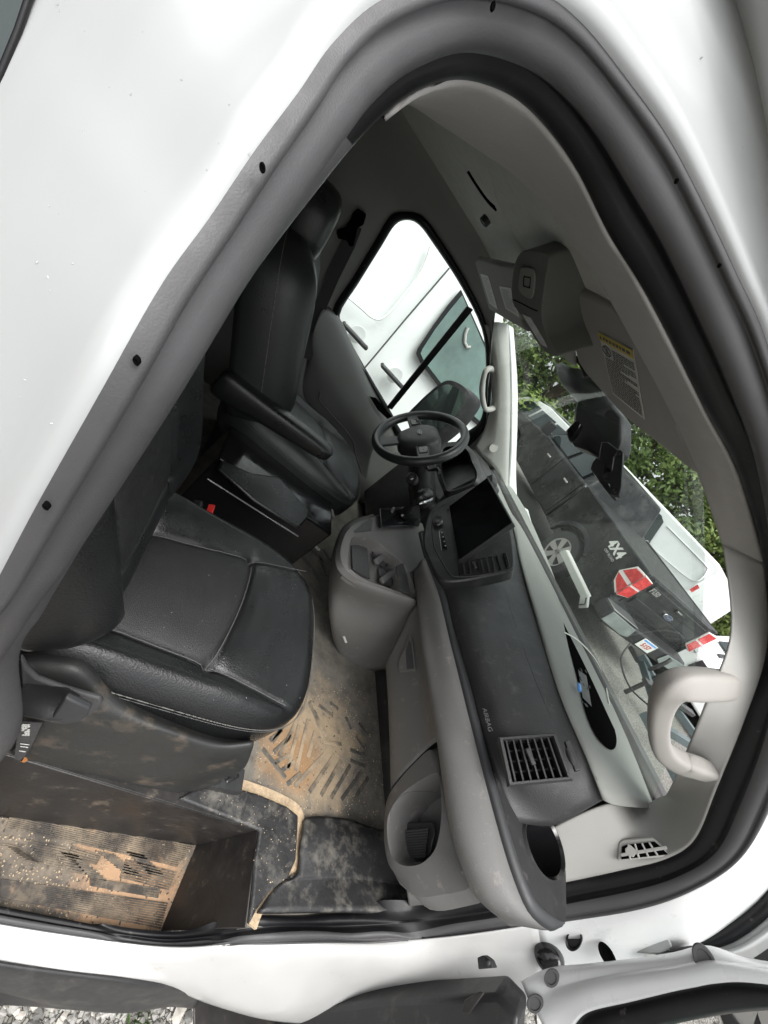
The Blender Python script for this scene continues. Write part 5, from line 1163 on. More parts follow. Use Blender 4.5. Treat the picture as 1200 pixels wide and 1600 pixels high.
    bk = pad('backrest', bb, (0, 1, 0), A, [mm_, mi_], root, .262, HH + .01, .17, edge=.06, p=4.6, K=56, J=220, hf=hb, wf=lambda u, v: (u * (1 - .10 * max(0, v / .345) ** 2 - .04 * max(0, -v / .345) ** 3), v), crown=.01,
             mi=lambda u, v: 1 if abs(u) < .12 and -.2 < v < .13 else 0)
    o_ = MB(); bcr = []
    for sgn in (-1, 1):
        pts = []
        for i in range(70):
            a = -PI / 2 + sgn * (PI * .06 + PI * .86 * i / 69); c, s_ = math.cos(a), math.sin(a); e_ = 2 / 4.6
            u, v = (abs(c) ** e_) * (1 if c > 0 else -1) * .262, (abs(s_) ** e_) * (1 if s_ > 0 else -1) * (HH + .01)
            u *= (1 - .10 * max(0, v / .345) ** 2 - .04 * max(0, -v / .345) ** 3); pts.append(bb + V(0, 1, 0) * u * 1.002 + A * v * 1.002 + Nn * .10)
        o_.tube(pts, .0006, n=4)
        for a, b in zip(pts, pts[1:]): o_.tube([a, a.lerp(b, .7)], .0012, n=4)
        if sgn < 0: child(o_.build('backrest_piping', 'piping'), bk); o_ = MB()
    child(o_.build('backrest_piping', 'piping'), bk)
    hb_ = V(dx - .215, cy, -.16)
    hr = pad('headrest', hb_, (0, 1, 0), V(-.22, 0, 1), [mm_], root, .135, .105, .10, edge=.04, p=2.8, K=24, J=90, crown=.01)
    o_ = MB()
    for sg in (-1, 1): o_.tube([bb + A * (HH - .01) + Nn * .06 + V(0, sg * .06, 0), hb_ - A * .06 + Nn * .04 + V(0, sg * .06, 0)], .006, n=10)
    child(o_.build('headrest_posts', 'metal', smooth=60), hr)
    return root, cu, bk
ps, pcu, pbk = make_seat('passenger_seat', 0.0, .575, '', side=1)
ps['label'] = 'near black leather passenger seat with dusty side cover'
mat('leather_window_lit', (.022, .025, .024), .36, bump=.35, bs=330, var=.12, vs=8)  # leather lightened and greened, window light put into its colour
mat('insert_window_lit', (.05, .058, .055), .42, bump=.4, bs=500, var=.12, vs=12)  # insert copy made paler for the light from the far window
ds, dcu, dbk = make_seat('driver_seat', .215, 1.50, '', 'leather_window_lit', 'insert_window_lit', side=-1)
ds['label'] = 'far black leather seat behind the steering wheel with an armrest'
# side shield of the near seat
va_ = [QL([(40, 1010, 'y', .40), (90, 1015, 'y', .40), (130, 1020, 'y', .39), (180, 1074, 'y', .375), (255, 1116, 'y', .365), (330, 1146, 'y', .365), (388, 1156, 'y', .375)]),
       QL([(36, 1022, 'y', .36), (85, 1030, 'y', .355), (130, 1045, 'y', .35), (180, 1088, 'y', .345), (255, 1125, 'y', .345), (330, 1153, 'y', .345), (391, 1159, 'y', .36)]),
       QL([(34, 1050, 'y', .335), (75, 1070, 'y', .33), (120, 1090, 'y', .328), (165, 1108, 'y', .325), (252, 1136, 'y', .325), (340, 1163, 'y', .328), (396, 1160, 'y', .34)]),
       QL([(34, 1075, 'y', .328), (75, 1095, 'y', .322), (120, 1115, 'y', .32), (168, 1130, 'y', .32), (252, 1150, 'y', .32), (335, 1174, 'y', .322), (392, 1176, 'y', .335)]),
       QL([(34, 1120, 'y', .33), (75, 1140, 'y', .328), (130, 1150, 'y', .326), (190, 1170, 'y', .326), (255, 1185, 'y', .326), (320, 1196, 'y', .326), (380, 1200, 'y', .335)]),
       QL([(30, 1160, 'y', .33), (72, 1180, 'y', .33), (130, 1196, 'y', .33), (190, 1212, 'y', .33), (250, 1228, 'y', .33), (300, 1226, 'y', .33), (350, 1214, 'y', .34)]),
       QL([(30, 1180, 'y', .34), (60, 1190, 'y', .34), (130, 1208, 'y', .34), (190, 1224, 'y', .34), (252, 1240, 'y', .34), (296, 1238, 'y', .34), (345, 1222, 'y', .35)])]
val = child(loft('seat_side_cover', va_, 'valance', ps, n=60, solid=.004), ps)
o = MB(); o.box((.27, .575, -.905), (.50, .44, .20)); child(o.build('seat_pedestal', 'black_plastic', bevel=.02, seg=3), ps)
def yz(l, y): return [P(a, b, y=y) for a, b in l]
o = MB(); o.prism(yz([(36, 1017), (46, 1036), (62, 1052), (92, 1064), (130, 1076), (160, 1084), (163, 1090), (156, 1102), (148, 1106), (138, 1118), (104, 1124), (78, 1120), (62, 1100), (38, 1068)], .322), (0, -.008, 0)); child(o.build('lever_recess', 'seal_rubber', bevel=.003), val)
o = MB(); tb = [P(36, 1085, y=.305), P(60, 1092, y=.30), P(90, 1100, y=.295), P(112, 1106, y=.292)]; o.tube(tb, [.024, .024, .023, .018], n=16, sq=.55); lv = child(o.build('recliner_lever', 'black_plastic', smooth=50), val)
o = MB(); o.prism(yz([(107, 1079), (146, 1097), (140, 1110), (128, 1117), (105, 1121), (84, 1112)], .285), (0, -.010, 0)); child(o.build('lever_paddle', 'grey_dark', bevel=.003) if 'grey_dark' in MATS else o.build('lever_paddle', 'satin_strip', bevel=.003), val)
tg = yz([(30, 1128), (66, 1130), (52, 1160), (34, 1190), (22, 1186)], .31)
o = MB(); o.prism(tg, (0, .001, 0)); tgo = child(o.build('seat_tag', 'seal_rubber'), val)
o = MB()
for i in range(3):
    for j in range(7):
        if random.random() < .8: c_ = P(36 + 4.2 * i, 1133 + 2.6 * j, y=.308); o.box(c_, (.003, .0006, .0035 + .003 * random.random()))
for px, py, l_ in ((32, 1162, 14), (32, 1166, 12), (30, 1173, 10)): strip(o, [P(px, py, y=.308), P(px + l_, py + 1.5, y=.308)], .002, (0, -1, 0), .0006)
child(o.build('tag_print', 'label_white'), val)
lf_ = tag(MB().prism([P(a, b, y=.312) for a, b in ((32, 1188), (36, 1183), (42, 1184), (44, 1187), (38, 1190))], (0, -.002, .001)).build('fallen_leaf', 'orange_leaf'), 'small dry orange leaf by the foot of the near seat', 'leaf')
# front sliding rail and bracket
o = MB(); o.prism([P(a, b, y=.37) for a, b in ((336, 1208), (352, 1200), (372, 1206), (368, 1218), (345, 1216))], (0, .02, 0)); o.tube([P(352, 1222, y=.36), P(372, 1212, y=.38)], .006, n=8); o.box((.40, .37, -.985), (.46, .05, .03)); child(o.build('seat_rail', 'dark_metal', bevel=.002), ps)
# driver's base box, storage lid, buckles, armrest
o = MB(); o.box((.465, 1.19, -.875), (.46, .20, .26)); db = child(o.build('seat_pedestal', 'black_gloss', bevel=.008, seg=2), ds)
o = MB(); o.tube([P(324, 748, y=1.09) * 1.0, P(398, 795, y=1.09), P(466, 838, y=1.09)], .0028, n=8); child(o.build('pedestal_highlight', 'metal', smooth=60), ds)  # bright tube added as the highlight along the pedestal's top edge
o = MB(); o.prism([P(a, b, z=-.742) for a, b in ((344, 722), (390, 742), (432, 748), (480, 800), (478, 812), (463, 828), (395, 785), (338, 735))], (0, 0, .012)); child(o.build('storage_lid', 'leather', bevel=.006, seg=2), ds)
o = MB(); o.box((.50, 1.50, -.91), (.5, .42, .19)); child(o.build('seat_base', 'black_plastic', bevel=.02), ds)
o = MB(); o.prism([P(a, b, y=1.235) for a, b in ((440, 752), (470, 765), (500, 785), (520, 800), (524, 812), (505, 815), (478, 800), (452, 780))], (0, .02, 0)); child(o.build('seat_side_cover', 'side_trim', bevel=.006), ds)
o = MB(); o.tube([P(483, 818, y=1.19), P(492, 812, y=1.2), P(497, 806, y=1.22)], [.014, .016, .010], n=12); child(o.build('adjuster_knob', 'chrome', smooth=60), ds)
for nm, px, py, y, lab_, par in (('seat_buckle', 412, 736, 1.19, 'far', ds), ('seat_buckle', 324, 800, .84, 'near', ps)):
    c_ = P(px, py, y=y); o = MB(); rt = Matrix.Rotation(-.5, 3, 'Y'); o.box(c_ + V(-.01, 0, -.04), (.025, .055, .085), rt); bo = child(o.build('seat_buckle', 'black_plastic', bevel=.006), par)
    o = MB(); o.box(c_ + V(.004, 0, .004), (.016, .048, .012), rt); child(o.build('buckle_button', 'red_plastic', bevel=.002) if False else o.build('buckle_button', 'red_plastic', bevel=.002), par)
o = MB()
secs = []
for x, w_, h0, h1 in ((.10, .030, -.655, -.575), (.13, .036, -.66, -.565), (.25, .036, -.640, -.562), (.38, .034, -.622, -.555), (.47, .032, -.61, -.553), (.505, .026, -.60, -.556), (.515, .012, -.588, -.565)):
    c_ = V(x + .01, 1.235, (h0 + h1) / 2); hh = (h1 - h0) / 2
    secs.append([c_ + V(0, w_ * (abs(math.cos(a)) ** .55) * (1 if math.cos(a) > 0 else -1), hh * (abs(math.sin(a)) ** .55) * (1 if math.sin(a) > 0 else -1)) for a in [2 * PI * k_ / 24 for k_ in range(24)]])
o.grid([list(q) for q in zip(*[cr([s_[k_] for s_ in secs], 3) for k_ in range(24)])], True); n0 = 24
o.add([s_ for s_ in secs[0]], [tuple(range(24))]); o.add([s_ for s_ in secs[-1]], [tuple(range(24))])
am = child(o.build('armrest', 'leather', smooth=60), ds)
o = MB(); o.tube([V(x, 1.205, z) for x, z in ((.14, -.580), (.26, -.578), (.39, -.570), (.49, -.568))], .0018, n=6); child(o.build('armrest_seam', 'seam'), am)
# ---------------- driver's belt, door card, mirror
o = MB(); strip(o, [PF(555, 352, -.03), PF(545, 380, -.04), PF(520, 432, -.05), PF(500, 480, -.06), PF(487, 520, -.07), PF(478, 560, -.08)], .05, (0, -1, 0), .002); bl = child(o.build('seat_belt', 'belt'))
o = MB(); o.prism([PF(a, b, -.04) for a, b in ((552, 332), (560, 325), (572, 334), (568, 350), (558, 356), (556, 368), (552, 384), (546, 384), (542, 374), (528, 372), (526, 360), (540, 354), (546, 346))], (0, -.02, 0)); child(o.build('belt_anchor', 'void', bevel=.004), bl)
dc = [[PF(a, b, -.02) for a, b in ((514, 480), (532, 500), (548, 534), (575, 590), (600, 640), (616, 664))],
      [PF(a, b, -.055) for a, b in ((508, 482), (523, 505), (541, 541), (566, 596), (590, 646), (606, 672))],
      [PF(a, b, -.075) for a, b in ((500, 490), (508, 520), (528, 565), (552, 610), (577, 655), (594, 684))],
      [PF(a, b, -.08) for a, b in ((489, 518), (491, 548), (510, 590), (536, 628), (562, 668), (584, 700))],
      [PF(a, b, -.05) for a, b in ((484, 545), (482, 585), (497, 620), (525, 655), (552, 690), (578, 722))],
      [PF(a, b, -.02) for a, b in ((478, 575), (470, 620), (486, 655), (515, 695), (545, 730), (572, 760))]]
dco = child(loft('driver_door_card', dc, 'door_card', n=40, solid=.004))
o = MB(); o.prism([PF(a, b, -.07) for a, b in ((577, 619), (587, 621), (614, 652), (605, 654), (590, 640))], (0, -.004, 0)); child(o.build('door_speaker_slot', 'void', bevel=.002), dco)
o = MB(); o.tube([PF(a, b, -.09) for a, b in ((500, 612), (498, 625), (520, 650), (540, 672), (552, 690), (556, 712), (566, 740))], .004, n=8); child(o.build('pocket_edge', 'seal_rubber', smooth=60), dco)
mp = cr([V(a, b, 0) for a, b in ((636, 652), (650, 632), (678, 606), (698, 594), (716, 598), (730, 610), (734, 622), (724, 640), (704, 664), (670, 690), (650, 690))], 3, True)
o = MB(); o.prism([P(p.x, p.y, y=2.17) for p in mp], (.10, .03, .02)); dm = child(o.build('door_mirror', 'black_plastic', bevel=.015, seg=3))
o = MB(); q = [P(683 + (p.x - 683) * .86, 644 + (p.y - 644) * .86, y=2.155) for p in mp]; o.prism(q, (0, .003, 0)); child(o.build('mirror_glass', 'mirror_face') if True else None, dm)
# =================================================================== OUTSIDE
def rootm(name, M4, label, cat, group=None):
    o = bpy.data.objects.new(name, None); COL.objects.link(o); o.matrix_world = M4; o.empty_display_size = .3; return tag(o, label, cat, group)
def Tm(loc, yaw, roll=0, pitch=0): return Matrix.Translation(loc) @ Matrix.Rotation(yaw, 4, 'Z') @ Matrix.Rotation(roll, 4, 'X') @ Matrix.Rotation(pitch, 4, 'Y')
def wheel(par, x, y, z, r, side, wdt=.22):
    o = MB(); n = V(0, side, 0); c = V(x, y - side * wdt, z)
    o.disc(c, n, [(r * .62, 0), (r * .97, .01), (r, .04), (r, wdt - .04), (r * .97, wdt - .01), (r * .66, wdt), (r * .62, wdt - .03)], n=36)
    ty = o.build('wheel', 'tyre', par, smooth=40)
    o = MB(); o.disc(V(x, y - side * .05, z), n, [(r * .64, -.05), (r * .64, .035), (r * .58, .03), (r * .56, -.02), (.01, -.02)], n=36); o.disc(V(x, y - side * .05, z), n, [(r * .16, -.02), (r * .14, .02), (.01, .02)], n=16)
    for k in range(6):
        a = 2 * PI * k / 6; d = V(math.cos(a), 0, math.sin(a)); t = V(-math.sin(a), 0, math.cos(a)); b0 = V(x, y - side * .045, z)
        o.prism([b0 + d * .05 + t * .035, b0 + d * .05 - t * .035, b0 + d * r * .6 - t * .06, b0 + d * r * .6 + t * .06], n * .03)
    o.build('rim', 'alloy', ty, smooth=30); return ty
def arch_side(pts_top, z0, wheels, ra, x0, x1, n=16):
    """side outline of a body with round wheel arches: bottom edge from x1 back to x0"""
    out = list(pts_top); b = []
    for wx in sorted(wheels, reverse=True):
        zc_ = .40; c_ = math.sqrt(max(0, ra * ra - (z0 - zc_) ** 2)) if abs(z0 - zc_) < ra else ra
        a0 = math.atan2(z0 - zc_, c_); a1 = PI - a0
        for k in range(n + 1): a = a0 + (a1 - a0) * k / n; b.append((wx + ra * math.cos(a), zc_ + ra * math.sin(a)))
    return out + [(x1, z0)] + b + [(x0, z0)]
def sect(mb, prof, ys, shrink):
    """body from a side profile: rings of the same outline at several y, pulled in by shrink(y,z) to round the shoulders"""
    rows = [[V(x, y, z) for x, z in prof] for y in ys]
    mb.grid(rows, True)
mat('alloy_dull', (.30, .33, .32), .45, metal=.5, var=.2, vs=6)
# ---------------- black pickup truck (pose fitted to the photograph)
TM = Matrix.Translation((6.62, 3.18, -1.16)) @ Matrix.Rotation(math.radians(84.3), 4, 'Z') @ Matrix.Rotation(math.radians(-7.6), 4, 'X') @ Matrix.Rotation(math.radians(-1.2), 4, 'Y')
tr = rootm('pickup_truck', TM, 'dusty black pickup truck with red and white tail lamps, hitched to a steel trailer', 'pickup truck')
W_ = .98
def side_panel(mb, prof, y, th):
    mb.prism([V(x, y, z) for x, z in prof], (0, th, 0))
bedp = arch_side([(.0, .62), (.0, 1.35), (2.02, 1.37)], .50, [1.22], .50, .0, 2.02)
o = MB()
for s_ in (1, -1): side_panel(o, bedp, W_ * s_, -.09 * s_)
o.box((.04, 0, .98), (.07, 1.80, .74)); o.box((1.0, 0, .62), (2.0, 1.78, .05)); o.box((2.0, 0, .95), (.05, 1.8, .75))
bed = o.build('truck_bed', 'truck_black', tr, bevel=.02, seg=2)
cabp = arch_side([(2.05, .55), (2.05, 1.33), (2.12, 1.36), (4.15, 1.30), (5.55, 1.16), (5.72, .95), (5.72, .50)], .50, [4.85], .50, 2.05, 5.72)
o = MB(); side_panel(o, cabp, .98, -1.96); o.build('body', 'truck_black', tr, bevel=.05, seg=3)
o = MB(); top = [(2.15, .72, 1.90), (3.55, .72, 1.90), (4.25, .88, 1.32), (2.08, .92, 1.34)]
t4 = [V(2.22, .70, 1.90), V(3.40, .70, 1.92), V(3.40, -.70, 1.92), V(2.22, -.70, 1.90)]; b4 = [V(2.08, .92, 1.33), V(4.20, .90, 1.29), V(4.20, -.90, 1.29), V(2.08, -.92, 1.33)]
o.grid([[b, a] for a, b in zip(t4 + [t4[0]], b4 + [b4[0]])]); o.add(t4, [(0, 1, 2, 3)]); o.build('cab_roof', 'truck_black', tr, bevel=.05, seg=3)
for s_ in (1, -1):
    for (xa, xb, xc, xd) in ((2.32, 2.95, 2.92, 2.36), (3.03, 3.98, 3.38, 3.0)):
        o = MB(); o.prism([V(xa, .935 * s_, 1.37), V(xb, .925 * s_, 1.36), V(xc, .755 * s_, 1.84), V(xd, .755 * s_, 1.84)], (0, .006 * s_, 0)); o.build('side_window', 'tinted', tr)
    o = MB(); o.box((3.95, 1.10 * s_, 1.42), (.12, .20, .26)); o.box((3.95, .98 * s_, 1.36), (.05, .12, .05)); o.build('door_mirror', 'black_plastic', tr, bevel=.02)
    for xx in (2.45, 3.35): o = MB(); o.box((xx, .995 * s_, 1.12), (.16, .025, .035)); o.build('door_handle', 'chrome', tr, bevel=.006)
    o = MB(); o.box((3.0, .985 * s_, .95), (.008, .004, .75)); o.box((2.12, .985 * s_, .95), (.008, .004, .75)); o.build('door_gap', 'void', tr)
    for wx in (1.22, 4.85): wheel(tr, wx, .97 * s_, .40, .40, s_)
    # flared arch lips
    for wx in (1.22, 4.85):
        o = MB(); rows = []
        for k in range(19):
            a = math.radians(10) + math.radians(160) * k / 18; d = V(math.cos(a), 0, math.sin(a)); c = V(wx, .98 * s_, .40)
            rows.append([c + d * .50 + V(0, -.05 * s_, 0), c + d * .50 + V(0, .012 * s_, 0), c + d * .54 + V(0, .012 * s_, 0), c + d * .57])
        o.grid(rows); o.build('arch_flare', 'truck_black', tr, smooth=60)
o = MB(); o.box((1.02, 0, 1.335), (1.95, 1.80, .02)); o.build('bed_cover', 'black_plastic', tr, bevel=.005)
o = MB(); o.prism([V(2.14, .62, 1.42), V(2.14, -.62, 1.42), V(2.23, -.58, 1.84), V(2.23, .58, 1.84)], (-.02, 0, 0)); o.build('rear_window', 'tinted', tr)
o = MB(); o.prism([V(4.12, .8, 1.36), V(4.12, -.8, 1.36), V(3.45, -.66, 1.88), V(3.45, .66, 1.88)], (.03, 0, .02)); o.build('windscreen', 'tinted', tr)
# tailgate
o = MB(); o.prism([V(-.012, .80, .80), V(-.012, -.80, .80), V(-.012, -.80, 1.33), V(-.012, .80, 1.33)], (.03, 0, 0)); tgt = o.build('tailgate', 'truck_black', tr, bevel=.012)
o = MB(); o.prism([V(-.03, .72, 1.14), V(-.03, -.72, 1.14), V(-.03, -.72, 1.27), V(-.03, .72, 1.27)], (.02, 0, 0)); o.build('pressed_panel', 'truck_black', tgt, bevel=.012)
o = MB(); o.prism([V(-.03, .72, .86), V(-.03, -.72, .86), V(-.03, -.72, 1.0), V(-.03, .72, 1.0)], (.02, 0, 0)); o.build('pressed_panel', 'truck_black', tgt, bevel=.012)
o = MB(); o.box((-.045, -.03, 1.205), (.03, .22, .05)); o.build('handle', 'black_gloss', tgt, bevel=.006)
o = MB(); o.box((-.052, .0, 1.22), (.02, .12, .02)); o.build('handle_chrome', 'chrome', tgt, bevel=.004)
o = MB(); o.disc(V(-.02, 0, 1.065), V(-1, 0, 0), [(.11, 0), (.11, .012), (.10, .018), (.01, .018)], n=36, up=V(0, 0, 1), ax=1.0)
for i in range(len(o.v)): o.v[i].z = 1.065 + (o.v[i].z - 1.065) * .42
bdg = o.build('badge', 'chrome', tgt, smooth=40)
o = MB(); o.disc(V(-.039, 0, 1.065), V(-1, 0, 0), [(.092, 0), (.092, .002), (.01, .002)], n=36)
for i in range(len(o.v)): o.v[i].z = 1.065 + (o.v[i].z - 1.065) * .40
mat('badge_blue', (.03, .05, .12), .3); o.build('badge_field', 'badge_blue', bdg, smooth=40)
text('badge_script', 'Ford', V(-.042, 0, 1.065), V(0, -1, 0), V(0, 0, 1), .065, 'chrome', bdg, depth=.001)
text('model_lettering', 'F150', V(-.031, .62, 1.205), V(0, -1, 0), V(0, 0, 1), .10, 'chrome', tgt, depth=.004, bold=.004)
t4x = text('door_decal', '4X4', V(.60, .983, 1.17), V(-1, 0, 0), V(0, 0, 1), .20, 'plate_white', bed, depth=.002, bold=.007, lift=.003)
text('decal_subtitle', 'OFF ROAD', V(.58, .983, 1.05), V(-1, 0, 0), V(0, 0, 1), .055, 'print_grey', bed, depth=.002, lift=.003)
# tail lamps
for s_ in (1, -1):
    lp = [(-.028, .97), (-.028, .80)]
    o = MB(); q = [V(.0, .985, 1.30), V(.16, .988, 1.28), V(.262, .99, 1.06), V(.17, .99, .93), (.0, .985, .855)]
    q = [V(v[0], v[1] * s_, v[2]) for v in q]; o.prism(q, (0, .014 * s_, 0)); o.prism([V(-.03, .985 * s_, .86), V(-.03, .80 * s_, .92), V(-.03, .80 * s_, 1.28), V(-.03, .985 * s_, 1.30)], (.03, 0, 0))
    tl_ = o.build('tail_lamp', 'plate_white', tr, bevel=.008)
    o = MB()
    o.prism([V(-.02, 1.0 * s_, 1.275), V(.14, 1.003 * s_, 1.255), V(.222, 1.005 * s_, 1.10), V(-.02, 1.0 * s_, 1.10)], (0, .006 * s_, 0)); o.prism([V(-.032, 1.004 * s_, 1.09), V(-.032, .81 * s_, 1.10), V(-.032, .81 * s_, 1.27), V(-.032, 1.004 * s_, 1.285)], (-.006, 0, 0)); o.build('red_lens', 'lamp_red', tl_, bevel=.004)
    o = MB(); o.prism([V(-.02, 1.0 * s_, 1.045), V(.238, 1.005 * s_, 1.045), V(.16, 1.005 * s_, .96), V(-.02, 1.0 * s_, .88)], (0, .006 * s_, 0)); o.prism([V(-.032, 1.004 * s_, .87), V(-.032, .81 * s_, .93), V(-.032, .81 * s_, 1.07), V(-.032, 1.004 * s_, 1.06)], (-.006, 0, 0)); o.build('red_lens', 'lamp_red', tl_, bevel=.004)
o = MB(); o.prism([V(-.20, .98, .52), V(-.24, .5, .50), V(-.24, -.5, .50), V(-.20, -.98, .52), V(.1, -.98, .52), V(.1, .98, .52)], (0, 0, .22)); bmp = o.build('bumper', 'black_plastic', tr, bevel=.03, seg=3)
o = MB(); o.prism([V(-.205, .97, .735), V(-.24, .52, .735), V(-.24, .42, .735), V(.05, .42, .735), (.05, .97, .735)], (0, 0, .012)); o.build('bumper_step', 'alloy', bmp, bevel=.005)
for s_ in (1, -1):
    o = MB(); o.prism([V(-.213, .965 * s_, .53), V(-.248, .52 * s_, .52), V(-.248, .40 * s_, .56), V(-.248, .44 * s_, .71), V(-.214, .965 * s_, .72)], (-.008, 0, 0)); o.build('bumper_end', 'alloy_dull', bmp, bevel=.004)
o = MB(); o.prism([V(-.247, .17, .535), V(-.247, -.17, .535), V(-.247, -.17, .705), V(-.247, .17, .705)], (-.006, 0, 0)); pl_ = o.build('number_plate', 'plate_white', bmp, bevel=.003)
text('plate_characters', '5157', V(-.255, 0, .605), V(0, -1, 0), V(0, 0, 1), .10, 'lamp_red', pl_, depth=.001, bold=.002)
o = MB(); o.box((-.254, .0, .68), (.002, .30, .025)); o.build('plate_band', 'blue_light', pl_)
o = MB(); o.box((-.28, 0, .42), (.25, .06, .06)); o.disc(V(-.40, 0, .44), V(0, 0, 1), [(.03, 0), (.02, .03), (.035, .06), (.02, .09), (.005, .09)], n=16); o.box((2.6, 0, .42), (5.0, .9, .14)); o.build('chassis', 'dark_metal', tr, bevel=.008)
# ---------------- trailer frame behind the truck
trl = rootm('trailer', TM.copy(), 'flat steel trailer frame standing on the gravel behind the black pickup', 'trailer')
def tb(mb, a, b, w_=.07, h=.09):
    a, b = Vector(a), Vector(b); t = (b - a).normalized(); s_ = t.cross(V(0, 0, 1)).normalized() * w_ / 2; u = V(0, 0, h / 2)
    mb.prism([a - s_ - u, a + s_ - u, a + s_ + u, a - s_ + u], b - a)
ZT = .46
def child_t(mb, nm, m_='steel_paint', **k): return mb.build(nm, m_, trl, **k)
o = MB(); tb(o, (-.42, 0, ZT), (-1.55, .62, ZT)); tb(o, (-.42, 0, ZT), (-1.55, -.62, ZT)); o.box((-.46, 0, .50), (.20, .10, .10)); child_t(o, 'tongue', bevel=.006)
o = MB(); tb(o, (-1.5, -.95, ZT), (-1.5, .95, ZT)); child_t(o, 'cross_bar')
for s_ in (1, -1): o = MB(); tb(o, (-1.46, .95 * s_, ZT), (-5.2, .95 * s_, ZT)); child_t(o, 'side_rail')
for x in (-2.3, -3.1, -3.9, -4.7): o = MB(); tb(o, (x, -.92, ZT - .01), (x, .92, ZT - .01), .05, .06); child_t(o, 'cross_bar')
o = MB(); o.prism([V(-2.35, -.9, ZT + .03), V(-2.35, .9, ZT + .03), V(-3.05, .9, ZT + .03), V(-3.05, -.9, ZT + .03)], (0, 0, .03)); child_t(o, 'deck_board', 'wood')
o = MB(); tb(o, (-1.0, -.55, ZT + .09), (-1.0, .65, ZT + .09), .08, .05); child_t(o, 'jack_bar', 'dark_metal')
o = MB(); o.tube([V(-.6, .08, ZT + .05), V(-.62, .10, .75), V(-.6, .08, .82)], .025, n=10); o.tube([V(-.75, .12, .10), V(-.75, .12, .60)], .03, n=10); child_t(o, 'tongue_jack', 'dark_metal', smooth=60)
o = MB(); o.tube(cr([V(-.26, .25, .52), V(-.5, .42, .35), V(-.9, .46, .30), V(-1.2, .30, .40)], 6), .012, n=8); child_t(o, 'safety_cable', 'print_black', smooth=60)
for s_ in (1, -1):
    wheel(trl, -3.5, 1.22 * s_, .33, .33, s_, .2)
    o = MB(); o.prism([V(-3.1, 1.0 * s_, .70), V(-3.1, 1.24 * s_, .70), V(-3.9, 1.24 * s_, .70), V(-3.9, 1.0 * s_, .70)], (0, 0, .02)); child_t(o, 'mudguard')
    o = MB(); o.box((-5.2, .85 * s_, ZT + .02), (.04, .14, .07)); child_t(o, 'marker_lamp', 'lamp_red')
# ---------------- white vans
def van_body(root, prof, w, tumble, m_='car_white', wheels=(), gz0=0):
    """closed van body: side profile swept across, roof narrower than waist"""
    ys = [-1, -.94, -.8, 0, .8, .94, 1]
    rows = []
    for q in ys:
        r = []
        for x, z in prof:
            ins = tumble * max(0, z - 1.1) ; half = w / 2 - ins
            k = 1 - .018 * (1 if abs(q) == 1 else 0)
            zz = z * 1.0; cx_ = 0
            r.append(V(x * (1 if abs(q) < 1 else 1) , half * q, zz - (.03 if abs(q) == 1 and z > 1.9 else 0)))
        rows.append(r)
    mb = MB(); mb.grid(rows, True); mb.add(rows[0], [tuple(range(len(prof)))]); mb.add(rows[-1], [tuple(range(len(prof)))])
    b = mb.build('body', m_, root, bevel=.03, seg=3)
    return b
# the neighbour on the driver's side, same make of van, nose forward
NM = Tm((0, 3.95, -1.75), 0)
nvn = rootm('parked_van', NM, 'white cargo van parked alongside, seen through the driver window with two black door handles', 'van', 'white vans parked in the lot')
npf = arch_side([(-3.2, 2.2), (-3.1, 2.42), (.75, 2.42), (1.1, 2.30), (2.05, 1.42), (2.95, 1.22), (3.35, 1.02), (3.45, .6), (3.40, .42)], .42, [-2.1, 2.55], .42, -3.2, 3.40)
nb = van_body(nvn, npf, 2.06, .17)
def NP(a, b, o_=0):
    z = -.3
    for _ in range(12):
        y = 3.95 - (1.03 - .17 * max(0, z + 1.75 - 1.1)) - o_; p = P(a, b, y=y); z = p.z
    return p - V(0, 3.95, -1.75)
def npl(mb, l, th=.004, o_=.0): mb.prism([NP(a, b, o_) for a, b in l], (0, -th, 0)); return mb
o = npl(MB(), [(720, 452), (700, 476), (676, 509), (652, 545), (650, 552), (656, 566), (690, 610), (735, 655), (775, 690), (768, 560)], .006); fw = o.build('door_window', 'seal_gloss', nvn, bevel=.002)
o = npl(MB(), [(722, 461), (703, 484), (680, 514), (660, 545), (657, 552), (662, 563), (692, 602), (735, 645), (772, 677), (765, 560)], .003, .008); o.build('window_glass', 'van_glass', fw)
o = MB(); o.tube([NP(a, b, .002) for a, b in ((702, 419), (690, 433), (660, 468), (630, 503), (600, 539), (569, 576), (540, 610))], .006, n=6); o.build('door_gap', 'seal_rubber', nvn, smooth=60)
o = MB(); o.tube([NP(p.x, p.y, .004) for p in cr([V(a, b, 0) for a, b in ((672, 385), (668, 400), (656, 428), (636, 454), (614, 482), (601, 495), (590, 499), (578, 494), (566, 483), (548, 468), (530, 452))], 4)], .008, n=8); o.build('pressed_line', 'car_white', nvn, smooth=60)
for a, b, c, d in ((538, 507, 572, 544), (598, 572, 630, 607)):
    o = MB(); c0 = NP((a + c) / 2 + 3, (b + d) / 2 - 3, .0); o.disc(c0, V(0, -1, 0), [(.058, -.002), (.058, .003), (.052, .003), (.044, .0015), (.001, .001)], n=28); hd = o.build('handle_recess', 'car_white', nvn, smooth=50)
    o = MB(); p0, p1 = NP(a, b, .03), NP(c, d, .03); o.tube([p0 + V(0, .03, 0), p0, p0.lerp(p1, .15) , p0.lerp(p1, .85), p1, p1 + V(0, .03, 0)], [.014, .016, .017, .017, .016, .014], n=10); o.build('door_handle', 'black_plastic', hd, smooth=60)
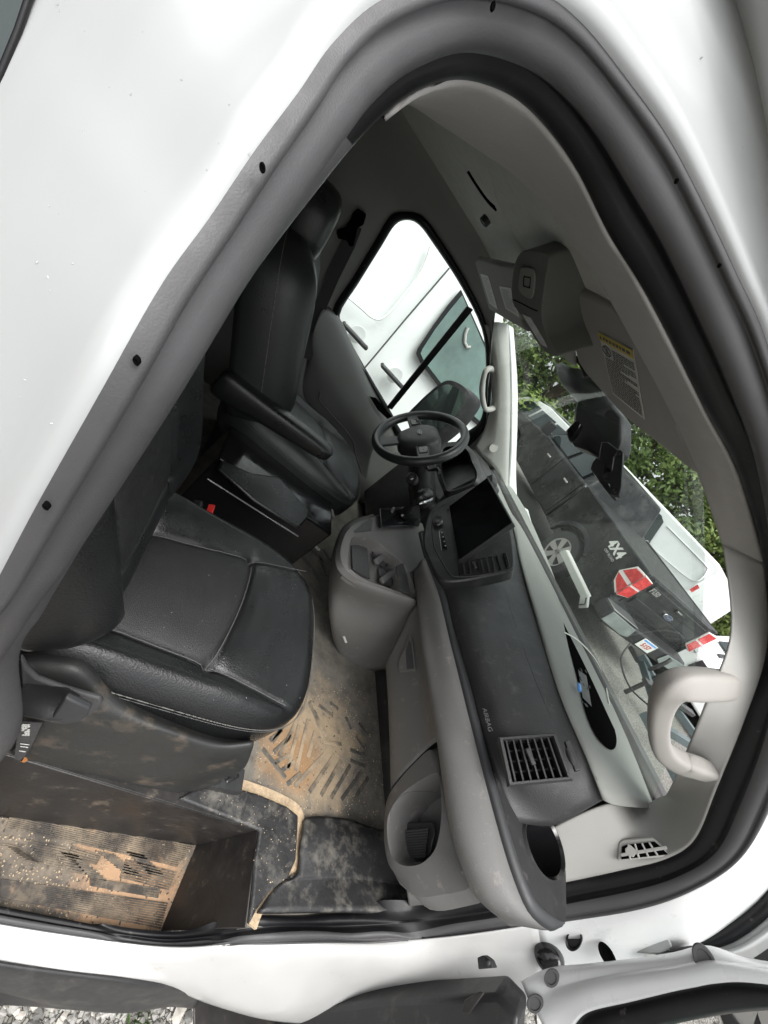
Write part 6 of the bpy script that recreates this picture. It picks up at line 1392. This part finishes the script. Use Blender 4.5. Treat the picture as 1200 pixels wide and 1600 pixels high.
# interior glimpsed through the neighbour's door glass: A-pillar handle and belt
o = MB(); hl_ = V(0, .06, 0); o.tube([NP(a, b, .02) for a, b in ((731, 512), (727, 522), (726, 535), (730, 543), (735, 542))], .012, n=8); o.build('grab_handle', 'beige_trim', nvn, smooth=60)
o = npl(MB(), [(806, 786), (824, 795), (830, 815), (824, 842), (806, 856), (802, 820)], .02, .002); hlp = o.build('headlamp', 'lamp_clear', nvn, bevel=.004)
o = npl(MB(), [(809, 808), (817, 812), (819, 824), (811, 828)], .004, .025); o.build('indicator', 'lamp_orange', hlp)
for s_ in (1, -1):
    for wx in (-2.1, 2.55): wheel(nvn, wx, .98 * s_, .36, .36, s_)
o = MB(); o.prism([V(1.15, -.72, 2.24), V(2.02, -.88, 1.45), V(2.02, .88, 1.45), V(1.15, .72, 2.24)], (.02, 0, .02)); o.build('windscreen', 'tinted', nvn)
# van behind the truck
VM = Tm((10.05 + .98, 5.25, gz(10.5, 0) - .02), math.radians(90), 0)
v2 = rootm('parked_van', VM, 'white panel van with dark tinted side glass parked behind the black pickup', 'van', 'white vans parked in the lot')
vpf = arch_side([(0, 1.2), (.08, 1.95), (.3, 2.0), (4.2, 1.98), (4.5, 1.9), (5.2, 1.25), (5.75, 1.05), (5.85, .4)], .35, [1.1, 4.7], .40, 0, 5.85)
van_body(v2, vpf, 1.96, .14)
def v2p(l, x0=10.05, th=.006): return [VM.inverted() @ P(a, b, x=x0) for a, b in l]
def sidez(z): return .98 - .14 * max(0, z - 1.1)
def onv(a, b, e=0):
    z = 1.5
    for _ in range(6):
        p = VM.inverted() @ P(a, b, x=VM.translation.x - sidez(z) - e); z = p.z
    return p
o = MB(); o.prism([onv(a, b, .004) for a, b in ((972, 744), (1034, 806), (1037, 816), (1014, 850), (1006, 858), (985, 838), (952, 800), (940, 772))], (0, .006, 0)); wg = o.build('side_window', 'tinted', v2, bevel=.002)
o = MB(); strip(o, [onv(1012, 786, .012), onv(980, 832, .012)], .03, (0, 1, 0), .004); strip(o, [onv(990, 768, .012), onv(958, 806, .012)], .03, (0, 1, 0), .004); o.build('window_frame', 'seal_rubber', wg)
o = MB(); o.prism([onv(a, b, .004) for a, b in ((960, 735), (935, 768), (900, 735), (920, 700))], (0, .006, 0)); o.build('side_window', 'tinted', v2)
o = MB(); o.tube([onv(p.x, p.y, .004) for p in cr([V(a, b, 0) for a, b in ((1042, 822), (1070, 850), (1102, 883), (1106, 890), (1100, 900), (1088, 908), (1070, 900), (1030, 866), (1020, 856))], 4)], .014, n=6); o.build('pressed_line', 'car_white', v2, smooth=60)
o = MB(); o.prism([onv(a, b, .006) for a, b in ((1078, 922), (1091, 914), (1093, 919), (1081, 926))], (0, .03, 0)); o.build('tail_lamp', 'lamp_red', v2)
o = MB(); o.prism([onv(a, b, .012) for a, b in ((1006, 775), (1012, 778), (1018, 792), (1010, 788))], (0, .004, 0)); o.build('window_sticker', 'plate_white', v2)
o = MB(); o.disc(onv(1010, 847, .014), V(0, 1, 0), [(.05, 0), (.05, .002), (.001, .002)], n=20); o.build('round_sticker', 'plate_white', v2)
for wx in (1.1, 4.7): wheel(v2, wx, .95, .35, .35, 1)
# white people carrier to the left of it
CM = Tm((9.0 + .92, 9.6, gz(9.9, 0) - .1), math.radians(97), math.radians(-7), math.radians(5))
cr_ = rootm('parked_car', CM, 'white people carrier with rounded roof and open side glass parked farthest left beyond the windshield', 'car', 'white cars beyond the windshield')
cpf = arch_side([(0, .95), (.12, 1.5), (.5, 1.78), (2.2, 1.84), (3.1, 1.72), (3.9, 1.18), (4.9, .98), (5.05, .4)], .32, [1.0, 4.1], .38, 0, 5.05)
van_body(cr_, cpf, 1.84, .26)
for xa, xb, xc, xd in ((.45, 1.35, 1.35, .62), (1.45, 2.35, 2.25, 1.45), (2.45, 3.45, 2.95, 2.35)):
    for s_ in (1, -1):
        o = MB(); y0 = .92 - .26 * 0; o.prism([V(xa, .915 * s_, 1.14), V(xb, .915 * s_, 1.13), V(xc, (.92 - .26 * .55) * s_, 1.62), V(xd, (.92 - .26 * .55) * s_, 1.64)], (0, .012 * s_, 0)); o.build('side_window', 'tinted', cr_)
o = MB(); o.prism([V(3.95, .78, 1.2), V(3.95, -.78, 1.2), V(3.2, -.64, 1.7), V(3.2, .64, 1.7)], (.02, 0, .02)); o.build('windscreen', 'tinted', cr_)
for s_ in (1, -1):
    for wx in (1.0, 4.1): wheel(cr_, wx, .90 * s_, .33, .33, s_)
    o = MB(); o.tube([V(.6, .66 * s_, 1.86), V(2.6, .68 * s_, 1.86)], .02, n=8); o.build('roof_rail', 'alloy', cr_)
# white SUV right of the truck, nose towards us
SM = Tm((10.6, 3.35, gz(9, 0) - .08), math.radians(196), math.radians(-3))
sv_ = rootm('parked_car', SM, 'white sport utility car facing the van beside the tail of the black pickup', 'car', 'white cars beyond the windshield')
spf = arch_side([(-2.3, .95), (-2.2, 1.55), (-1.9, 1.74), (-.2, 1.78), (.35, 1.68), (1.15, 1.16), (2.15, 1.02), (2.35, .85), (2.38, .38)], .34, [-1.45, 1.5], .40, -2.3, 2.38)
van_body(sv_, spf, 1.9, .26)
o = MB(); o.prism([V(1.12, .80, 1.20), V(1.12, -.80, 1.20), V(.38, -.64, 1.66), V(.38, .64, 1.66)], (.02, 0, .02)); o.build('windscreen', 'tinted', sv_)
for s_ in (1, -1):
    for xa, xb, xc, xd in ((-1.5, -.55, -.6, -1.4), (-.45, .85, .25, -.4)):
        o = MB(); o.prism([V(xa, .945 * s_, 1.16), V(xb, .945 * s_, 1.15), V(xc, .80 * s_, 1.58), V(xd, .80 * s_, 1.6)], (0, .012 * s_, 0)); o.build('side_window', 'tinted', sv_)
    o = MB(); o.prism([V(2.30, .62 * s_, .98), V(2.36, .62 * s_, .80), V(2.2, .93 * s_, .84), V(2.05, .94 * s_, .98)], (.03, 0, 0)); hh = o.build('headlamp', 'lamp_clear', sv_, bevel=.01)
    o = MB(); o.box((2.33, .86 * s_, .74), (.06, .14, .05)); o.build('side_marker', 'lamp_orange', hh)
    o = MB(); o.prism([V(1.3, .55 * s_, 1.165), V(2.0, .55 * s_, 1.06), V(2.0, .48 * s_, 1.06), V(1.3, .48 * s_, 1.165)], (0, 0, .01)); o.build('hood_slot', 'black_plastic', sv_)
    for wx in (-1.45, 1.5): wheel(sv_, wx, .93 * s_, .36, .36, s_)
o = MB(); o.box((2.38, 0, .72), (.03, 1.0, .22)); o.build('grille', 'black_plastic', sv_, bevel=.01)
# ---------------- trees along the lot
def leaf_tree(name, base, H, R, cr_z, n, m_, label, seed, gap=.0):
    rnd = random.Random(seed); root = rootm('tree', Matrix.Translation(base), label, 'tree', 'trees along the edge of the lot')
    o = MB(); pts = [V(0, 0, -.3), V(.06, .05, H * .2), V(-.05, .1, H * .45), V(.05, 0, H * .8)]; o.tube(cr(pts, 4), [v.x for v in cr([V(q, 0, 0) for q in (.26, .2, .13, .04)], 4)], n=10)
    cl = []
    for i in range(46):
        a = rnd.uniform(0, 2 * PI); h = rnd.uniform(cr_z, H); t_ = (h - cr_z) / (H - cr_z); rr_ = R * (math.sin(PI * min(1, .16 + .84 * t_)) ** .6) * rnd.uniform(.45, 1.0)
        cl.append((V(math.cos(a) * rr_, math.sin(a) * rr_, h), rnd.uniform(.5, 1.05) * R * .34))
    for c, r in cl[:22]:
        h0 = H * rnd.uniform(.15, .5); o.tube([V(0, 0, h0), V(c.x * .5, c.y * .5, (h0 + c.z) * .5 + .2), c], [.07, .04, .012], n=6)
    o.build('trunk', 'bark', root, smooth=60)
    mb = MB()
    for i in range(n):
        c, r = cl[rnd.randrange(len(cl))]
        d = V(rnd.gauss(0, 1), rnd.gauss(0, 1), rnd.gauss(0, 1)).normalized() * r * rnd.uniform(.55, 1.05) ** .5
        p = c + V(d.x, d.y, d.z * .75); nrm = (d.normalized() + V(rnd.uniform(-1, 1), rnd.uniform(-1, 1), rnd.uniform(-.2, 1.2))).normalized()
        a = nrm.orthogonal().normalized(); a = Matrix.Rotation(rnd.uniform(0, 6.28), 3, nrm) @ a; b = nrm.cross(a); s_ = rnd.uniform(.06, .13)
        mb.add([p - a * s_, p + b * s_ * .5, p + a * s_, p - b * s_ * .5], [(0, 1, 2, 3)]); mb.mi[-1] = 0 if rnd.random() < .7 else (1 if rnd.random() < .5 else 2)
    ms = {'a': ['leaf_mid', 'leaf_light', 'leaf_dark'], 'b': ['leaf_light', 'leaf_mid', 'leaf_dark'], 'c': ['leaf_dark', 'leaf_mid', 'leaf_light']}[m_]
    mb.build('crown', ms, root); return root
for m_ in ('leaf_light', 'leaf_dark', 'leaf_mid'):      # leaves let some light through
    t = MATS[m_].node_tree; b = t.nodes['Principled BSDF']; b.inputs['Transmission Weight'].default_value = 0
    tl2 = t.nodes.new('ShaderNodeBsdfTranslucent'); mxs = t.nodes.new('ShaderNodeMixShader'); mxs.inputs[0].default_value = .35
    src = b.inputs['Base Color'].links[0].from_socket; t.links.new(src, tl2.inputs[0]); out = t.nodes['Material Output']
    t.links.new(b.outputs[0], mxs.inputs[1]); t.links.new(tl2.outputs[0], mxs.inputs[2]); t.links.new(mxs.outputs[0], out.inputs[0])
tl = [(24, 17.5, 3.7, 1.9, 'b', 'low leafy tree behind the white sport utility car at the right end of the row'),
      (31, 18, 5.0, 2.4, 'a', 'broad mid green tree behind the rear of the white panel van'),
      (37, 17.5, 5.5, 2.5, 'b', 'bright green rounded tree rising above the roof of the panel van'),
      (42.5, 18, 5.2, 2.3, 'a', 'leafy green tree right of the mirror bracket, with open sky at its left'),
      (49, 20, 4.6, 2.2, 'c', 'darker shorter tree directly behind the mirror bracket'),
      (54.5, 17, 6.2, 2.5, 'b', 'tall airy tree seen left of the camera housing'),
      (60, 18, 6.6, 2.6, 'a', 'tall green tree beside the far screen pillar'),
      (66, 18, 6.0, 2.6, 'c', 'dark green tree farthest left, beyond the far screen pillar')]
for i, (az, D, H, R, k, lab_) in enumerate(tl):
    a = math.radians(az); x, y = D * math.cos(a), D * math.sin(a)
    leaf_tree('tree', V(x, y, gz(x, y)), H, R, .5, 8000, k, lab_, 20 + i)
# undergrowth: an uncountable mass behind the cars
rnd = random.Random(5); mb = MB()
for i in range(14000):
    a = math.radians(rnd.uniform(16, 74)); D = rnd.uniform(17.5, 22); x, y = D * math.cos(a), D * math.sin(a); p = V(x, y, gz(x, y) + rnd.uniform(0, 1.9) * rnd.uniform(.5, 1)); nrm = V(rnd.uniform(-1, 1), rnd.uniform(-1, 1), rnd.uniform(-.2, 1)).normalized(); q = nrm.orthogonal().normalized(); b_ = nrm.cross(q); s_ = rnd.uniform(.09, .2)
    mb.add([p - q * s_, p + b_ * s_ * .5, p + q * s_, p - b_ * s_ * .5], [(0, 1, 2, 3)]); mb.mi[-1] = rnd.randrange(3)
tag(mb.build('undergrowth', ['leaf_mid', 'leaf_dark', 'leaf_light']), 'dense green undergrowth at the foot of the trees', 'shrubs', kind='stuff')
# tuft of grass by the sill
o = MB(); gc = P(212, 1588, z=-1.75)
for i in range(60):
    c = gc + V(random.gauss(0, .03), random.gauss(0, .03), 0); d = V(random.uniform(-.03, .03), random.uniform(-.03, .03), random.uniform(.03, .07)); s_ = V(.003, .002, 0)
    o.add([c - s_, c + s_, c + d], [(0, 1, 2)])
tag(o.build('grass_tuft', 'grass_blade'), 'small tuft of green grass in the gravel under the black rocker cover', 'grass')
# ---------------- loose things in the cab
o = MB(); o.tube(cr(QL([(882, 988, 'z', -.30), (905, 1002, 'z', -.297), (930, 1030, 'z', -.30), (944, 1062, 'z', -.303), (952, 1100, 'z', -.305)]), 6), .0022, n=8)
tag(o.build('charging_cable', 'label_white', smooth=60), 'thin white cable lying across the dark tray on the dash top', 'cable')
o = MB(); o.tube(cr(QL([(484, 845, 'z', -.985), (490, 843, 'z', -.975), (491, 850, 'z', -.985), (496, 857, 'z', -.99), (499, 859, 'z', -.985)]), 5), .006, n=8)
tag(o.build('plastic_hook', 'label_white', smooth=60), 'small bent white plastic hook lying on the floor between the seats', 'hook')
random.seed(3)
o = MB()
for i in range(12):
    c_ = P(random.uniform(902, 922), random.uniform(1045, 1110), z=-.302); r_ = random.uniform(.002, .005); o.box(c_, (r_ * 2.5, r_, r_ * .6), Matrix.Rotation(random.uniform(0, 3), 3, 'Z'))
o.prism([P(a, b, z=-.3068) for a, b in ((903, 1046), (916, 1056), (924, 1104), (910, 1090))], (0, 0, .001)); tag(o.build('screw_packet', 'satin_strip', bevel=.0006), 'crumpled clear packet of small screws in the dash tray', 'packet', kind=None)
o = MB(); c_ = P(905, 1074, z=-.300); o.box(c_, (.035, .012, .008), Matrix.Rotation(.8, 3, 'Z')); tag(o.build('lighter', 'blue_light', bevel=.003), 'small bright blue plastic lighter in the dash tray', 'lighter')
mat('oil', (.01, .01, .01), .3)
for o in list(bpy.data.objects):
    if o.parent is None and o.type == 'MESH' and 'label' not in o and 'kind' not in o: print('UNTAGGED', o.name)
# =================================================================== fine marks laid on the surfaces they belong to
from mathutils.bvhtree import BVHTree
_bv = {}
def snap(o, px, py, lift=.0):
    if o.name not in _bv: _bv[o.name] = BVHTree.FromPolygons([v.co.copy() for v in o.data.vertices], [tuple(p.vertices) for p in o.data.polygons])
    d = ray(px, py); h = _bv[o.name].ray_cast(Vector((0, 0, 0)), d)
    return (h[0] - d * lift) if h[0] is not None else None
def line_on(o, pts, r, name, m, lift=.0, k=5):
    q = [snap(o, p.x, p.y, lift) for p in cr([V(a, b, 0) for a, b in pts], k)]; q = [p for p in q if p is not None]
    if len(q) < 2: print('no snap', name); return
    mb = MB(); mb.tube(q, r, n=6); return child(mb.build(name, m, smooth=60), o)
line_on(pd, [(751, 1139), (775, 1141), (815, 1138), (850, 1128), (884, 1118)], .0012, 'panel_seam', 'void')
line_on(pd, [(727, 905), (745, 965), (772, 1050), (800, 1138)], .0010, 'panel_crease', 'black_plastic', .0)
line_on(pd, [(783, 905), (805, 975), (835, 1060), (862, 1124)], .0014, 'panel_crease', 'dash_pad', .001)
line_on(rollo, [(653, 943), (662, 938), (676, 932), (688, 932)], .0010, 'panel_seam', 'void')
line_on(gbo, [(678, 1160), (660, 1176), (642, 1200), (624, 1222), (614, 1234)], .0012, 'door_gap', 'void')
line_on(po, [(611, 1290), (612, 1262), (632, 1240), (662, 1236), (682, 1238)], .0008, 'pocket_line', 'seal_rubber')
line_on(co, [(560, 915), (590, 932), (620, 944), (640, 952)], .0008, 'panel_seam', 'seal_rubber')
line_on(dash, [(842, 968), (876, 1082), (918, 1182), (946, 1250)], .0012, 'panel_seam', 'void')
line_on(dco, [(487, 525), (500, 512), (522, 540), (548, 588), (575, 634)], .0012, 'panel_seam', 'seal_rubber')
line_on(hlo, [(835, 405), (810, 378), (790, 340), (772, 300), (765, 262)], .0009, 'fabric_crease', 'headliner', .001)
# knocks, dirt specks and chips
def specks(o, box, n, name, m, r0, r1, seed, flat=.35):
    rnd = random.Random(seed); mb = MB()
    for i in range(n):
        px, py = rnd.uniform(box[0], box[2]), rnd.uniform(box[1], box[3]); p = snap(o, px, py, .0004)
        if p is None: continue
        r = rnd.uniform(r0, r1); d = ray(px, py); a = d.orthogonal().normalized(); b = d.cross(a); th = rnd.uniform(0, PI); a, b = a * math.cos(th) + b * math.sin(th), -a * math.sin(th) + b * math.cos(th)
        q = [p + (a * math.cos(t_) * rnd.uniform(.7, 1.2) + b * math.sin(t_) * rnd.uniform(.3, .8)) * r for t_ in (0, 1.1, 2.2, 3.3, 4.4, 5.4)]; mb.prism(q, -d * r * flat)
    c = child(mb.build(name, m), o); c['kind'] = 'stuff'; return c
specks(body, (-20, 0, 420, 700), 26, 'paint_chips', 'print_grey', .0002, .0006, 1)
specks(body, (900, 0, 1190, 500), 8, 'paint_chips', 'print_grey', .0003, .0009, 2)
specks(hp, (880, 1400, 1190, 1500), 60, 'water_drops', 'label_white', .0012, .003, 3)
specks(rollo, (680, 1010, 720, 1160), 50, 'scuff_marks', 'print_grey', .0006, .0022, 4, .05)
specks(rollo, (740, 1300, 860, 1450), 16, 'scuff_marks', 'print_grey', .0005, .0015, 5, .05)
specks(pcu, (220, 780, 470, 1100), 40, 'lint', 'print_grey', .0003, .0009, 6, .2)
fo = bpy.data.objects['cab_floor']
mat('sand', (.42, .33, .22), 1.0, var=.3, vs=60); mat('clod', (.10, .085, .07), 1.0, var=.3, vs=60)
specks(fo, (400, 1060, 610, 1290), 900, 'sand_grains', 'sand', .0007, .0022, 7, .8)
specks(fo, (380, 1060, 610, 1290), 240, 'dirt_crumbs', 'clod', .001, .004, 8, .4)
specks(tr_step := bpy.data.objects['step_tread'], (0, 1240, 310, 1460), 1100, 'sand_grains', 'sand', .0007, .0025, 9, .8)
specks(tr_step, (0, 1240, 310, 1460), 300, 'dirt_crumbs', 'clod', .001, .004, 10, .5)
specks(sm, (300, 1230, 470, 1440), 200, 'dirt_crumbs', 'sand', .0005, .0018, 11, .5)
sill = bpy.data.objects['door_sill']
mat('rust', (.22, .10, .045), .9, var=.3, vs=90)
specks(sill, (196, 1480, 222, 1520), 40, 'rust_specks', 'rust', .0006, .0028, 12, .1)
specks(sill, (20, 1460, 300, 1520), 90, 'dirt_crumbs', 'clod', .0004, .0014, 13, .2)
specks(bpy.data.objects['lower_pad'], (650, 940, 700, 1000), 10, 'dust_specks', 'print_grey', .0004, .001, 14, .1)
# dark side glass of the load bay at the very top left
def PB(px, py, off=0):
    r = ray(px, py); lo, hi = .01, 3
    for _ in range(40):
        m_ = (lo + hi) / 2; p = r * m_
        if p.y > side_y(p.z) + off: hi = m_
        else: lo = m_
    return r * lo
o = MB(); o.prism([PB(a, b, -.002) for a, b in ((-60, -60), (60, -60), (46, 0), (30, 50), (2, 118), (-20, 160), (-80, 160))], (0, .003, 0)); child(o.build('load_bay_window', 'tinted'))
o = MB(); o.tube([PB(a, b, -.001) for a, b in ((66, -60), (44, 0), (28, 48), (0, 116), (-30, 180))], .0014, n=8); child(o.build('window_rubber', 'seal_gloss', smooth=60))
